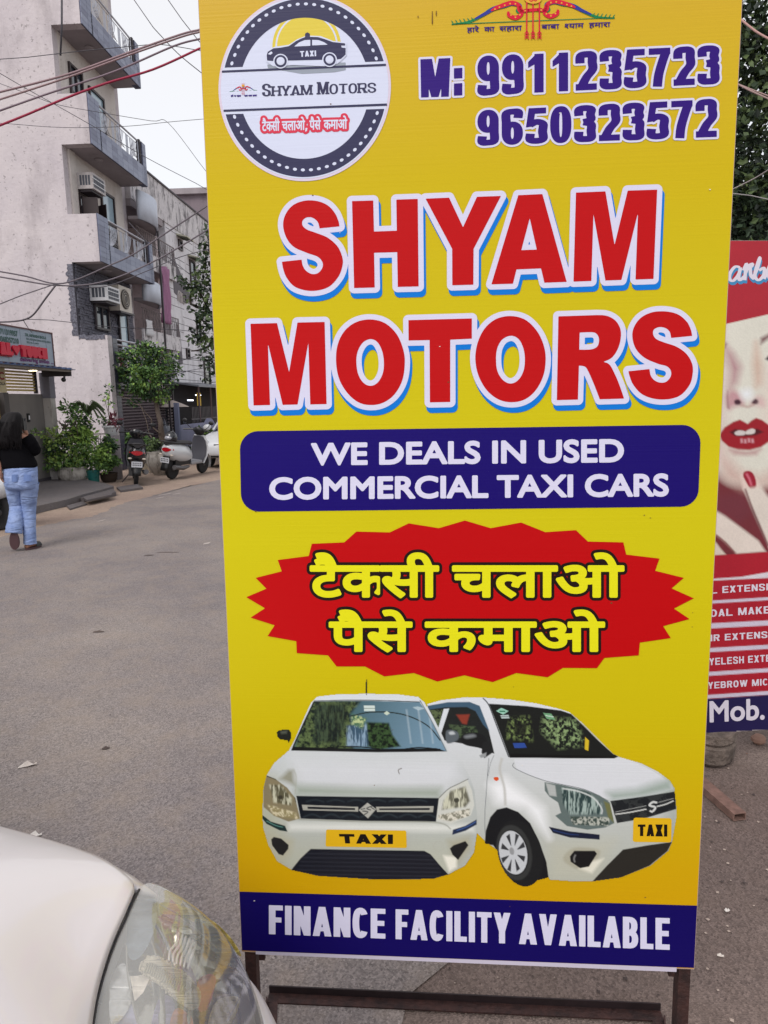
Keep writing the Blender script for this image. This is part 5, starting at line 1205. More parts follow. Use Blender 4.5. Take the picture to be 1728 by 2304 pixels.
# vertical fin of darker render beside the balconies
part('dark_render', MB().prism([W(22.33, TBB, 4.2), W(22.62, TBB, 3.9), W(22.7, TBB, 2.9), W(22.33, TBB, 2.85)], TD * .02), mat('dark_render', (104, 100, 106), rough=.95), Bd)
part('dark_render', MB().prism([W(22.33, TBB, 6.5), W(22.7, TBB, 6.1), W(24.2, TBB, 5.1), W(23.3, TBB, 4.95), W(22.33, TBB, 5.15)], TD * .016), mat('dark_render', (104, 100, 106), rough=.95), Bd)
# curved relief
m = MB()
for k in range(3): m.tube([W(22.75 + .13 * k + .14 * math.cos(q), TBB + .02, 5.0 - .02 * k + .25 * math.sin(q)) for q in np.linspace(-.3, 3.4, 9)], .03, 5)
part('scroll_relief', m, mat('relief', (176, 168, 166), rough=.8), Bd)
# cloth over the rail
o = MB(); P = []
for i in range(15):
    row = []
    for j in range(14):
        a = j / 13; z = 5.62 - 1.6 * i / 14; wv = .08 * math.sin(a * 24 + i * .35) * (1 - .3 * a)
        row.append(W(20.75 + a * (.70 - .2 * i / 14), TBB + .2 + wv, z + .1 * math.sin(a * 3) * (1 - i / 14)))
    P.append(row)
o.grid(P); o = o.build('cloth', mat('faded_mauve_cloth', (166, 118, 150), rough=.85), None, True); solid(o, .006)
tag(o, 'faded mauve cloth hung long over the rail of the white house', 'cloth')
o = thing('cloth', 'small white towel pegged on the rail of the arched balcony', 'cloth', W(19.5, TBB + .16, 3.9)); P = [[W(19.45 + .1 * j, TBB + .16 + .02 * math.sin(j * 2 + i), 3.98 - .09 * i) for j in range(6)] for i in range(6)]
q = MB().grid(P).build('towel', mat('white_cloth', (206, 206, 210), rough=.9), o, True); solid(q, .006)
m = MB(); m.grid([[W(16.75 + .08 * j, TB - .1 + .02 * math.sin(2 * j + i), 2.75 - .1 * i) for j in range(6)] for i in range(5)]); q = m.build('cloth', mat('red_cloth', (170, 40, 60), rough=.9), None, True); solid(q, .006)
tag(q, 'red cloth behind the lowest steel railing, just above the little tree', 'cloth')
# house farther off, its flat top just seen over the parapet
Cc = thing('house', 'dull mauve flat roofed house far off, its slab edge above the streaked parapet', 'building', W(36, -8))
part('wall', MB().sbox(33, 46, -19, -7.2, 0, 11.2), plaster('mauve_wall', (136, 124, 130), (120, 110, 116), (96, 88, 92), .8, .4), Cc)
part('roof_slab', MB().sbox(32.8, 46.2, -19.2, -6.7, 11.2, 11.45), SOFF, Cc)
part('chimney', MB().sbox(34.5, 34.8, -9.9, -9.6, 11.45, 12.3), SOFF, Cc)
for k in range(3): window(Cc, -7.2, 34 + 3.5 * k, 35.2 + 3.5 * k, 8.6, 10.1, bars=1)
# ================================================================ clinic
TC = -7.6
K = thing('clinic', 'small grey dental clinic front with lit canopy and yellowish louvres', 'building', W(12, TC))
GREYW = plaster('grey_paint', (124, 120, 118), (114, 110, 108), (96, 92, 90), .8, .3, .1)
part('wall', MB().sbox(12.15, 13.55, TC - .2, TC, 0, 1.83), GREYW, K)
part('skirting', MB().sbox(12.15, 13.56, TC + .001, TC + .02, .0, .17), mat('dark_skirting', (72, 68, 74), rough=.7), K)
part('inner_wall', MB().sbox(5, 13.5, TC - 1.6, TC - 1.4, 0, 2.6), mat('warm_wall', (150, 132, 100), rough=.9), K)
part('wall', MB().sbox(5, 11.3, TC - .2, TC, 0, 2.3), GREYW, K)
part('pier', MB().sbox(12.0, 12.15, TC - .25, TC + .04, 0, 1.85), mat('pier_grey', (84, 80, 80), rough=.8), K)  # pier in a darker grey than the wall
sl = MB().box((0, 0, 0), (.99, .02, .032)).build('x', mat('cream_louvre', (196, 176, 116), rough=.6), local=True); sme = sl.data; bpy.data.objects.remove(sl)
for k in range(7):
    o = bpy.data.objects.new('louvre_slat', sme); o.location = world_of(K).inverted() @ Vector(W(12.65, TC - .03, 1.90 + k * .057)); o.rotation_euler = (math.radians(25), 0, math.pi / 2 - ANG); link(o, K)
part('louvre_frame', MB().sbox(13.15, 13.2, TC - .06, TC, 1.84, 2.33), DARKM, K)
dr = part('door', MB().sbox(11.3, 12.0, TC - .12, TC - .06, .0, 1.82), mat('door_wood', (176, 146, 88), rough=.5), K)
m = MB()
for k in range(5): m.sbox(11.36 + .13 * k, 11.42 + .13 * k, TC - .06, TC - .045, .1, 1.75)
part('door_batten', m, mat('door_wood_dark', (120, 92, 52), rough=.5), dr)
cn = part('canopy', MB().add([W(8.0, -6.95, 2.29), W(13.3, -6.95, 2.29), W(13.2, TC - .1, 2.33), W(8.0, TC - .1, 2.33)] + [W(8.0, -6.95, 2.25), W(13.3, -6.95, 2.25), W(13.2, TC - .1, 2.29), W(8.0, TC - .1, 2.29)], [tuple(reversed(f)) for f in BOXF]), mat('canopy_underside', (140, 132, 124), rough=.8), K)
m = MB()
for k in range(29): m.frame_box(W(8.0 + k * .185, -6.90, 2.295), SD * .07, -TD * .7, (0, 0, .035))
m.frame_box(W(7.95, -6.90, 2.291), SD * 5.45, -TD * .72, (0, 0, .012)); part('corrugated_sheet', m, mat('blue_sheet', (72, 88, 124), rough=.5), cn)
part('canopy_end', MB().frame_box(W(13.3, -6.95, 2.17), SD * .02, -TD * .6, (0, 0, .12)), mat('dark_fascia', (70, 66, 70), rough=.7), cn)
lm = part('ceiling_lamp', MB().lathe([(.085, -.0), (.085, -.012), (.07, -.014)], W(12.4, -7.2, 2.262), 16), mat('lamp_rim', (230, 226, 214), rough=.4), K)
part('lamp_disc', MB().lathe([(.066, -.0145), (.066, -.02)], W(12.4, -7.2, 2.262), 16), mat('lit_disc', (255, 236, 196), emit=9.0), lm)
post = part('pillar', MB().sbox(13.34, 13.52, -7.62, -7.44, 0, 1.75), plaster('chipped_white', (186, 182, 178), (176, 170, 168), (130, 120, 116), 3, .5), K)
part('pillar_top', MB().sbox(13.33, 13.53, -7.63, -7.43, 1.75, 2.25), mat('pillar_grey', (112, 110, 120), rough=.8), K)
part('switch_plate', MB().sbox(12.72, 12.80, TC + .001, TC + .02, 1.30, 1.46), BLACKP, K); part('switch', MB().sbox(12.745, 12.782, TC + .021, TC + .028, 1.34, 1.42), WHITEP, K)
nb = thing('name_board', 'small cream clinic name board hung over the wooden door', 'sign', W(11.9, TC + .05, 1.85))
part('board', MB().sbox(11.25, 12.05, TC + .05, TC + .08, 1.85, 2.28), mat('cream_board', (196, 184, 150), rough=.6), nb)
def wall_text(s, s0, s1, t, zb, h, m, parent, name='lettering', fat=.0, slope=0, drawn_k=None, cap=.72, res=None, lift=.004, depth=.0):
    """lettering on a street-facing plane; reads towards +s"""
    R_ = 1000.0
    if drawn_k: sh, wd_ = drawn(s, **drawn_k); sh = [quad_map(q, (0, 0, wd_, 1), [(s0 * R_, h * R_), (s1 * R_, h * R_), (s1 * R_, 0), (s0 * R_, 0)]) for q in sh]
    else:
        L_ = font_loops(s); b_ = bounds(L_, 0); sh = [quad_map(L_, (b_[0], 0, b_[2], cap), [(s0 * R_, h * R_), (s1 * R_, h * R_), (s1 * R_, 0), (s0 * R_, 0)])]
    res = res or max(2.0, h * R_ / 26); fd = Field(sh, res, fat * R_ + res * 3); V, Fc = march(fd.g, fd.x0, fd.y0, res, fat * R_)
    P = [W(x / R_, t + lift, zb + y / R_) for x, y in V]
    if depth:
        o = mesh_obj(name, P, Fc, m, parent); mo = o.modifiers.new('s', 'SOLIDIFY'); mo.thickness = depth; mo.offset = 0; return o
    return mesh_obj(name, P, Fc, m, parent)
wall_text('CLINIC', 11.3, 12.0, TC + .08, 2.08, .13, mat('sign_maroon', (140, 30, 44), rough=.6), nb, fat=.008)
wall_text('HIMANSHI BHOLA', 11.3, 12.02, TC + .08, 1.98, .05, mat('ink', (46, 44, 56), rough=.6), nb, fat=.002)
SBD = thing('shop_sign', 'pale blue dental clinic signboard with raised red letters on the canopy', 'sign', W(11, -6.96, 2.34)); tS = -6.96
part('panel', MB().sbox(9.0, 12.72, tS - .04, tS, 2.34, 2.93), mat('pale_blue_panel', (146, 160, 176), rough=.35), SBD)
fm_ = MB()
for a, b2, c, d in ((8.97, 12.75, 2.93, 2.955), (8.97, 12.75, 2.315, 2.34), (12.72, 12.745, 2.34, 2.93), (8.97, 9.0, 2.34, 2.93)): fm_.sbox(a, b2, tS - .045, tS + .012, c, d)
part('frame', fm_, mat('brown_frame', (96, 66, 66), rough=.6), SBD)
for k in range(9): part('panel_seam', MB().sbox(9.3 + k * .4, 9.306 + k * .4, tS, tS + .002, 2.35, 2.92), mat('seam', (110, 122, 138), rough=.6), SBD)
GI = mat('sign_green_ink', (60, 92, 88), rough=.6); RL = mat('sign_red', (196, 20, 56), rough=.4)
wall_text('9711319957', 11.08, 11.62, tS, 2.79, .085, GI, SBD, fat=.006); wall_text('9368257210', 11.08, 11.63, tS, 2.665, .085, GI, SBD, fat=.006)
wall_text('DR. HIMANSHI BHOLA', 11.86, 12.52, tS, 2.815, .05, GI, SBD, fat=.003); wall_text('BDS, MDS (MAULANA AZAD), DELHI', 11.88, 12.66, tS, 2.755, .035, GI, SBD, fat=.001); wall_text('REG. No. A-14474', 11.88, 12.25, tS, 2.70, .03, GI, SBD, fat=.001)
bk = dict(w=.6, hx=.17, hy=.13, gap=.06)
wall_text('DENTAL', 10.3, 11.36, tS, 2.455, .19, RL, SBD, name='raised_letters', drawn_k=bk, lift=.03, depth=.05, fat=.008); wall_text('TOUCH', 11.62, 12.42, tS, 2.455, .18, RL, SBD, name='raised_letters', drawn_k=bk, lift=.03, depth=.05, fat=.01)
hrt = [np.array([(11.46 + .0095 * 16 * math.sin(q) ** 3 / 1.6, 0 + (13 * math.cos(q) - 5 * math.cos(2 * q) - 2 * math.cos(3 * q) - math.cos(4 * q)) * .0058) for q in np.linspace(0, 6.283, 30, endpoint=False)])]
part('raised_heart', MB().prism([W(x, tS + .02, 2.555 + z) for x, z in hrt[0]], TD * .04), RL, SBD)
wall_text('delivering smiles ...', 11.62, 12.69, tS, 2.375, .068, mat('sign_violet', (104, 40, 110), rough=.6), SBD, fat=.004)
part('sign_brace', MB().tube([W(12.78, tS + .0, 2.6), W(12.95, -7.3, 2.33)], .006, 4), DARKM, SBD)
cc = thing('security_camera', 'black dome security camera hanging at the end of the canopy', 'camera', W(13.22, -7.05, 2.1))
part('bracket', MB().lathe([(.02, 0), (.02, .05)], W(13.22, -7.05, 2.12), 8), BLACKP, cc); part('dome', MB().ball(W(13.2, -7.06, 2.10), .045, 12, 8), BLACKP, cc, smooth=True)
o = part('wall_socket', MB().sbox(SG - .05, SG, -9.25, -9.15, 2.55, 2.6), DARKM, A)
# pavement slab before the clinic
sb_ = [ground(*p, .11) for p in ((-300, 1290), (0, 1168), (86, 1138), (150, 1124), (188, 1112), (256, 1094), (240, 1088))] + [W(13.9, -7.5), W(12.2, -8.2), W(5, -8.2)]
o = mesh_obj('pavement', [(p[0], p[1], 0) for p in sb_] + [(p[0], p[1], .11) for p in sb_], [tuple(range(len(sb_) - 1, -1, -1)), tuple(range(len(sb_), 2 * len(sb_)))] + [(i, (i + 1) % len(sb_), len(sb_) + (i + 1) % len(sb_), len(sb_) + i) for i in range(len(sb_))], asphalt_mat('slate_paving', (98, 95, 98), (112, 108, 110), (118, 110, 106)))
bm = bmesh.new(); bm.from_mesh(o.data); bmesh.ops.recalc_face_normals(bm, faces=bm.faces); bm.to_mesh(o.data); bm.free(); tag(o, kind='structure')
SLB = asphalt_mat('kerb_stone', (92, 88, 92), (106, 102, 104), (112, 104, 98))
for i, (pts, z, h) in enumerate(((((150, 1128), (255, 1108), (262, 1116), (190, 1130)), 0.0, .07), (((186, 1122), (246, 1110), (254, 1116), (196, 1129)), .071, .03), (((262, 1100), (310, 1093), (322, 1101), (272, 1108)), 0, .04), (((150, 1141), (186, 1131), (196, 1136), (158, 1148)), 0, .025))):
    q = [ground(*p, z) for p in pts]; o = MB().prism([(p[0], p[1], z) for p in q], (0, 0, h)).build('kerb_stone', SLB)
    tag(o, ['long kerb slab lying below the clinic pavement edge', 'thin broken slab lying on top of the long kerb slab', 'loose flat slab near the rear wheel of the black scooter', 'sunken kerb piece nearest the walking woman'][i], 'kerb stone', 'kerb stones by the clinic')
# ================================================================ canteen shed beyond the shutter
SH = thing('food_stall', 'open canteen shed with dark interior, tube lights and metal awning', 'stall', W(21, -7.5))
part('awning', MB().add([W(20.9, -6.9, 2.10), W(27, -6.9, 2.1), W(27, -7.95, 2.25), W(20.9, -7.95, 2.25), W(20.9, -6.9, 2.15), W(27, -6.9, 2.15), W(27, -7.95, 2.3), W(20.9, -7.95, 2.3)], BOXF), mat('tin_awning', (120, 122, 130), rough=.5), SH)
part('back_wall', MB().sbox(21, 27, -7.98, -7.95, 0, 2.25), INT, SH)
for s in (21.0, 22.2, 23.6): part('post', MB().tube([W(s, -6.95, 0), W(s, -6.95, 2.1)], .03, 6), mat('rusty_post', (96, 76, 76), rough=.8), SH)
for s, z in ((22.3, 1.85), (21.5, 1.68)):
    t_ = part('tube_light', MB().sbox(s, s + .5, -7.5, -7.46, z + .03, z + .05), WHITEP, SH); part('lamp_tube', MB().sbox(s + .02, s + .48, -7.5, -7.46, z, z + .028), mat('lit_tube', (236, 240, 255), emit=6.0), t_)
ub = part('parasol_canopy', MB().lathe([(.5, 0), (.28, .1), (.02, .2)], W(20.2, -7.5, 1.5), 10), mat('dull_canvas', (176, 164, 158), rough=.9), SH)
ys = thing('hanging_sign', 'small yellow menu board hanging under the shed awning', 'sign', W(21.3, -7.1, 1.6))
part('board', MB().sbox(21.3, 21.65, -7.12, -7.10, 1.52, 1.92), mat('menu_yellow', (206, 168, 30), rough=.6), ys)
m = MB(); m.frame_box(W(21.38, -7.096, 1.62), SD * .2 + np.array([0, 0, .16]), TD * .003, (0, 0, .025)); m.frame_box(W(21.38, -7.096, 1.82), SD * .15, TD * .003, (0, 0, .02)); part('mark', m, mat('ink', (46, 44, 56)), ys)
# boundary wall with rounded top and a picket fence behind it
BW = thing('boundary_wall', 'low blue grey painted compound wall with scalloped top', 'wall', W(19, -6.7))
BLW = plaster('blue_grey_paint', (138, 140, 164), (126, 128, 154), (96, 96, 116), 1.4, .4)
part('wall', MB().sbox(18.6, 20.9, -6.85, -6.72, 0, 1.0), BLW, BW)
part('wall', MB().prism([W(20.9, -6.72, 0)] + [W(20.9 + .9 * k / 8, -6.72, .9 + .22 * math.sin(math.pi * k / 8)) for k in range(9)] + [W(26, -6.72, 1.0), W(26, -6.72, 0)], -TD * .12), BLW, BW)
part('gate_post', MB().sbox(18.48, 18.59, -6.84, -6.72, 0, 1.62), mat('post_blue', (104, 110, 136), rough=.8), BW)
FN = thing('picket_fence', 'dark picket fence standing behind the scalloped wall', 'fence', W(20.6, -7.0))
pk = MB().box((0, 0, .32), (.05, .02, .64)).build('x', DARKM, local=True); pme = pk.data; bpy.data.objects.remove(pk)
for k in range(26):
    o = bpy.data.objects.new('picket', pme); o.location = world_of(FN).inverted() @ Vector(W(20.3 + k * .13, -6.95, .85)); o.rotation_euler = (0, 0, math.pi / 2 - ANG); link(o, FN)
part('fence_rail', MB().sbox(20.2, 23.7, -6.97, -6.94, 1.1, 1.14), DARKM, FN)
ds = thing('drain_pipe', 'slim dark downpipe fixed between the tiled block and the white house', 'pipe', W(19.25, -7.3)); part('pipe', MB().tube([W(19.28, -7.25, 0), W(19.28, -7.25, 6.3)], .03, 6), DARKM, ds)
# corner pole with leaning grey pillar near the shutter
# ================================================================ wires
def wire(px, Y0, Y1, r, col, label, sag=0, group='overhead cables'):
    n = len(px); P = [at(x, y, Y0 + (Y1 - Y0) * i / (n - 1)) for i, (x, y) in enumerate(px)]
    P = [P[0]] + catmull(P[1:-1], 5) + [P[-1]]; o = MB().tube(P, r, 6).build('cable', mat('cable_' + '_'.join(map(str, col)), col, rough=.6), None, True)
    tag(o, label, 'cable', group); return o
wc = dict(group='overhead cables')
wire([(-700, 420), (-20, 212), (150, 168), (290, 118), (405, 78), (445, 68), (1500, -330)], 8, 9, .011, (138, 112, 118), 'uppermost of the four thick cables sloping up past the plastered block')
wire([(-700, 440), (-20, 230), (150, 175), (290, 124), (405, 84), (446, 73), (1500, -300)], 8.05, 9.05, .010, (150, 124, 128), 'thick cable running close below the topmost thick cable')
wire([(-700, 470), (-20, 256), (110, 210), (260, 160), (390, 104), (448, 88), (1500, -260)], 8.1, 9.1, .0105, (124, 106, 118), 'third thick cable, just above the red one')
wire([(-700, 520), (-20, 290), (60, 258), (150, 220), (240, 187), (345, 156), (447, 110), (1500, -230)], 8.2, 9.2, .0125, (150, 22, 62), 'thick crimson red cable below the grey brown ones')
BKW = (62, 60, 68)
wire([(295, -10), (345, 62), (400, 120), (452, 163), (900, 480)], 10, 10, .006, BKW, 'thin black wire dropping steeply across the white sky')
wire([(370, -12), (410, 45), (447, 92), (900, 560)], 10.4, 10.4, .006, BKW, 'shorter black wire dropping across the sky near the board top')
wire([(-40, 136), (60, 129), (200, 113), (300, 104), (360, 100), (440, 112), (800, 180)], 11, 11, .005, BKW, 'thin nearly level wire crossing in front of the top balcony')
wire([(-40, 150), (0, 165), (60, 200), (125, 236), (220, 290), (330, 355), (440, 412), (700, 560)], 11.2, 13, .005, BKW, 'thin wire sloping down from the side wall over the middle balcony')
wire([(-40, 180), (0, 188), (60, 210), (128, 235), (220, 252), (340, 272), (378, 276), (450, 368), (600, 560)], 11.4, 12, .004, BKW, 'hair thin wire bending down at a knot in the white sky')
wire([(-30, 275), (40, 280), (120, 286), (210, 287), (300, 283), (375, 275), (455, 268), (700, 250)], 11.6, 12, .004, BKW, 'thin sagging wire reaching the knot from the side wall')
wire([(-40, 604), (0, 611), (60, 622), (122, 638), (170, 630), (240, 600), (300, 572), (380, 520), (465, 464), (900, 160)], 9, 9.6, .010, (96, 88, 96), 'upper of two thick grey cables rising from the knot on the side wall')
wire([(-40, 618), (0, 623), (60, 633), (125, 642), (200, 640), (270, 622), (350, 586), (410, 552), (470, 515), (900, 230)], 9, 9.6, .010, (100, 92, 100), 'lower of two thick grey cables rising from the knot on the side wall')
wire([(122, 640), (170, 646), (240, 644), (330, 610), (400, 580), (472, 560), (900, 430)], 9.1, 10.4, .006, (80, 76, 84), 'thinner cable under the two thick grey ones over the lower tiled balcony')
wire([(-40, 700), (0, 684), (50, 664), (122, 640)], 9, 9.1, .007, (92, 86, 94), 'cable climbing to the knot on the side wall')
wire([(125, 642), (100, 675), (75, 708), (52, 720), (20, 724), (-40, 726)], 9.1, 9.3, .011, (80, 74, 80), 'thick looped cable falling from the knot towards the clinic sign')
wire([(52, 718), (110, 720), (175, 727), (260, 736), (400, 742), (470, 750)], 9.3, 12, .005, BKW, 'thin wire running level above the clinic sign end')
wire([(52, 720), (62, 736), (71, 748)], 9.3, 11, .005, BKW, 'short wire dropping onto the clinic signboard')
wire([(139, -10), (139, 60), (136, 125)], 15.6, 15.8, .02, BKW, 'vertical black cable hanging by the topmost recess')
wire([(290, 500), (330, 545), (380, 580), (450, 636), (500, 680)], 14, 14, .007, BKW, 'wire passing behind the steel railing end post')
for i in range(7):
    wire([(370, 800 + i * 11), (420, 808 + i * 9 - (i % 3) * 9), (470, 790 + i * 12), (700, 700 + 20 * i)], 14, 15, .006, BKW, 'one of seven tangled thin wires low before the white block house', group='tangled low wires')
wire([(1560, 170), (1640, 178), (1680, 200), (1728, 222), (2100, 420)], 5.5, 5, .006, (150, 124, 120), 'pale cable crossing the dark tree, higher of a close pair')
wire([(1560, 160), (1650, 185), (1700, 205), (1735, 218), (2100, 380)], 5.6, 5.2, .005, (150, 124, 120), 'pale cable crossing the dark tree, lower of a close pair')
wire([(1580, 30), (1660, 38), (1700, 70), (1735, 90), (2100, 300)], 5.8, 5, .008, (170, 130, 124), 'pale cable near the top edge of the yellow board')
wire([(1600, 440), (1650, 425), (1700, 400), (1735, 378), (2100, 100)], 5.8, 5, .004, (170, 160, 160), 'pale wire rising across the dark tree')
wire([(1600, 430), (1690, 440), (1735, 450), (2100, 520)], 5.8, 5, .004, (150, 145, 145), 'pale wire falling gently across the dark tree')
# ================================================================ foliage
def leafmat(name, rgb, rgb2):
    m = mat(name, rgb, rough=.55, spec=.3, rgb2=rgb2, scale=3.0); p = m.node_tree.nodes['Principled BSDF']
    p.inputs['Subsurface Weight'].default_value = 0; return m
LG = [leafmat('leaf_green', (96, 126, 70), (70, 100, 54)), leafmat('leaf_bright', (144, 172, 84), (112, 144, 66)), leafmat('leaf_dark', (56, 78, 52), (38, 58, 42))]
LY = [leafmat('leaf_lime', (158, 178, 96), (122, 150, 76)), leafmat('leaf_mid', (112, 142, 76), (82, 112, 60)), leafmat('leaf_deep', (62, 84, 56), (44, 64, 44))]
LD = [leafmat('leaf_dull', (60, 76, 54), (42, 56, 42)), leafmat('leaf_olive', (92, 108, 66), (68, 84, 52)), leafmat('leaf_black', (36, 46, 36), (26, 34, 28))]  # three dark leaf greens, mixed at random over the clumps
def leaves(name, clumps, n, size, mats, parent, seed=1, droop=.3, wts=(.5, .25, .25), shell=.5, long=1.6, label=None):
    """leaf-sized bent blades spread through the volume of several ellipsoid clumps"""
    r_ = np.random.RandomState(seed); V = []; Fc = []; mi = []
    vol = np.array([c[1][0] * c[1][1] * c[1][2] for c in clumps]) ** (2 / 3); vol = vol / vol.sum()
    for (c, rad_), q in zip(clumps, vol):
        k = max(3, int(n * q)); c = np.asarray(c, float); rad_ = np.asarray(rad_, float)
        d = r_.normal(size=(k, 3)); d /= np.linalg.norm(d, axis=1)[:, None]; rr = (shell + (1 - shell) * r_.rand(k) ** .6) * (1 + .15 * r_.normal(size=k)); P = c + d * rad_ * rr[:, None]
        cm = r_.choice(3, p=wts)
        for p, dd in zip(P, d):
            s_ = size * r_.uniform(.6, 1.35); a = dd * .6 + r_.normal(size=3) * .7; a[2] -= droop; a /= np.linalg.norm(a); b = np.cross(a, r_.normal(size=3)); b /= np.linalg.norm(b) + 1e-9; nn = np.cross(a, b)
            i = len(V); V += [p, p + a * s_ * long * .5 + b * s_ * .5 + nn * s_ * .12, p + a * s_ * long, p + a * s_ * long * .5 - b * s_ * .5 + nn * s_ * .12]; Fc.append((i, i + 1, i + 2)); Fc.append((i, i + 2, i + 3))
            q_ = cm if r_.rand() < .6 else r_.choice(3, p=wts); mi += [q_, q_]
    o = mesh_obj(name, V, Fc, mats, parent); o.data.polygons.foreach_set('material_index', mi); return o
def clumpset(c, R, n, r0, seed, flat_=1.0):
    r_ = np.random.RandomState(seed); out = []
    for i in range(n):
        d = r_.normal(size=3); d /= np.linalg.norm(d); q = np.asarray(c) + d * np.asarray(R) * r_.rand() ** .45; s = r0 * r_.uniform(.6, 1.3); out.append((q, (s, s, s * flat_ * .8)))
    return out
BARK = mat('bark', (104, 92, 84), rough=.95, noise=.35, scale=30, bump=.8, bscale=40)
BARK2 = mat('dark_bark', (62, 52, 46), rough=.95, noise=.3, scale=20, bump=.8, bscale=30)
def limb(mb, a, b, r0, r1, seed, wob=.06, k=5):
    r_ = np.random.RandomState(seed); a = np.asarray(a, float); b = np.asarray(b, float); P = [a + (b - a) * t + (r_.normal(size=3) * wob * np.linalg.norm(b - a) * (0 < t < 1)) for t in np.linspace(0, 1, k)]
    P = catmull(P, 3); mb.tube(P, list(np.linspace(r0, r1, len(P))), 7); return P
# little street tree before the shutter
tb = W(17.1, -6.62); T1_ = thing('street_tree', 'slim leaning street tree with bushy bright crown before the brown shutter', 'tree', tb)
m = MB(); top = at(352, 905, 17.0); mid = at(362, 965, 17.05)
limb(m, tb + np.array([0, 0, -.02]), mid, .10, .075, 1, .01); limb(m, mid, top, .07, .05, 2, .03)
for i, (x, y) in enumerate(((300, 830), (330, 800), (365, 790), (380, 850), (270, 850), (345, 860))): limb(m, top, at(x, y, 16.8 + .1 * i), .03, .008, 5 + i, .06)
limb(m, at(360, 975, 17), at(318, 915, 16.8), .02, .008, 20, .04); limb(m, at(345, 990, 16.6), at(316, 912, 16.7), .012, .006, 21, .03); limb(m, at(316, 912, 16.7), at(262, 885, 16.6), .01, .005, 22, .05)
part('trunk', m, BARK, T1_)
cc_ = [(at(x, y, 16.9 + dy), (rx, rx * .9, rz)) for x, y, dy, rx, rz in ((285, 822, 0, .34, .26), (320, 800, .2, .4, .32), (352, 810, .1, .38, .3), (375, 838, 0, .30, .36), (300, 850, .1, .38, .28), (335, 850, -.2, .45, .32), (362, 870, .1, .3, .3), (312, 876, 0, .26, .16), (338, 885, .1, .25, .18), (268, 848, 0, .16, .14), (392, 828, 0, .18, .16), (330, 782, 0, .22, .16), (258, 838, .1, .12, .1), (365, 895, 0, .18, .15), (350, 788, .2, .22, .16))]
cc_ += [(at(x, y, 16.8), (.15, .15, .12)) for x, y in ((254, 862), (264, 882), (246, 845), (388, 802), (300, 905), (276, 800), (310, 788))]; cc_ += clumpset(at(325, 838, 16.9), (.75, .5, .62), 26, .14, 77); leaves('crown', cc_, 4600, .055, LG, T1_, 3, wts=(.45, .30, .25), shell=.35)
# darker tree against the white house, half hidden by the yellow board
tb = ground(520, 1020); tb = at(520, 1000, 16.5); tb[2] = 0; T2_ = thing('leafy_tree', 'dark large leaved tree rising against the white block house beside the board', 'tree', tb)
m = MB(); t0 = at(500, 760, 16.5); limb(m, tb, t0, .14, .09, 31, .02)
for i, (x, y) in enumerate(((440, 640), (455, 720), (430, 790), (480, 560), (600, 520), (620, 700), (405, 625))): limb(m, t0, at(x, y, 16.3 + .1 * i), .05, .012, 33 + i, .05)
part('trunk', m, BARK2, T2_)
cc_ = [(at(x, y, 16.3), (r0, r0, r0 * z_)) for x, y, r0, z_ in ((420, 640, .16, .8), (405, 622, .12, .6), (440, 655, .2, 1), (455, 620, .25, 1.2), (470, 585, .22, 1.3), (470, 660, .3, 1.1), (448, 700, .2, 1), (470, 720, .3, 1), (445, 750, .22, .8), (430, 762, .12, .7), (465, 775, .25, 1), (475, 820, .22, .8), (455, 800, .14, .6), (480, 540, .3, 1), (550, 560, .9, 1), (560, 700, 1, 1), (620, 620, .9, 1), (540, 800, .6, .8), (462, 850, .12, .6), (455, 565, .1, .8), (436, 610, .1, .6))]
leaves('crown', cc_, 5200, .072, LD, T2_, 5, wts=(.4, .35, .25), shell=.2, long=1.7)
# big trees behind the board and poster on the right
for i, (x, Y, seed, label) in enumerate(((1840, 9.5, 41, 'dense dark shade tree above the red beauty poster'), (1400, 13.0, 42, 'tall tree whose crown stands behind the yellow board top'))):
    b0 = at(x, 1100, Y); b0[2] = 0; T_ = thing('shade_tree', label, 'tree', b0, group='shade trees by the posters')
    m = MB(); t0 = b0 + np.array([-.2, 0, 2.6]); limb(m, b0, t0, .26, .18, seed, .02)
    for k in range(7):
        a = k * .9; limb(m, t0, t0 + np.array([math.cos(a) * 2.0, math.sin(a) * 1.6, 1.6 + (k % 3)]), .1, .03, seed + k + 3, .07)
    part('trunk', m, BARK2, T_)
    if i == 0:
        cs = clumpset(b0 + np.array([0, 0, 4.6]), (2.6, 2.2, 2.9), 64, .5, 7)
        cs += [(at(px_, py_, 9.2), (.5, .5, .42)) for px_, py_ in ((1640, 120), (1660, 190), (1690, 150), (1645, 250), (1640, 340), (1660, 420), (1700, 440), (1650, 480), (1700, 500), (1640, 520), (1625, 440), (1650, 60), (1710, 60), (1680, 20), (1740, 120), (1630, 300))]
        leaves('crown', cs, 20000, .062, LD, T_, 9, wts=(.38, .32, .30), shell=.15, long=1.5)
    else:
        cs = clumpset(b0 + np.array([.6, 0, 5.0]), (2.6, 2.0, 2.4), 60, .55, 11); leaves('crown', cs, 7000, .085, LD, T_, 10, wts=(.4, .4, .2), shell=.15)
# dark hedge and shed wall far behind the poster, seen between the trees
hd = thing('hedge', 'dark clipped hedge standing under the shade trees behind the red poster', 'hedge', (3.5, 8, 0))
leaves('foliage', [((1.9 + .55 * i, 8.2 + .1 * (i % 3), .3 + .55 * j), (.5, .35, .42)) for i in range(12) for j in range(6)], 9000, .09, LD, hd, 14, wts=(.5, .2, .3), shell=.2)
part('stem', MB().tube([(3.5, 8.2, 0), (3.5, 8.2, 2.4)], .05), BARK2, hd)
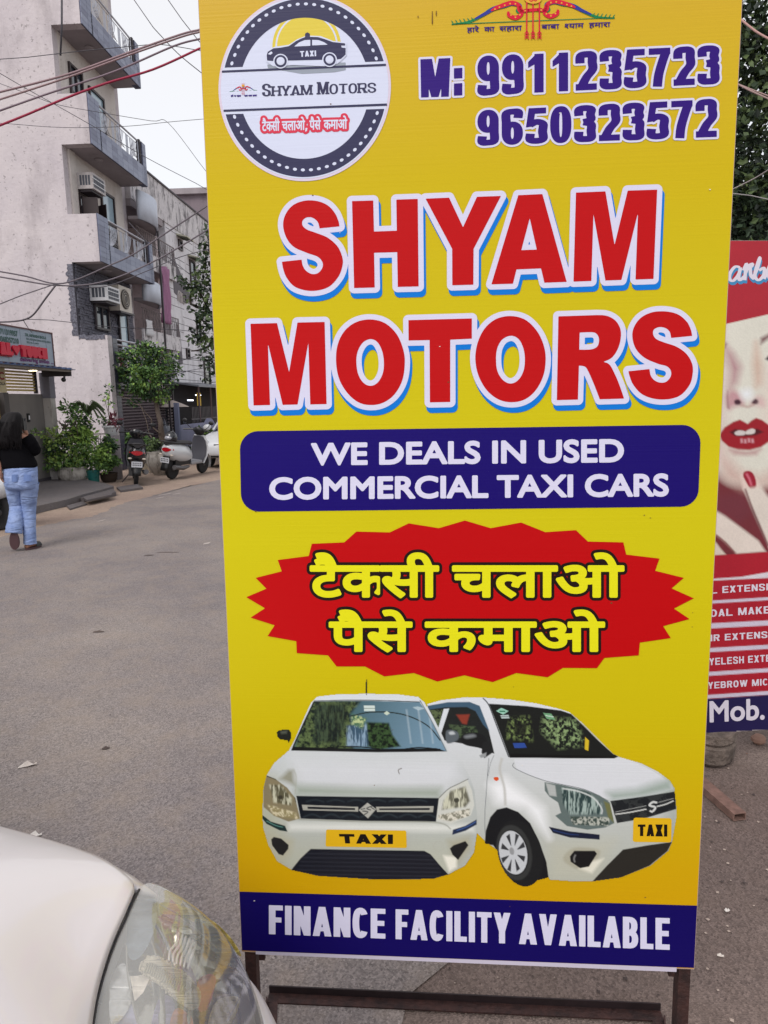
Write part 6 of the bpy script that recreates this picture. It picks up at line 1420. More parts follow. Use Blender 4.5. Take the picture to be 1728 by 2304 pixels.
# ================================================================ pots and plants by the wall
def pot_prof(r0, r1, h, bulge, lip=.012, n=8):
    out = []
    for i in range(n + 1):
        t = i / n; out.append((r0 + (r1 - r0) * t + bulge * math.sin(math.pi * t), h * t))
    out += [(r1 + lip, h), (r1 + lip, h + .03), (r1 - .02, h + .03), (r1 - .03, h - .03)]; return out
CONC = plaster('weathered_concrete_pot', (186, 180, 172), (168, 162, 156), (104, 98, 90), 5, .8, .8)
SOIL = mat('soil', (62, 50, 42), rough=1)
def planter(name, px, py, w_, h, col, label, cat='plant pot', bulge=.05, s0=.7, depth=None, z=0):
    p = ground(px, py, z) if depth is None else at(px, py, depth)
    o = thing(name, label, cat, p); r1 = w_ / 2 - bulge * .6
    q = part('pot', MB().lathe(pot_prof(r1 * s0, r1, h, bulge), p, 24), col, o, smooth=False); autosmooth(q, 50)
    part('soil', MB().lathe([(r1 * .96, h - .02), (.01, h + .01)], p, 16), SOIL, o); return o, p
o, p = planter('plant_pot', 168, 1090, .62, .34, CONC, 'large round weathered concrete pot full of leafy shrubs', bulge=.07, s0=.62)
cl = [(p + np.array([x, y, z]), (r_, r_, r_ * .85)) for x, y, z, r_ in ((-.3, -.1, .55, .22), (-.42, -.1, .8, .2), (-.25, -.1, .95, .24), (-.15, 0, .7, .26), (.05, -.05, .6, .24), (.15, 0, .55, .2), (-.45, .1, .6, .18), (-.35, -.15, .42, .14), (-.1, -.2, .45, .18), (.1, -.2, .42, .15), (-.5, 0, .95, .14), (-.05, .1, .95, .2))]
leaves('leafy_shrub', cl, 1500, .055, LY, o, 21, wts=(.40, .38, .22), shell=.25, long=1.5)
cl = [(p + np.array([x, .15, z]), (r_, r_, r_ * .9)) for x, z, r_ in ((.0, 1.15, .2), (.1, 1.4, .17), (-.05, 1.55, .14), (.18, 1.1, .2), (.1, .9, .25), (.28, 1.3, .14), (.25, .95, .2))]
leaves('tall_shrub', cl, 1000, .045, LG, o, 22, wts=(.4, .4, .2), shell=.1, long=2.4)
m = MB(); r_ = random.Random(6)
for k in range(9): m.tube([p + np.array([r_.uniform(-.2, .2), 0, .3]), p + np.array([r_.uniform(-.4, .3), 0, .8]), p + np.array([r_.uniform(-.5, .3), 0, 1.3])], .008, 4)
part('stem', m, BARK, o)
m = MB()                                    # feathery palm-like fronds
for a in np.linspace(-2.6, .7, 9):
    c = p + np.array([.25, .25, 1.42]); e = c + np.array([math.cos(a) * .36, 0, .2 + .1 * math.sin(a * 2)]); md = (c + e) / 2 + np.array([0, 0, .12]); P = catmull([c, md, e + np.array([0, 0, -.12])], 8); m.tube(P, .006, 3)
    for k, q in enumerate(P[2:]):
        for sg in (-1, 1): m.add([q, q + np.array([.02, 0, -.07 - .02 * sg]), q + np.array([.035, sg * .05, -.05])], [(0, 1, 2)])
part('frond', m, LD[1], o)
o2, p2 = planter('bucket', 212, 1089, .25, .26, mat('teal_plastic', (26, 100, 96), rough=.45), 'teal plastic bucket holding a small flowering bush beside the round concrete pot', 'bucket', 0.0, .8)
part('handle', MB().tube([p2 + np.array([.14 * math.cos(q), -.1, .25 - .12 * math.sin(q)]) for q in np.linspace(0, math.pi, 10)], .006, 5), mat('teal_plastic', (26, 100, 96)), o2)
leaves('flower_bush', [(p2 + np.array([x, y, z]), (.17, .17, .15)) for x, y, z in ((0, 0, .4), (.12, 0, .5), (-.15, 0, .5), (0, 0, .62), (.2, 0, .38), (-.1, -.1, .72), (-.2, 0, .85), (.22, 0, .6))], 1300, .038, [LG[1], LG[0], LG[0]], o2, 25, shell=.2)
leaves('blossom', [(p2 + np.array([-.25, -.15, .45]), (.25, .1, .2))], 14, .022, [mat('white_blossom', (214, 214, 208))] * 3, o2, 26)
def shrub(px, py, w_, h, label, seed, mats_, potc=CONC, pw=.3, ph=.2, size=.05, n=700, cat='potted plant', name='potted_plant', square=False):
    p = ground(px, py); o = thing(name, label, cat, p)
    if square: part('trough', MB().frame_box(p + SD * -.1 + TD * -pw / 2, TD * pw, SD * .3, (0, 0, ph)), potc, o)
    else: autosmooth(part('pot', MB().lathe(pot_prof(pw * .36, pw * .5, ph, .02), p, 16), potc, o), 50)
    r_ = np.random.RandomState(seed); cl = [(p + np.array([r_.uniform(-w_ / 2, w_ / 2), r_.uniform(-.1, .15), ph + r_.uniform(.05, h)]), (w_ * .22, w_ * .22, w_ * .2)) for _ in range(10)]
    leaves('foliage', cl, n, size, mats_, o, seed, shell=.2, long=1.8)
    m = MB()
    for k in range(5): m.tube([p + np.array([0, 0, ph * .8]), p + np.array([r_.uniform(-.3, .3) * w_, 0, ph + h * r_.uniform(.5, .9)])], .007, 4)
    part('stem', m, BARK, o); return o, p
shrub(246, 1084, .45, .75, 'tall grassy plant in a low grey pot left of the black scooter', 51, LG, SOIL, .34, .16, .05, 900)
shrub(326, 1064, .6, .62, 'leafy plant in a pale wooden trough between the two scooters', 52, [LG[0], LG[1], LG[2]], mat('pale_trough', (158, 146, 130), rough=.9, noise=.3, scale=14), .34, .22, .055, 1100, square=True)
shrub(288, 1052, .55, .9, 'dark bushy plant at the foot of the shutter behind the black scooter', 53, LD, CONC, .3, .2, .06, 900)
shrub(445, 1036, .35, .32, 'aloe like spiky plant in a low pot by the blue grey wall', 54, LD, mat('grey_pot', (104, 98, 98), rough=.9), .34, .16, .05, 260)
shrub(468, 1034, .4, .75, 'broad leaved bush behind the white hatchback bonnet', 55, LG, CONC, .25, .15, .08, 300)
o, p = planter('plant_pot', 362, 1068, .62, .50, CONC, 'big mossy concrete urn behind the white scooter', bulge=.08, s0=.55)
leaves('foliage', [(p + np.array([x, 0, .58 + z]), (.13, .13, .1)) for x, z in ((-.2, .05), (-.1, .15), (.05, .05), (.2, .1))], 260, .05, LD, o, 61)
# small cream planter on a stand with a red-leaved plant
pp = at(251, 980, 14.6); o = thing('window_planter', 'white fluted oval planter with thin red leaved plant on a stone pedestal', 'planter', pp)
q = part('planter', MB().lathe([(.11, 0), (.13, .02), (.155, .16), (.17, .17), (.19, .18), (.19, .215), (.16, .215), (.15, .17)], pp, 24, flute=lambda t: 1 + .03 * math.cos(8 * t)), WHITEP, o); autosmooth(q, 40)
m = MB(); m.tube([pp + np.array([.0, 0, .2]), pp + np.array([-.03, 0, .5]), pp + np.array([.03, 0, .95])], .010, 5); m.tube([pp + np.array([-.03, 0, .5]), pp + np.array([-.1, 0, .8])], .006, 4); part('stem', m, BARK, o)
leaves('foliage', [(pp + np.array([x, 0, z]), (r_, r_, r_)) for x, z, r_ in ((-.08, .82, .09), (.02, .98, .08), (-.12, .3, .1), (-.2, .34, .08), (.05, .66, .06))], 150, .04, LG, o, 63)
RL_ = [mat('purple_leaf', (92, 36, 50), rough=.5)] * 3; leaves('red_foliage', [(pp + np.array([.08, 0, .32]), (.09, .09, .1))], 60, .06, RL_, o, 64, long=2.6)
part('pedestal', MB().frame_box(pp + SD * -.12 - TD * .12 + np.array([0, 0, -(pp[2]) + .0]), TD * .24, SD * .24, (0, 0, pp[2] - .002)), SOFF, o)
# ornamental pale stand
pp = ground(222, 1080); o = thing('plant_stand', 'pale ornamental cast stand among the plants between bucket and white planter', 'stand', pp)
m = MB(); X3 = lambda x, z: pp + np.array([x, 0, z]) + SD * .05
for sg in (-1, 1):
    m.tube(catmull([X3(sg * .02, .9), X3(sg * .16, .82), X3(sg * .06, .66), X3(sg * .15, .45), X3(sg * .12, 0)], 5), .016, 5)
    m.tube(catmull([X3(sg * .15, .85), X3(sg * .04, .72), X3(sg * .1, .55), X3(sg * .02, .5)], 5), .012, 5)
for x in (-.1, -.05, 0, .05, .1): m.tube([X3(x, .96), X3(x * .8, .8)], .010, 4)
m.frame_box(X3(-.2, .97), (.4, 0, 0), (0, .12, 0), (0, 0, .025)); part('scroll_frame', m, mat('pale_cast', (170, 164, 158), rough=.9), o)
# little plants growing from the side wall
tg = thing('trailing_twig', 'thin leafy twig reaching out from the bush past the white pillar', 'branch', at(100, 975, 13))
leaves('foliage', [(at(78, 972, 13), (.06, .05, .04)), (at(96, 977, 13), (.04, .04, .03))], 40, .035, LG, tg, 71); part('twig', MB().tube([at(125, 985, 13), at(100, 978, 13), at(78, 972, 13)], .005, 4), BARK, tg)
# ================================================================ scooters
TYRE = mat('tyre_rubber', (34, 33, 35), rough=.85); RIM = mat('wheel_rim_grey', (96, 94, 96), rough=.5, metal=.5); SEATM = mat('seat_vinyl', (40, 38, 42), rough=.55); REDL = mat('tail_lamp_red', (168, 16, 30), rough=.2, spec=.8); CHR = mat('chrome', (200, 200, 204), rough=.15, metal=1)
PLW = mat('plate_white', (196, 198, 206), rough=.5)
def scooter(name, label, body, floorc, rz, loc, lean=.10, shield=None):
    o = thing(name, label, 'scooter', (0, 0, 0)); loc_parts = []
    def P(n, mb, m, sm=True, par=None):
        q = mb.build(n, m, par or o, local=True); autosmooth(q, 45) if sm else None; return q
    for x, nm in ((-.61, 'wheel'), (.62, 'wheel')):
        w_ = P(nm, MB().lathe([(.12, -.035), (.17, -.045), (.215, -.035), (.228, 0), (.215, .035), (.17, .045), (.12, .035)], (x, 0, .228), 24, (0, 1, 0)), TYRE)
        m = MB().lathe([(.03, -.06), (.05, -.03), (.145, -.03), (.15, 0), (.145, .03), (.05, .03), (.03, .06)], (x, 0, .228), 18, (0, 1, 0)); P('rim', m, RIM, True, w_)
    # rear body: teardrop side covers
    R = []
    for x, zc, h, w_, zt in ((-.88, .66, .06, .07, 0), (-.84, .64, .14, .13, 0), (-.72, .60, .20, .17, 0), (-.5, .56, .23, .185, 0), (-.3, .53, .22, .17, 0), (-.12, .50, .20, .13, 0), (.0, .46, .16, .10, 0)):
        R.append([(x, w_ * math.cos(t), zc + h * math.sin(t) * (1 if math.sin(t) > 0 else .9)) for t in np.linspace(0, 2 * math.pi, 16, endpoint=False)])
    P('rear_body', MB().loft(R), body)
    R = []
    for x, zc, w_ in ((-.88, .80, .06), (-.78, .815, .12), (-.55, .80, .145), (-.35, .775, .15), (-.15, .765, .14), (-.02, .755, .10), (.02, .74, .06)):
        R.append([(x, w_ * math.cos(t), zc + .045 * math.sin(t)) for t in np.linspace(0, 2 * math.pi, 12, endpoint=False)])
    P('seat', MB().loft(R), SEATM)
    m = MB(); m.tube(catmull([(-.55, .15, .80), (-.85, .16, .82), (-.97, .08, .84), (-.97, -.08, .84), (-.85, -.16, .82), (-.55, -.15, .80)], 5), .014, 6); P('grab_rail', m, BLACKP)
    P('tail_lamp', MB().loft([[(-.90 + .02 * abs(math.cos(t)) , .095 * math.cos(t), .66 + .045 * math.sin(t)) for t in np.linspace(0, 6.283, 12, endpoint=False)], [(-.80, .15 * math.cos(t), .66 + .06 * math.sin(t)) for t in np.linspace(0, 6.283, 12, endpoint=False)]]), REDL)
    for sg in (-1, 1): P('indicator', MB().ball((-.86, sg * .13, .55), (.03, .04, .02), 8, 5), mat('indicator_clear', (190, 180, 170), rough=.2))
    # rear mudguard, plate
    m = MB(); m.grid([[(-.84 - .10 * t, y, .52 - .30 * t) for y in (-.08, 0, .08)] for t in np.linspace(0, 1, 5)]); q = P('mudguard', m, BLACKP); solid(q, .01)
    m = MB().box((-.905, 0, .44), (.008, .20, .11)); q = P('number_plate', m, PLW, False)
    m = MB(); rr = random.Random(1)
    for rw in (.465, .425):
        for k in range(5): m.box((-.911, -.07 + .035 * k, rw), (.003, .018, .024))
    P('plate_marks', m, BLACKP, False)
    # floor, front shield, column
    m = MB().box((.18, 0, .31), (.48, .27, .07)); q = P('floorboard', m, floorc, False); bevel(q, .02, 2)
    R = []
    for z, x, w_, d in ((.28, .40, .17, .03), (.45, .46, .21, .05), (.62, .47, .22, .06), (.78, .45, .19, .06), (.90, .42, .13, .05)):
        R.append([(x + d * math.cos(t) * (1.6 if math.cos(t) > 0 else .5), w_ * math.sin(t), z) for t in np.linspace(0, 2 * math.pi, 16, endpoint=False)])
    P('front_shield', MB().loft(R), shield or body)
    P('inner_shield', MB().loft([[(x - .035 + .02 * math.cos(t), w_ * .93 * math.sin(t), z) for t in np.linspace(0, 2 * math.pi, 12, endpoint=False)] for z, x, w_ in ((.30, .40, .16), (.45, .455, .2), (.62, .465, .205), (.78, .445, .18), (.88, .415, .12))]), mat('inner_grey', (66, 66, 74), rough=.6))
    R = [[(x + .03 * k, (.05 + .02 * math.cos(k)) * math.cos(t) , z + .2 * 0) for t in (0, 1)] for k, x, z in ()]
    m = MB(); R = []
    for a in np.linspace(-.4, 2.5, 9): R.append([(.62 + (.25 + .02 * math.sin(q)) * math.cos(a), .065 * math.cos(q), .228 + (.25 + .03 * math.sin(q)) * math.sin(a)) for q in np.linspace(0, math.pi, 6)])
    m.grid(R); q = P('front_mudguard', m, body); solid(q, .006)
    P('fork', MB().tube([(.62, .06, .228), (.50, .05, .55)], .02, 6).tube([(.62, -.06, .228), (.50, -.05, .55)], .02, 6), BLACKP)
    # handlebar cowl, bars, mirrors
    R = []
    for z, x, w_, d in ((.90, .42, .08, .06), (.98, .40, .14, .10), (1.04, .38, .13, .09), (1.08, .36, .06, .05)):
        R.append([(x + d * math.cos(t), w_ * math.sin(t), z) for t in np.linspace(0, 2 * math.pi, 14, endpoint=False)])
    P('handlebar_cowl', MB().loft(R), body)
    P('handlebar', MB().tube([(.30, -.34, 1.0), (.36, -.15, 1.02), (.38, 0, 1.02), (.36, .15, 1.02), (.30, .34, 1.0)], .018, 6), BLACKP)
    P('headlamp', MB().ball((.49, 0, .985), (.03, .08, .05), 12, 8), mat('lamp_glass', (180, 184, 190), rough=.1, spec=.9))
    for sg in (-1, 1):
        q = P('mirror', MB().ball((.33, sg * .33, 1.20), (.015, .065, .045), 12, 7), BLACKP); P('stalk', MB().tube([(.35, sg * .17, 1.03), (.34, sg * .26, 1.1), (.335, sg * .31, 1.17)], .008, 5), BLACKP, True, q)
    P('exhaust', MB().tube([(-.2, -.14, .26), (-.45, -.17, .25), (-.82, -.18, .30)], [.03, .045, .05], 10), RIM); P('engine_case', MB().box((-.42, .09, .26), (.42, .10, .15)), mat('engine_grey', (70, 68, 70), rough=.6), False)
    P('stand', MB().tube([(-.2, .1, .22), (-.24, .26, .01)], .012, 5), DARKM)
    P('underbody', MB().box((-.35, 0, .38), (.6, .2, .16)), BLACKP, False)
    o.location = tuple(loc); o.rotation_euler = (lean, 0, rz); return o
WB_ = mat('white_body_paint', (206, 208, 212), rough=.2, spec=.6, coat=.4); BB_ = mat('black_body_paint', (26, 26, 32), rough=.2, spec=.6, coat=.4)
c1_ = ground(306, 1092); s1_ = scooter('scooter', 'black scooter seen from behind with red tail lamp, parked by the potted plants', BB_, BLACKP, math.radians(111), c1_ + np.array([-.22, .57, 0]), lean=.10)
c2_ = (ground(400, 1076) + ground(455, 1058)) / 2; d_ = ground(455, 1062) - ground(398, 1077); s2_ = scooter('scooter', 'white scooter with black front shield parked before the mossy urn', WB_, mat('grey_floor', (150, 150, 154), rough=.5), math.radians(74), ground(422, 1071) + np.array([0, .0, 0]), lean=.12)
for ch in s2_.children:
    if ch.name.startswith('handlebar_cowl'): ch.data.materials[0] = BLACKP
s3_ = scooter('scooter', 'white and black scooter cut by the frame edge behind the walking woman', WB_, BLACKP, math.radians(196), ground(-118, 1200) + np.array([0, 0, 0]), lean=.08)
for i, s_ in enumerate((s1_, s2_, s3_)): s_['group'] = 'parked scooters'
# helmet hanging at the handlebar of the white one
hl = at(385, 985, 14.3); o = thing('helmet', 'dark helmet with clear visor resting on the handlebar of the white scooter', 'helmet', hl)
part('shell', MB().ball(hl, (.13, .13, .14), 14, 10), BB_, o, smooth=True); part('visor', MB().ball(hl + np.array([-.02, -.06, 0]), (.10, .085, .06), 12, 8), mat('visor', (150, 150, 158), rough=.1, spec=.9), o, smooth=True)
# ================================================================ cars in the street
def hatch(name, label, loc, rz, paint, L=3.8):
    o = thing(name, label, 'car', (0, 0, 0))
    def P(n, mb, m, sm=40, par=None):
        q = mb.build(n, m, par or o, local=True)
        if sm: autosmooth(q, sm)
        return q
    st_ = [(-1.88, .62, .50, .80), (-1.82, .76, .30, .98), (-1.6, .82, .22, 1.0), (-1.0, .85, .2, .98), (0, .86, .2, .95), (.7, .86, .2, .93), (1.0, .85, .22, .90), (1.4, .82, .24, .84), (1.7, .76, .26, .76), (1.85, .64, .30, .66), (1.92, .45, .36, .58)]
    R = []
    for x, w_, z0, z1 in st_:
        h = z1 - z0; R.append([(x, y * w_, z0 + q * h) for y, q in ((-.8, 0), (-.97, .12), (-1, .4), (-.98, .7), (-.90, .93), (-.6, 1.0), (0, 1.03), (.6, 1.0), (.90, .93), (.98, .7), (1, .4), (.97, .12), (.8, 0))])
    P('body', MB().loft(R), paint, 50)
    R = []
    for x, w_, z0, z1 in ((-1.78, .70, .94, .97), (-1.5, .66, .94, 1.38), (-1.0, .64, .93, 1.49), (-.2, .64, .92, 1.51), (.3, .62, .91, 1.45), (.95, .70, .88, .92)):
        R.append([(x, -w_, z0), (x, -w_ * .92, z0 + (z1 - z0) * .6), (x, -w_ * .8, z1 - .02), (x, 0, z1), (x, w_ * .8, z1 - .02), (x, w_ * .92, z0 + (z1 - z0) * .6), (x, w_, z0)])
    P('cabin_glass', MB().loft(R), GLASS, 30)
    R = []
    for x, w_, z in ((-1.45, .53, 1.395), (-1.0, .53, 1.505), (-.2, .53, 1.525), (.28, .51, 1.47)): R.append([(x, -w_, z - .02), (x, 0, z), (x, w_, z - .02)])
    q = P('roof', MB().grid(R), paint); solid(q, .02)
    for sg in (-1, 1):
        P('pillar', MB().tube([(.93, sg * .70, .92), (.28, sg * .53, 1.46)], .025, 5).tube([(-.35, sg * .62, .95), (-.35, sg * .53, 1.5)], .03, 5).tube([(-1.7, sg * .66, .97), (-1.42, sg * .53, 1.4)], .05, 5), paint)
        P('headlamp', MB().loft([[(x, sg * (w_ + .10 * math.cos(t)), z + .07 * math.sin(t)) for t in np.linspace(0, 6.283, 10, endpoint=False)] for x, w_, z in ((1.45, .80, .74), (1.70, .71, .70), (1.84, .58, .63))]), mat('car_lamp', (170, 176, 184), rough=.1, spec=.9))
        P('fog_recess', MB().ball((1.80, sg * .55, .40), (.07, .10, .07), 10, 6), BLACKP); q = P('mirror', MB().ball((.72, sg * .93, .98), (.07, .11, .08), 10, 7), paint); P('mirror_arm', MB().tube([(.72, sg * .82, .94), (.72, sg * .9, .96)], .025, 5), BLACKP, 40, q)
        for x in (1.18, -1.18):
            w_ = P('wheel', MB().lathe([(.17, -.09), (.27, -.10), (.30, -.07), (.305, 0), (.30, .07), (.27, .10), (.17, .09)], (x, sg * .77, .305), 24, (0, 1, 0)), TYRE); P('rim', MB().lathe([(.02, -.095), (.18, -.085), (.19, 0), (.18, .085), (.02, .095)], (x, sg * .77, .305), 14, (0, 1, 0)), RIM, 40, w_)
            P('wheel_arch', MB().lathe([(.35, -.02), (.35, .03), (.1, .035)], (x, sg * .815, .32), 20, (0, sg, 0)), BLACKP)
    P('grille', MB().box((1.90, 0, .56), (.03, .7, .10)), BLACKP, 0); P('lower_grille', MB().box((1.86, 0, .36), (.06, .9, .14)), BLACKP, 0); P('badge_plate', MB().box((1.935, 0, .50), (.01, .44, .10)), PLW, 0)
    o.location = tuple(loc); o.rotation_euler = (0, 0, rz); return o
h1 = ground(477, 1058); fc_ = ground(516, 1056); hatch('parked_car', 'white hatchback facing the camera, mostly hidden behind the yellow board', fc_ + np.array([.20, 1.88, 0]), math.radians(264), WB_)
hatch('parked_car', 'dusty grey car parked behind the scalloped blue grey wall', W(21.4, -8.7), math.radians(100), mat('dusty_grey_paint', (120, 122, 134), rough=.4))
# ================================================================ poster on the right
PO = at(1600, 1640, 2.85); pz = ground(1560, 1650, .16)
d0 = ground(1560, 1652, .15); d1 = ground(1728, 1642, .15)
pu = (d1 - d0); pu[2] = 0; pu /= np.linalg.norm(pu); pn = np.array([pu[1], -pu[0], 0]); pn = pn if pn[1] < 0 else -pn
PT = thing('poster_board', 'red and white beauty salon board with a close face and deep red lips', 'sign', (d0[0], d0[1], 0))
def pmap(px, py, lift=0.0):
    px = np.asarray(px, float); py = np.asarray(py, float); d = _F[None] + np.outer((px - 864) / FPX, _R) - np.outer((py - 1152) / FPX, _U)
    t = ((d0 - EYE) @ pn) / (d @ pn); return EYE + d * t[:, None] + pn * lift
# the board's own frame: left edge hidden behind the yellow board
uL, uR = -.22, .74; ztop = pmap([1640], [541])[0][2]
Zt = lambda u: ztop
bP = lambda u, z, n=0: np.array([d0[0], d0[1], 0]) + pu * u + np.array([0, 0, z]) + pn * n
m = MB().frame_box(bP(uL, .15, -.02), pu * (uR - uL), -pn * .0 + pn * .0185, (0, 0, ztop - .15)); part('board', m, mat('poster_edge', (190, 180, 182), rough=.6), PT)
cv = Canvas(1470, 500, 2010, 1720, 2.2); cv.a[:] = 1
W3 = pmap(cv.X.ravel(), cv.Y.ravel()) - np.array([d0[0], d0[1], 0]); U3 = (W3 @ pu).reshape(cv.X.shape); Z3 = W3[:, 2].reshape(cv.X.shape)
cv.a = ((U3 > uL) & (U3 < uR) & (Z3 > .15) & (Z3 < ztop)).astype(float)
e1 = lambda *p: C(1560, 500, 168 / 619, p); e2 = lambda *p: C(1560, 1100, 168 / 619, p)
n1 = cv.noise(60, oct=3, seed=1)
cv.put(np.ones_like(cv.X), (214, 212, 202))
cv.poly(e1((-400, 1500), (200, 1900), (330, 2120), (520, 2200), (900, 2000), (1700, 1500), (1700, 3200), (-400, 3200)), (112, 44, 52), soft=14)           # dark shade under the chin
cv.poly(e1((-400, 600), (100, 640), (330, 2150), (520, 2215), (850, 2050), (1100, 1500), (1500, 700), (1700, 3200), (1700, 200), (-400, 200)), (214, 212, 202), soft=10, alpha=0)
cv.poly(e1((-80, 900), (200, 760), (900, 700), (1300, 900), (1250, 1700), (900, 2080), (620, 2180), (430, 2190), (230, 2110), (20, 1750)), (216, 214, 202), soft=26, smooth=True)
# nose shading, eyes and brows
cv.poly(e1((250, 1010), (330, 1090), (390, 1200), (360, 1330), (300, 1380), (310, 1240)), (176, 132, 138), soft=26); cv.poly(e1((520, 1000), (560, 1180), (560, 1330), (520, 1360), (500, 1180)), (200, 168, 150), soft=26)
cv.poly(e1((270, 1440), (320, 1390), (380, 1420), (420, 1500), (340, 1530), (290, 1545)), (190, 146, 152), soft=16, smooth=True); cv.poly(e1((470, 1500), (530, 1440), (590, 1470), (590, 1530), (520, 1520)), (206, 178, 176), soft=14, smooth=True)
cv.poly(e1((285, 1400), (275, 1450), (280, 1540), (300, 1545), (290, 1480)), (138, 84, 98), soft=6)
cv.poly(e1((340, 1480), (372, 1468), (396, 1492), (382, 1512), (348, 1510)), (66, 30, 46), soft=5, smooth=True); cv.poly(e1((485, 1492), (512, 1464), (538, 1480), (530, 1505), (495, 1508)), (66, 30, 46), soft=5, smooth=True)
cv.poly(e1((-80, 900), (180, 800), (240, 1300), (230, 1650), (330, 2080), (100, 1900), (-60, 1500)), (206, 176, 170), soft=60, alpha=.8)
cv.poly(e1((620, 1250), (760, 1300), (700, 1700), (600, 1640)), (222, 196, 186), soft=60, alpha=.6); cv.poly(e1((260, 2000), (420, 2090), (560, 2110), (700, 2040), (700, 2160), (420, 2210), (260, 2110)), (196, 160, 150), soft=40, alpha=.8)
cv.poly(e1((400, 1400), (470, 1390), (480, 1450), (420, 1460)), (228, 232, 236), soft=22, smooth=True); cv.line(e1((395, 1515), (450, 1530), (500, 1512)), 3, (176, 140, 134), soft=8)
cv.poly(e1((560, 960), (620, 930), (760, 900), (900, 960), (900, 985), (760, 940), (620, 965), (560, 1010)), (112, 70, 74), soft=10); cv.poly(e1((595, 1135), (640, 1085), (760, 1070), (850, 1130), (750, 1165), (650, 1160)), (60, 48, 56), soft=5)
cv.poly(e1((250, 990), (275, 1010), (262, 1040), (245, 1020), (100, 960), (100, 930)), (112, 70, 74), soft=8); cv.poly(e1((60, 1130), (180, 1090), (250, 1150), (150, 1180)), (60, 48, 56), soft=5)
# lips
LP = (152, 18, 34)
cv.poly(e1((215, 1760), (260, 1700), (330, 1655), (385, 1636), (430, 1660), (450, 1672), (480, 1645), (520, 1622), (570, 1640), (625, 1680), (680, 1745), (640, 1810), (560, 1865), (470, 1888), (370, 1885), (290, 1860), (235, 1810)), LP, soft=4)
cv.poly(e1((300, 1740), (345, 1715), (430, 1728), (530, 1712), (580, 1740), (520, 1765), (430, 1775), (340, 1770)), (76, 8, 22), soft=5)
cv.poly(e1((342, 1745), (380, 1725), (428, 1735), (424, 1762), (360, 1766)), (206, 198, 196), soft=3, smooth=True); cv.poly(e1((434, 1735), (480, 1712), (512, 1722), (500, 1752), (440, 1758)), (212, 204, 200), soft=3, smooth=True)
for x, y in ((400, 1812), (430, 1815), (460, 1808), (490, 1812)): cv.poly(e1((x - 8, y - 14), (x + 6, y - 16), (x + 10, y + 14), (x - 6, y + 16)), (224, 180, 190), soft=5, alpha=.8)
cv.poly(e1((300, 1885), (450, 1902), (560, 1880), (520, 1925), (420, 1930), (340, 1920)), (182, 140, 140), soft=14)
# hand: two fingers with painted nail, crossing wrist below
cv.poly(e1((390, 2110), (410, 2060), (470, 2060), (520, 2120), (560, 2200)) + e2((560, 0), (619, 120), (700, 400), (700, 560), (640, 520), (560, 280), (480, 130), (410, 0)), (222, 200, 190), soft=8)
cv.poly(e1((412, 2100), (425, 2068), (470, 2064), (505, 2100), (522, 2170), (505, 2210), (470, 2205), (435, 2150)), (150, 22, 46), soft=3, smooth=True); cv.line(e1((440, 2085), (465, 2130), (480, 2180)), 4, (214, 110, 130), soft=5)
cv.poly(e2((560, -20), (619, 60), (900, 300), (900, 520), (640, 500), (480, 150), (420, 0)), (216, 206, 196), soft=10)
cv.poly(e2((190, 180), (260, 220), (420, 340), (540, 430), (600, 520), (360, 540), (260, 440), (185, 380), (60, 300), (60, 150)), (220, 208, 198), soft=7); cv.line(e2((190, 385), (270, 450), (340, 530)), 3, (120, 50, 50), soft=5)
cv.poly(e2((185, 440), (230, 500), (270, 545), (60, 560), (60, 420)), (214, 200, 186), soft=5); cv.line(e2((430, 0), (500, 190), (619, 470)), 3, (96, 34, 44), soft=5)
cv.poly(e2((200, 60), (420, 40), (480, 200), (380, 280), (200, 170)), (110, 50, 62), soft=20, alpha=.6)
RD = (168, 26, 44)
cv.poly(e1((-600, 100), (300, 145), (619, 122), (1900, 30), (1900, 500), (619, 765), (262, 846), (-600, 1040)), RD, soft=2)
cv.poly(e2((-600, 560), (170, 552), (619, 522), (1900, 440), (1900, 3000), (-600, 3000)), RD, soft=2)
cv.poly(e2((-600, 820), (155, 745), (400, 728), (619, 690), (1900, 500), (1900, 640), (619, 738), (155, 760), (-600, 800)), (212, 206, 214), soft=2)
for y0, y1, t0 in ((926, 950, 898), (1114, 1156, 1090), (1318, 1352, 1292), (1516, 1548, 1486), (1706, 1736, 1676)):
    cv.poly(e2((-600, y0 + 45), (150, y0), (619, t0), (1900, t0 - 80), (1900, t0 + y1 - y0 - 80), (619, t0 + y1 - y0), (150, y1), (-600, y1 + 45)), (204, 196, 214), soft=2)
cv.poly(e2((-600, 1800), (115, 1742), (619, 1708), (1900, 1620), (1900, 2300), (-600, 2300)), (30, 24, 74), soft=2)
cv.c = np.clip(cv.c * (1 + (cv.rng.rand(*cv.X.shape)[..., None] - .5) * .10 + (n1[..., None] - .5) * .12) * .98, 0, .85)
sheet('printed_face', cv, lambda x, y: pmap(x, y, .0004), vc_mat('poster_print', .4, False), PT)
PWH = mat('poster_white', (214, 208, 222), rough=.4); PBL = mat('poster_blue', (50, 130, 180), rough=.4)
def p_text(s, quad, m, fat=0, drawn_k=None, res=.6, lift=.0008, name='lettering', shift=(0, 0)):
    sh = drawn_quad(s, quad, **drawn_k) if drawn_k else [text_quad(s, quad)]
    fd = Field(sh, res, fat + 3); V, Fc = march(fd.g, fd.x0 + shift[0], fd.y0 + shift[1], res, fat); mesh_obj(name, pmap(V[:, 0], V[:, 1], lift), Fc, m, PT)
dk = dict(w=.70, hx=.105, hy=.085, gap=.15, space=.45, widths={'M': .92, 'W': 1.05})
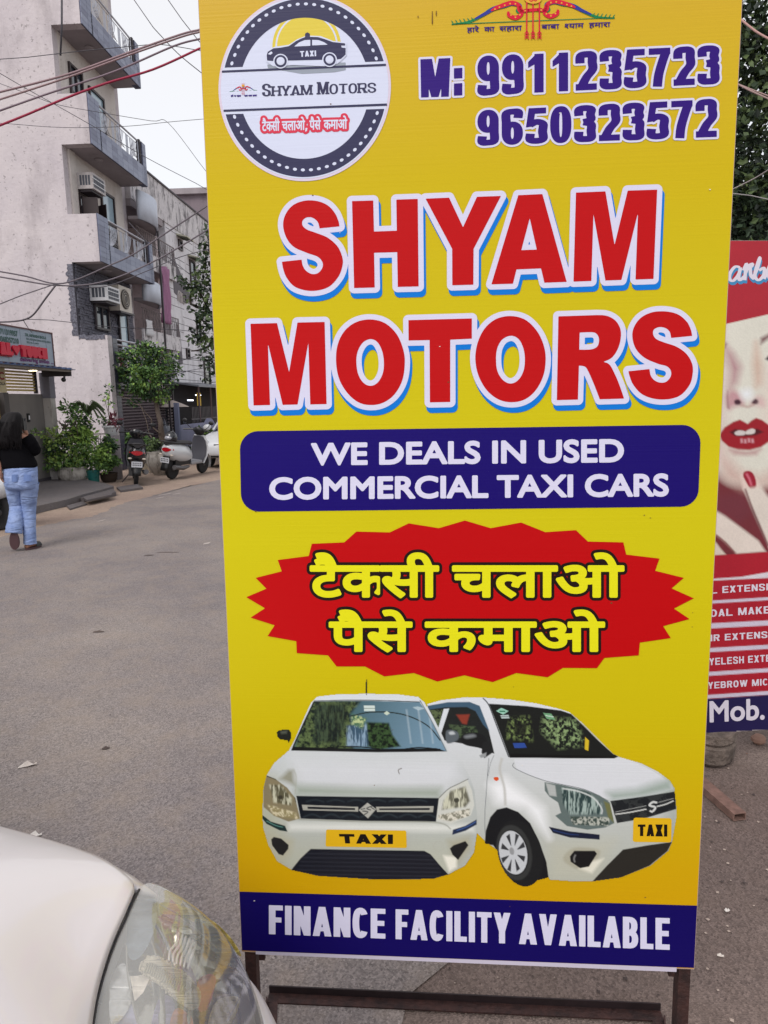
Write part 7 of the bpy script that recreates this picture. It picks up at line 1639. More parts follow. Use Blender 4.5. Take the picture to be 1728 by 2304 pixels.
for s, xl, yb, yt, sc in (('NAIL EXTENSION', 35, 868, 812, 1), ('BRIDAL MAKEUP', 20, 1060, 1000, 1), ('HAIR EXTENSION', 30, 1262, 1208, 1), ('EYELESH EXTENSION', 60, 1460, 1402, 1), ('EYEBROW MICROBLADING', 40, 1655, 1600, 1)):
    n_ = len(s); wpx = {'NAIL EXTENSION': (0, 740), 'BRIDAL MAKEUP': (-15, 765), 'HAIR EXTENSION': (20, 760), 'EYELESH EXTENSION': (82, 860), 'EYEBROW MICROBLADING': (68, 1060)}[s]
    a, b2 = wpx; sl = -.062; yy = lambda x, y: y + (x - 160) * sl
    p_text(s, e2((a, yy(a, yt)), (b2, yy(b2, yt)), (b2, yy(b2, yb)), (a, yy(a, yb))), PWH, 0, dk)
p_text('Mob. ', e2((138, 1756), (585, 1730), (585, 1905), (140, 1930)), PWH, 1.6)
# script style word at the head of the poster
def script(paths, m, w_, lift, shift=(0, 0)):
    sh = []
    for P in paths:
        Q_ = np.array(catmull([np.array(q, float) for q in e1(*P)], 6)); d = np.gradient(Q_, axis=0); d /= np.linalg.norm(d, axis=1)[:, None] + 1e-9
        hw = w_ * (.55 + .45 * np.abs(d[:, 1])); nn = np.stack([-d[:, 1], d[:, 0]], 1) * hw[:, None]; sh.append([np.concatenate([Q_ + nn, (Q_ - nn)[::-1]])])
    fd = Field(sh, .6, 4); V, Fc = march(fd.g, fd.x0 + shift[0], fd.y0 + shift[1], .6, .3); mesh_obj('lettering', pmap(V[:, 0], V[:, 1], lift), Fc, m, PT)
sp_ = [[(385, 375), (345, 370), (305, 420), (300, 470), (330, 485), (375, 430), (390, 375), (375, 450), (385, 480), (420, 450)], [(415, 400), (440, 345), (430, 420), (425, 480)], [(432, 420), (455, 365), (490, 345), (480, 370)], [(470, 360), (475, 440), (500, 470)], [(490, 470), (530, 380), (552, 290), (520, 380), (510, 450), (540, 480), (580, 440), (585, 380), (545, 400)], [(585, 470), (615, 400), (640, 345), (620, 430), (640, 470), (670, 420)], [(700, 470), (740, 400), (700, 370), (680, 430), (720, 480), (770, 430)]]
script(sp_, PBL, 3.6, .0008, (1.5, 7)); script(sp_, PBL, 4.4, .0007, (0, 4)); script(sp_, PWH, 3.6, .0011)
m = MB()
for u in (uL + .03, uR - .05): m.frame_box(bP(u, 0, -.022), pu * .03, -pn * .03, (0, 0, ztop)); m.frame_box(bP(u, 0, -.05), pu * .03, -pn * .5, (0, 0, .03))
part('steel_frame', m, RUST, PT)
# stone drum, box section and dust by the poster
sp0 = ground(1602, 1703); o = MB().lathe([(.085, 0), (.105, .02), (.11, .09), (.10, .10), (.112, .115), (.108, .15), (.05, .155)], (sp0[0] - .02, sp0[1], 0), 22, flute=lambda t: 1 + .025 * math.sin(3 * t + 1) + .015 * math.sin(7 * t)).build('concrete_weight', mat('worn_concrete', (112, 100, 92), rough=.95, noise=.4, scale=20, bump=.9, bscale=40))
autosmooth(o, 40); tag(o, 'chipped round concrete weight under the red poster board', 'weight')
a = ground(1585, 1790, .0); b2 = ground(1650, 1848, .0); dv = b2 - a; L_ = np.linalg.norm(dv); dv /= L_; sd_ = np.array([-dv[1], dv[0], 0]); sd_ = sd_ if sd_[0] > 0 else -sd_
o = MB(); a = a - dv * .45; L_ += .45; w_ = .052
for (of, hh, ww, z0) in ((0, .03, .003, 0), (w_ - .003, .03, .003, 0)): o.frame_box(a + sd_ * of + np.array([0, 0, z0]), dv * L_, sd_ * ww, (0, 0, hh))
o.frame_box(a + sd_ * .003 + np.array([0, 0, .027]), dv * L_, sd_ * (w_ - .006), (0, 0, .003)); o.frame_box(a + sd_ * .003, dv * L_, sd_ * (w_ - .006), (0, 0, .003))
o = o.build('box_section', mat('rusty_pink_steel', (128, 100, 90), rough=.8, noise=.3, scale=30)); tag(o, 'open ended rusty steel box section lying on the dirt by the board', 'steel bar')
st0 = ground(1706, 1672); o = MB().ball((st0[0], st0[1], .02), (.035, .03, .025), 7, 5).build('stone', mat('pink_stone', (150, 118, 104), rough=.9)); tag(o, 'small pinkish stone on the dirt under the red poster', 'stone')
# ================================================================ white car in the foreground
cf = np.array([.93, -.37, 0]); cf /= np.linalg.norm(cf); cn_ = np.array([-cf[1], cf[0], 0])
WCAR = thing('white_car', 'white car corner close to the camera with a big clear headlamp', 'car', cf * -1.4)
WP = mat('pearl_white_paint', (212, 208, 210), rough=.28, spec=.5, coat=.6)
FL = lambda p: (float(p @ cf), float(p @ cn_), float(p[2]))
CP = lambda f, l, z: cf * f + cn_ * l + np.array([0, 0, z])
rim_px = [(312, 2000, .890), (262, 1960, .900), (222, 1937, .905), (120, 1905, .912), (0, 1873, .918), (-250, 1806, .925), (-600, 1715, .935), (-1000, 1615, .945)]
rim = [FL(ground(*p)) for p in rim_px]
gap_px = [(312, 2000, .890), (296, 2032, .889), (281, 2070, .885), (262, 2110, .88), (246, 2150, .875), (230, 2200, .868), (217, 2250, .862), (208, 2304, .857), (200, 2380, .853), (196, 2500, .85)]
gap = [FL(ground(*p)) for p in gap_px]
# hood: rows run back from the front shut line, columns run across the car
G_ = [[] for _ in rim]
cr0 = ground(185, 1960, .93); cr1 = ground(0, 2190, .96); crd = (cr1 - cr0); crd[2] = 0; crd /= np.linalg.norm(crd); crn = np.array([-crd[1], crd[0], 0]); crn = crn if crn[0] < 0 else -crn
gf = np.array(gap); l_end = -gap[0][1] - .0
lg = [g[1] for g in gap] + [l_end + (gap[-1][1] - l_end) * (1 - k / 16) for k in range(1, 17)]
fg = [g[0] for g in gap] + [gap[-1][0] + .045 * math.sin(math.pi * k / 16) for k in range(1, 17)]
zg = [g[2] for g in gap] + [gap[-1][2] + .0 * k for k in range(1, 17)]
rows = []
for k, r in enumerate(rim):
    row = []
    for j in range(len(lg)):
        u = (lg[0] - lg[j]) / (lg[0] - lg[-1]); l = r[1] + (-r[1] - r[1]) * u
        f = r[0] + (fg[j] - fg[0]) * max(0, 1 - k / 3.0) ** 1.3
        crown = (.115 * (1 - (2 * u - 1) ** 2) ** .8) * min(1, k / 2.5)
        z = r[2] + crown + (zg[j] - zg[0]) * max(0, 1 - k / 2.0)
        q_ = CP(f, l, z); e_ = (q_ - cr0) @ crn; t_ = min(1, max(0, .5 + e_ / .05)); q_[2] += .007 * t_ * t_ * (3 - 2 * t_) * min(1, u * 6)
        row.append(q_)
    rows.append(row)
o = MB().grid(rows).build('bonnet', WP, WCAR, True); solid(o, .012, -1); subsurf(o, 1)
# front wings: the near (left) one is visible as the rolled edge of the bonnet
wings = MB()
for sg in (1, -1):
    R = []
    for k, r in enumerate(rim):
        l = sg * r[1]; R.append([CP(r[0], l, r[2]), CP(r[0], l + sg * .035, r[2] - .035), CP(r[0], l + sg * .07, r[2] - .12), CP(r[0], l + sg * .085, r[2] - .28), CP(r[0], l + sg * .08, .38), CP(r[0], l + sg * .04, .25)])
    if sg < 0: R = [q[::-1] for q in R]
    o = MB().grid(R).build('wing', WP, WCAR, True); solid(o, .006, -1)
# headlamp
WPX = 0
lamp_rows = [[(318, 1994, .888), (330, 1988, .89), (350, 1988, .888)],
             [(294, 2032, .888), (350, 2010, .885), (405, 2012, .86)],
             [(279, 2070, .884), (370, 2055, .88), (470, 2060, .82)],
             [(260, 2112, .879), (390, 2100, .872), (512, 2105, .77)],
             [(243, 2152, .874), (400, 2150, .862), (545, 2158, .73)],
             [(227, 2202, .867), (405, 2205, .85), (570, 2215, .695)],
             [(214, 2252, .861), (405, 2258, .838), (585, 2262, .665)],
             [(205, 2306, .856), (402, 2315, .826), (596, 2306, .645)],
             [(203, 2380, .852), (400, 2400, .81), (606, 2380, .62)],
             [(198, 2500, .849), (390, 2520, .79), (615, 2480, .60)]]
LR = []
for r in lamp_rows:
    A0, A1, A2 = [ground(*p) for p in r]; bk_ = min(1.0, np.linalg.norm(A2 - A0) / .12) ** 2; q = catmull([A0, (A0 + A1) / 2 + np.array([0, 0, .006 * bk_]), A1, (A1 + A2) / 2 + np.array([0, 0, .022 * bk_]), A2], 3)
    LR.append(q + [A2 + cn_ * .004 + np.array([0, 0, -.02]), A2 + cn_ * .0 + np.array([0, 0, -.05])])
HL = thing('headlamp_root', '', ''); bpy.data.objects.remove(HL)
lens = bpy.data.materials.new('lens_plastic'); lens.use_nodes = True; N = lens.node_tree.nodes; L = lens.node_tree.links; N.remove(N['Principled BSDF'])
tr = N.new('ShaderNodeBsdfTransparent'); tr.inputs[0].default_value = (.93, .93, .91, 1); gl_ = N.new('ShaderNodeBsdfGlossy'); gl_.inputs['Roughness'].default_value = .06; df = N.new('ShaderNodeBsdfDiffuse'); df.inputs[0].default_value = (.74, .74, .71, 1)
fr = N.new('ShaderNodeLayerWeight'); fr.inputs[0].default_value = .35; mr = N.new('ShaderNodeMapRange'); mr.inputs[3].default_value = .06; mr.inputs[4].default_value = .5; L.new(fr.outputs['Facing'], mr.inputs[0])
s1m = N.new('ShaderNodeMixShader'); s2m = N.new('ShaderNodeMixShader'); s1m.inputs[0].default_value = .27; L.new(tr.outputs[0], s1m.inputs[1]); L.new(df.outputs[0], s1m.inputs[2]); L.new(mr.outputs[0], s2m.inputs[0]); L.new(s1m.outputs[0], s2m.inputs[1]); L.new(gl_.outputs[0], s2m.inputs[2]); L.new(s2m.outputs[0], N['Material Output'].inputs[0])
tc = N.new('ShaderNodeTexCoord'); nz = N.new('ShaderNodeTexNoise'); nz.inputs['Scale'].default_value = 260; L.new(tc.outputs['Object'], nz.inputs['Vector']); bp = N.new('ShaderNodeBump'); bp.inputs['Strength'].default_value = .05; L.new(nz.outputs[0], bp.inputs['Height']); L.new(bp.outputs[0], gl_.inputs['Normal'])
HLo = MB().grid(LR).build('headlamp', lens, WCAR, True); subsurf(HLo, 1)
# inside of the lamp
SIL = mat('lamp_silver', (178, 176, 168), rough=.22, metal=.85, bump=.35, bscale=14)
LRa = np.array(LR); nv_ = np.array([0, 0, -1.0])
def inner(u, v, depth):        # u across 0..1, v along 0..1 -> point below the lens
    i = v * (len(LRa) - 1); j = u * (12); i0 = min(int(i), len(LRa) - 2); j0 = min(int(j), 11); a, b = i - i0, j - j0
    p = (LRa[i0][j0] * (1 - b) + LRa[i0][j0 + 1] * b) * (1 - a) + (LRa[i0 + 1][j0] * (1 - b) + LRa[i0 + 1][j0 + 1] * b) * a
    return p + np.array([0, 0, -depth]) - cn_ * depth * .4
hb = MB().grid([[inner(u, v, .05 + .012 * math.sin(u * 40) * (u > .4)) for u in np.linspace(.02, .97, 50)] for v in np.linspace(.03, 1, 24)]).build('housing', SIL, HLo, True)
def duo(name, base, rough=.25, metal=.6): return mat(name, base, rough=rough, metal=metal)
_lp = np.array(LR).reshape(-1, 3); _dd = _lp - EYE; _zz = _dd @ _F; _lx = 864 + FPX * (_dd @ _R) / _zz; _ly = 1152 - FPX * (_dd @ _U) / _zz
def under(px, py, depth):       # a point under the lens, seen through it
    d = (_lx - px) ** 2 + (_ly - py) ** 2; k = np.argsort(d)[:5]; w_ = 1 / (d[k] + 20); return ground(px, py, float((_lp[k, 2] * w_).sum() / w_.sum()) - depth)
hk = lambda *p: C(202, 1935, 383 / 952, p)
def facet(name, pts, depth, m, smooth=True, wave=0.0):
    P = [np.array(q, float) for q in hk(*pts)]; P = catmull(P, 5, True) if smooth else P; fd = Field([[np.array(P)]], 3.0, 4); V, Fc = march(fd.g, fd.x0, fd.y0, 3.0, 0)
    return mesh_obj(name, [under(x, y, depth + wave * math.sin(x * .55 + y * .12)) for x, y in V], Fc, m, HLo, True)
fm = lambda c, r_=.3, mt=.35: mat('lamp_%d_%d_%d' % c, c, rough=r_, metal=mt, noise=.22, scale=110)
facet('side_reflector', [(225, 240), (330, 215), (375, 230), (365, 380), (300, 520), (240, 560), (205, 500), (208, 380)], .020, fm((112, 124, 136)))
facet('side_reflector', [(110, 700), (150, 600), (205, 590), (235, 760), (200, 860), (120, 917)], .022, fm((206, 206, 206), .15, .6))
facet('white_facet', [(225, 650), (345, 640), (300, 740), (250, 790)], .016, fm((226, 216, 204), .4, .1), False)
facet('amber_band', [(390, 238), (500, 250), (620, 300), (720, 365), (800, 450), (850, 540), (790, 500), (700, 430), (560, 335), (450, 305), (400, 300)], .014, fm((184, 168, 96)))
facet('glint_band', [(585, 335), (660, 350), (760, 440), (830, 540), (855, 620), (780, 590), (700, 520), (620, 430)], .011, fm((150, 166, 178), .15, .5))  # blue-white glint on the lamp, painted as a coloured band
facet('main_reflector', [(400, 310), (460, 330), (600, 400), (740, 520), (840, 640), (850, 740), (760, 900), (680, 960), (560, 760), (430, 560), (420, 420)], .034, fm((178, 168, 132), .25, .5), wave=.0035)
facet('rose_reflection', [(605, 680), (660, 640), (705, 660), (680, 780), (640, 850), (600, 820)], .026, fm((190, 106, 118)))  # small reflector facets from here, coloured to paint in reflections of the sign
facet('violet_reflection', [(500, 570), (560, 590), (600, 700), (560, 690), (500, 640)], .026, fm((150, 132, 156)))
facet('violet_reflection', [(395, 760), (475, 800), (440, 940), (340, 960)], .026, fm((142, 132, 166)))
facet('red_reflection', [(480, 830), (570, 880), (560, 960), (450, 960)], .024, fm((186, 104, 66)))
facet('grey_reflection', [(800, 640), (855, 660), (850, 740), (800, 790), (790, 720)], .022, fm((112, 126, 122)))
facet('gold_reflection', [(700, 800), (800, 760), (840, 800), (760, 960), (660, 960)], .020, fm((196, 186, 132)))
facet('lilac_reflection', [(150, 850), (230, 800), (270, 960), (140, 960)], .024, fm((168, 166, 196)))
sf = facet('shelf', [(318, 548), (380, 545), (480, 600), (580, 690), (612, 760), (580, 840), (500, 800), (400, 710), (285, 628)], .012, mat('pale_shelf', (190, 180, 160), rough=.35, noise=.15, scale=60), wave=.0012); solid(sf, .003)
m = MB()
for k in range(22):
    t = k / 21; x0 = 325 + 255 * t; y0 = 565 + 150 * t ** 1.1; m.tube([under(*hk((x0, y0))[0], .010), under(*hk((x0 - 22, y0 + 62))[0], .009)], .0011, 4)
m.build('shelf_ribs', mat('shelf_rib', (158, 150, 128), rough=.4), HLo, True)['kind'] = 'stuff'
for k in range(6):
    a = 500 + 19 * k; y = 405 + 11 * k; P_ = hk((a, y), (a - 18, y + 60), (a - 52 + 3 * k, y + 105), (a - 58 + 2 * k, y + 160 - 2 * k)); MB().tube([under(*q, .013) for q in catmull(P_, 4)], .0017, 5).build('reflector_rib', mat('white_chrome', (232, 226, 224), rough=.3, metal=.1), HLo, True)
facet('lamp_block', [(505, 375), (560, 385), (572, 410), (540, 415), (498, 398)], .010, fm((226, 224, 216), .2, .2))
for c_, dp in ((((388, 175), (385, 260), (405, 380), (430, 470), (412, 540)), .008), (((205, 480), (212, 640), (240, 800), (275, 940)), .008), (((395, 250), (520, 320), (640, 430), (760, 540), (850, 650)), .012), (((860, 660), (840, 760), (770, 900)), .010)):
    MB().tube([under(*q, dp) for q in catmull(hk(*c_), 6)], .0011, 5).build('lens_edge', mat('lens_edge', (132, 130, 124), rough=.3), HLo, True)
# rubber seal along the shut line and the dark rim strip outside
MB().tube([ground(p[0] + 1.5, p[1] + 1, p[2] - .001) for p in gap_px], .0018, 6).build('seal', mat('seal_rubber', (52, 52, 56), rough=.7), HLo, True)
strip = MB().grid([[inner(u, v, .006) for u in (.93, .955, .985)] for v in np.linspace(.42, .98, 20)]).build('dark_rim', mat('dark_rim', (58, 58, 74), rough=.4), HLo, True)
# bumper below and in front of the lamp
R = []
for (px, py, z) in ((440, 2090, .80), (490, 2130, .74), (535, 2172, .70), (566, 2216, .665), (588, 2260, .635), (606, 2306, .61), (620, 2380, .59), (632, 2480, .57)):
    p = ground(px, py, z); R.append([p + np.array([0, 0, .0]) - cn_ * .02, p, p + cn_ * .012 + cf * .02 + np.array([0, 0, -.05]), p + cn_ * .02 + cf * .035 + np.array([0, 0, -.14]), p + cn_ * .012 + cf * .03 + np.array([0, 0, -.26]), p - cn_ * .02 + cf * .01 + np.array([0, 0, -.38])])
b0 = R[-1]; 
for k in range(1, 9): R.append([q - cn_ * (.16 * k) + cf * (.03 * math.sin(math.pi * k / 9)) for q in b0])
o = MB().grid(R).build('bumper', WP, WCAR, True); solid(o, .006, -1); subsurf(o, 1)
# grille, windscreen, roof and wheels, out of the frame
gz = gap[-1]
MB().frame_box(CP(gz[0] + .02, .35, .58), -cn_ * .7, cf * .05, (0, 0, .2)).build('grille', BLACKP, WCAR)
rl = rim[-1]; zr = 1.48
q = MB().grid([[CP(rl[0] + .1 - .75 * t, (.70 - .12 * t) * x, rl[2] + .06 + (zr - rl[2] - .06) * t + .04 * (1 - x * x)) for x in np.linspace(-1, 1, 9)] for t in (0, .33, .66, 1)]).build('windscreen', GLASS, WCAR, True)
q = MB().grid([[CP(rl[0] - .65 - 1.5 * t, .58 * x, zr + .05 * (1 - x * x) + .03 * math.sin(math.pi * t)) for x in np.linspace(-1, 1, 9)] for t in (0, .33, .66, 1)]).build('roof', WP, WCAR, True); solid(q, .02)
q = MB().loft([[CP(f, y * .86, z0 + (z1 - z0) * t) for y, t in ((-.9, 0), (-1, .5), (-.92, 1), (.92, 1), (1, .5), (.9, 0))] for f, z0, z1 in ((rl[0] + .05, .25, .93), (rl[0] - 1.2, .22, .96), (rl[0] - 2.3, .22, .98), (rl[0] - 2.7, .35, .9))]).build('rear_body', WP, WCAR); autosmooth(q, 40)
q = MB().loft([[CP(f, y * w_, z) for y, z in ((-1, .95), (-.86, z1), (.86, z1), (1, .95))] for f, w_, z1 in ((rl[0] - .62, .70, 1.44), (rl[0] - 1.3, .70, 1.47), (rl[0] - 2.2, .66, 1.38), (rl[0] - 2.65, .6, 1.0))]).build('side_windows', GLASS, WCAR)
for f in (gz[0] - .32, rl[0] - 1.9):
    for sg in (-1, 1):
        w_ = MB().lathe([(.17, -.09), (.27, -.10), (.30, -.07), (.305, 0), (.30, .07), (.27, .10), (.17, .09)], CP(f, sg * .66, .305), 24, cn_).build('wheel', TYRE, WCAR); MB().lathe([(.02, -.095), (.18, -.085), (.19, 0), (.18, .085), (.02, .095)], CP(f, sg * .66, .305), 14, cn_).build('rim', RIM, w_)
# ================================================================ walking woman
wy = float(ground(72, 1236)[1]); pxm = FPX / (wy * math.cos(PITCH) + 1.0 * math.sin(PITCH))
def wp(cx, cy, y=0.0):       # crop pixels of the figure -> point at her distance
    return at(cx / 6.14, 900 + cy / 6.14, wy + y)
base = wp(300, 2090); base[2] = 0
PSN = thing('person', 'woman in black top and light blue jeans walking away, phone at her ear', 'person', base)
off = base; zf = wp(300, 2075)[2]
def Lp(cx, cy, y=0.0):
    p = wp(cx, cy, y); p[2] -= zf; return p
SKIN = mat('skin', (156, 112, 92), rough=.6); HAIR = mat('black_hair', (14, 10, 13), rough=.6, spec=.2)
TEE = mat('black_knit', (12, 11, 15), rough=.95, spec=.1, bump=.3, bscale=18); JEAN = mat('washed_denim', (146, 164, 204), rough=.85, rgb2=(112, 132, 178), scale=9, bump=.5, bscale=18); _N = JEAN.node_tree.nodes; _L = JEAN.node_tree.links; _t = _N.new('ShaderNodeTexCoord'); _mp = _N.new('ShaderNodeMapping'); _mp.inputs['Scale'].default_value = (4, 4, 13); _n = _N.new('ShaderNodeTexNoise'); _n.inputs['Scale'].default_value = 1.0; _n.inputs['Detail'].default_value = 3; _n.inputs['Distortion'].default_value = .8
_b = _N.new('ShaderNodeBump'); _b.inputs['Strength'].default_value = .7; _b.inputs['Distance'].default_value = .06; _L.new(_t.outputs['Object'], _mp.inputs[0]); _L.new(_mp.outputs[0], _n.inputs['Vector']); _L.new(_n.outputs[0], _b.inputs['Height']); _L.new(_b.outputs[0], _N['Principled BSDF'].inputs['Normal'])
SOLE = mat('sandal_sole', (84, 60, 64), rough=.8)
# continuous body under the clothes
J = dict(pel=Lp(290, 1080), sp1=Lp(265, 850), sp2=Lp(240, 640), nk=Lp(200, 480), hd0=Lp(185, 420), hd=Lp(182, 325, .01), ls=Lp(60, 560), le=Lp(-30, 760, -.02), lw=Lp(0, 1000, -.12), rs=Lp(370, 540), re=Lp(480, 740, .10), rw=Lp(370, 480, .16),
         lh=Lp(190, 1120), lk=Lp(225, 1480, .04), la=Lp(185, 1790, -.05), lt=Lp(200, 1960, -.045), rh=Lp(390, 1120), rk=Lp(395, 1500, .05), ra=Lp(410, 1960, 0), rt=Lp(480, 2030, .14))
def skin_mesh(name, joints, bones, rad_, m, parent, root=0, lev=2):
    keys = list(joints); me = bpy.data.meshes.new(name); M = np.array(world_of(parent).inverted()); V = np.array([joints[k] for k in keys]) @ M[:3, :3].T + M[:3, 3]
    me.from_pydata(V.tolist(), [(keys.index(a), keys.index(b)) for a, b in bones], []); me.materials.append(m); o = link(bpy.data.objects.new(name, me), parent)
    md = o.modifiers.new('skin', 'SKIN'); md.use_smooth_shade = True
    for i, k in enumerate(keys): me.skin_vertices[0].data[i].radius = rad_[k] if hasattr(rad_[k], '__len__') else (rad_[k], rad_[k]); me.skin_vertices[0].data[i].use_root = (i == root)
    s_ = o.modifiers.new('sub', 'SUBSURF'); s_.levels = lev; s_.render_levels = lev; return o
skin_mesh('body', J, [('pel', 'sp1'), ('sp1', 'sp2'), ('sp2', 'nk'), ('nk', 'hd0'), ('hd0', 'hd'), ('sp2', 'ls'), ('ls', 'le'), ('le', 'lw'), ('sp2', 'rs'), ('rs', 're'), ('re', 'rw'), ('pel', 'lh'), ('lh', 'lk'), ('lk', 'la'), ('la', 'lt'), ('pel', 'rh'), ('rh', 'rk'), ('rk', 'ra'), ('ra', 'rt')],
          dict(pel=.10, sp1=.09, sp2=.10, nk=.045, hd0=.05, hd=.055, ls=.045, le=.035, lw=.024, rs=.045, re=.035, rw=.024, lh=.07, lk=.045, la=.032, lt=.03, rh=.07, rk=.045, ra=.032, rt=.028), SKIN, PSN)
hd = J['hd']
part('head', MB().ball(hd + np.array([0, .0, .01]), (.068, .08, .092), 16, 12), SKIN, PSN, smooth=True)
part('face', MB().ball(hd + np.array([.02, .082, -.015]), (.012, .022, .018), 8, 6).ball(hd + np.array([.0, .078, -.055]), (.024, .012, .008), 8, 5).ball(hd + np.array([-.028, .075, .012]), (.011, .012, .007), 8, 5).ball(hd + np.array([.03, .075, .012]), (.011, .012, .007), 8, 5).ball(hd + np.array([.075, .0, -.005]), (.012, .018, .028), 8, 6), SKIN, PSN, smooth=True)
# hands with five fingers
def hand(name, w0, dirv, side, curl, par, sc=1.0):
    dirv = np.asarray(dirv, float); dirv /= np.linalg.norm(dirv); side = np.asarray(side, float); side = side - dirv * (side @ dirv); side /= np.linalg.norm(side); nrm = np.cross(dirv, side)
    m = MB(); m.loft([[w0 + dirv * d * sc + side * (w_ * math.cos(t)) * sc + nrm * (th * math.sin(t)) * sc for t in np.linspace(0, 6.283, 10, endpoint=False)] for d, w_, th in ((-.01, .022, .018), (.02, .03, .016), (.055, .038, .015), (.08, .036, .013))])
    for k, (o_, ln) in enumerate(((-.028, .062), (-.010, .072), (.010, .068), (.028, .052))):
        a = w0 + (dirv * .076 + side * o_) * sc; b = a + (dirv * ln * .45 + nrm * curl * .012) * sc; c = b + (dirv * ln * .3 + nrm * curl * .022) * sc; d = c + (dirv * ln * .12 + nrm * curl * .022) * sc; m.tube([a, b, c, d], [.009 * sc, .0085 * sc, .0078 * sc, .006 * sc], 7)
    a = w0 + (dirv * .02 - side * .026) * sc; m.tube([a, a + (dirv * .025 - side * .022 + nrm * curl * .008) * sc, a + (dirv * .05 - side * .026 + nrm * curl * .02) * sc], [.011 * sc, .010 * sc, .007 * sc], 7)
    return part(name, m, SKIN, par, smooth=True)
rw = J['rw']; hand('hand', rw, hd + np.array([.07, .02, .02]) - rw, (0, 1, .1), 1, PSN); lw = J['lw']; hand('hand', lw, (.02, .1, -.3), (0, 1, 0), 1, PSN)
ph = thing('phone', 'small dark phone held at the ear of the walking woman', 'phone', hd + np.array([.10, .05, -.01])); part('phone_body', MB().box(hd + np.array([.098, .05, -.02]), (.012, .066, .135)), BLACKP, ph)
part('camera_lens', MB().box(hd + np.array([.106, .06, .03]), (.004, .02, .03)), GLASS, ph)
# clothes
def sleeve(pts, rr, n=16, seed=0, wr=.0, cap=False):
    P = catmull(pts, 6); R_ = np.interp(np.linspace(0, 1, len(P)), np.linspace(0, 1, len(rr)), rr); m = MB(); V = []
    for i, p in enumerate(P):
        d = P[min(i + 1, len(P) - 1)] - P[max(i - 1, 0)]; d /= np.linalg.norm(d); a = np.cross(d, (0, 1, 0)); a /= np.linalg.norm(a); b = np.cross(d, a)
        V.append([p + (a * math.cos(t) + b * math.sin(t)) * R_[i] * (1 + wr * (math.sin(2.1 * i + 1.7 * math.sin(t + seed)) * .6 + math.sin(5 * t + i * .9 + seed) * .35)) for t in np.linspace(0, 2 * math.pi, n, endpoint=False)])
    m.loft(V, cap); return m
def torso(spec, n=28, wr=.0, seed=0):
    V = []
    for i, (cx0, cx1, cy, ry, yo) in enumerate(spec):
        a, b = Lp(cx0, cy), Lp(cx1, cy); c = (a + b) / 2 + np.array([0, yo, 0]); rx = np.linalg.norm(b - a) / 2
        V.append([c + np.array([rx * math.copysign(abs(math.cos(t)) ** .85, math.cos(t)), ry * math.sin(t), 0]) * (1 + wr * math.sin(4 * t + i * 1.3 + seed)) + np.array([0, 0, wr * .25 * math.sin(3 * t + seed)]) for t in np.linspace(0, 2 * math.pi, n, endpoint=False)])
    return V
jm = MB(); jm.loft(torso([(70, 500, 880, .11, 0), (55, 510, 960, .125, 0), (60, 520, 1060, .135, -.01), (80, 524, 1150, .14, -.02), (105, 522, 1215, .13, -.02), (130, 500, 1260, .10, 0)], wr=.012))
o = part('jeans', jm, JEAN, PSN, smooth=True); subsurf(o, 1)
for pts, rr, sd_2 in (([Lp(405, 1150), Lp(400, 1330, .02), Lp(400, 1500, .05), Lp(405, 1720, .02), Lp(412, 1900), Lp(418, 1990)], [.100, .088, .075, .068, .066, .070], 1), ([Lp(195, 1150), Lp(215, 1330, .03), Lp(235, 1480, .05), Lp(225, 1620, -.02), Lp(200, 1760, -.08), Lp(190, 1850, -.10)], [.100, .088, .078, .078, .084, .088], 4)):
    o = part('trouser_leg', sleeve(pts, rr, 18, sd_2, .035), JEAN, PSN, smooth=True); solid(o, .004)
for a, b, sgx in (((165, 1040), (245, 1140), 1), ((330, 1040), (430, 1130), 1)):
    q = MB().grid([[Lp(a[0] + (b[0] - a[0]) * x, a[1] + (b[1] - a[1]) * y, -.150 - .012 * math.sin(math.pi * x)) for x in np.linspace(0, 1, 5)] for y in np.linspace(0, 1, 5)]); o = part('back_pocket', q, mat('denim_pocket', (104, 126, 176), rough=.85), PSN); solid(o, .003)
tm = MB(); tm.loft(torso([(135, 250, 478, .05, .0), (75, 330, 520, .08, 0), (20, 400, 580, .10, 0), (10, 420, 680, .115, 0), (25, 440, 780, .12, 0), (5, 500, 880, .125, 0), (15, 515, 935, .13, .0), (45, 495, 955, .12, 0)], wr=.025))
o = part('top', tm, TEE, PSN, smooth=True); subsurf(o, 1)
o = part('sleeve', sleeve([Lp(340, 520), Lp(400, 600, .02), Lp(460, 690, .06), Lp(478, 712, .08)], [.075, .085, .075, .07], 14, 2, .03), TEE, PSN, smooth=True); solid(o, .004)
o = part('sleeve', sleeve([Lp(70, 540), Lp(25, 620), Lp(-10, 740, -.02), Lp(-20, 860, -.05)], [.07, .08, .07, .06], 14, 5, .03), TEE, PSN, smooth=True); solid(o, .004)
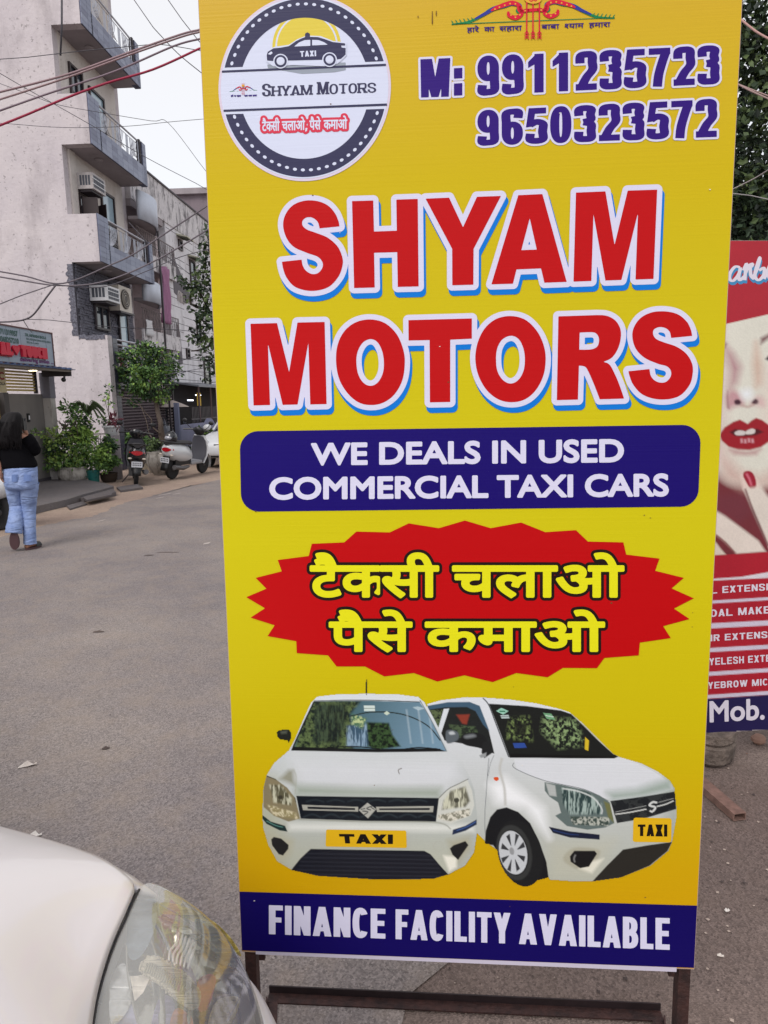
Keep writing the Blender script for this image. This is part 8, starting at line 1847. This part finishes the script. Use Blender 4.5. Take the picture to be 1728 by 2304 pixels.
# long wavy hair down the back
hr = []
for i, (x0, x1, cy, ry, yo) in enumerate(((120, 250, 172, .03, 0), (60, 285, 205, .08, 0), (25, 302, 260, .11, 0), (10, 312, 330, .125, -.01), (0, 318, 400, .12, -.03), (-8, 312, 470, .10, -.05), (-12, 295, 540, .08, -.07), (-5, 270, 600, .06, -.09), (10, 235, 650, .03, -.10), (40, 200, 675, .015, -.10))):
    a, b = Lp(x0, cy), Lp(x1, cy); c = (a + b) / 2 + np.array([0, yo, 0]); rx = np.linalg.norm(b - a) / 2
    hr.append([c + np.array([rx * math.cos(t), ry * math.sin(t), 0]) * (1 + (.05 * math.sin(9 * t + i * .9) + .045 * math.sin(17 * t + i)) * min(1, i / 3)) for t in np.linspace(0, 2 * math.pi, 44, endpoint=False)])
o = part('hair', MB().loft(hr), HAIR, PSN, smooth=True); subsurf(o, 1)
m = MB(); rr = random.Random(2)
for k in range(70):
    x = rr.uniform(0, 300); y0 = rr.uniform(300, 420); P = [Lp(x, y0, -.13), Lp(x + rr.uniform(-12, 12), y0 + 120, -.14), Lp(x + rr.uniform(-20, 20), y0 + 210, -.145), Lp(x + rr.uniform(-26, 26), min(700, y0 + 290), -.13)]; m.tube(catmull(P, 3), [.004] * 9 + [.001], 4)
part('hair_strand', m, HAIR, PSN, kind='stuff')
# sandals
rt = Lp(355, 2040); q = MB()
e0 = Lp(350, 2052, -.06); e1_ = Lp(570, 2035, .16); dv = e1_ - e0; dv[2] = 0; dl = np.linalg.norm(dv); dv /= dl; nn = np.array([-dv[1], dv[0], 0]); e0[2] = 0
def soleshape(n=16): return [(.5 - .5 * math.cos(t), (.36 + .10 * math.cos(2 * t) * 0 + .08 * (1 - math.cos(t)) / 2) * math.sin(t)) for t in np.linspace(0, 6.283, n, endpoint=False)]
o = part('sandal', MB().prism([e0 + dv * dl * a + nn * b * .10 + np.array([0, 0, .002]) for a, b in soleshape()], (0, 0, .022)), SOLE, PSN); c_ = e0 + dv * dl * .7; part('strap', MB().grid([[c_ + dv * (-.04 + .04 * k) + nn * .045 * math.cos(t) + np.array([0, 0, .02 + .05 * math.sin(t)]) for t in np.linspace(0, math.pi, 8)] for k in range(3)]), BLACKP, o)
part('foot', MB().loft([[e0 + dv * dl * t + nn * (w_ * math.cos(q_)) + np.array([0, 0, .024 + h + h * math.sin(q_)]) for q_ in np.linspace(0, 6.283, 10, endpoint=False)] for t, w_, h in ((.05, .025, .02), (.3, .03, .03), (.6, .036, .022), (.9, .034, .012), (.97, .02, .008))]), SKIN, PSN, smooth=True)
o = part('sandal', MB().prism([Lp(195 + 165 * b + 20 * (a - .5), 1830 + 250 * a, -.16 + .06 * a) for a, b in soleshape(20)], (0, .022, .004)), SOLE, PSN)
part('foot', MB().loft([[Lp(190 + w_ * math.cos(q_) + 10 * t, 1815 + 240 * t, -.085 + .06 * t + .03 * math.sin(q_)) for q_ in np.linspace(0, 6.283, 10, endpoint=False)] for t, w_ in ((0, 30), (.3, 40), (.7, 50), (.95, 35))]), SKIN, PSN, smooth=True)
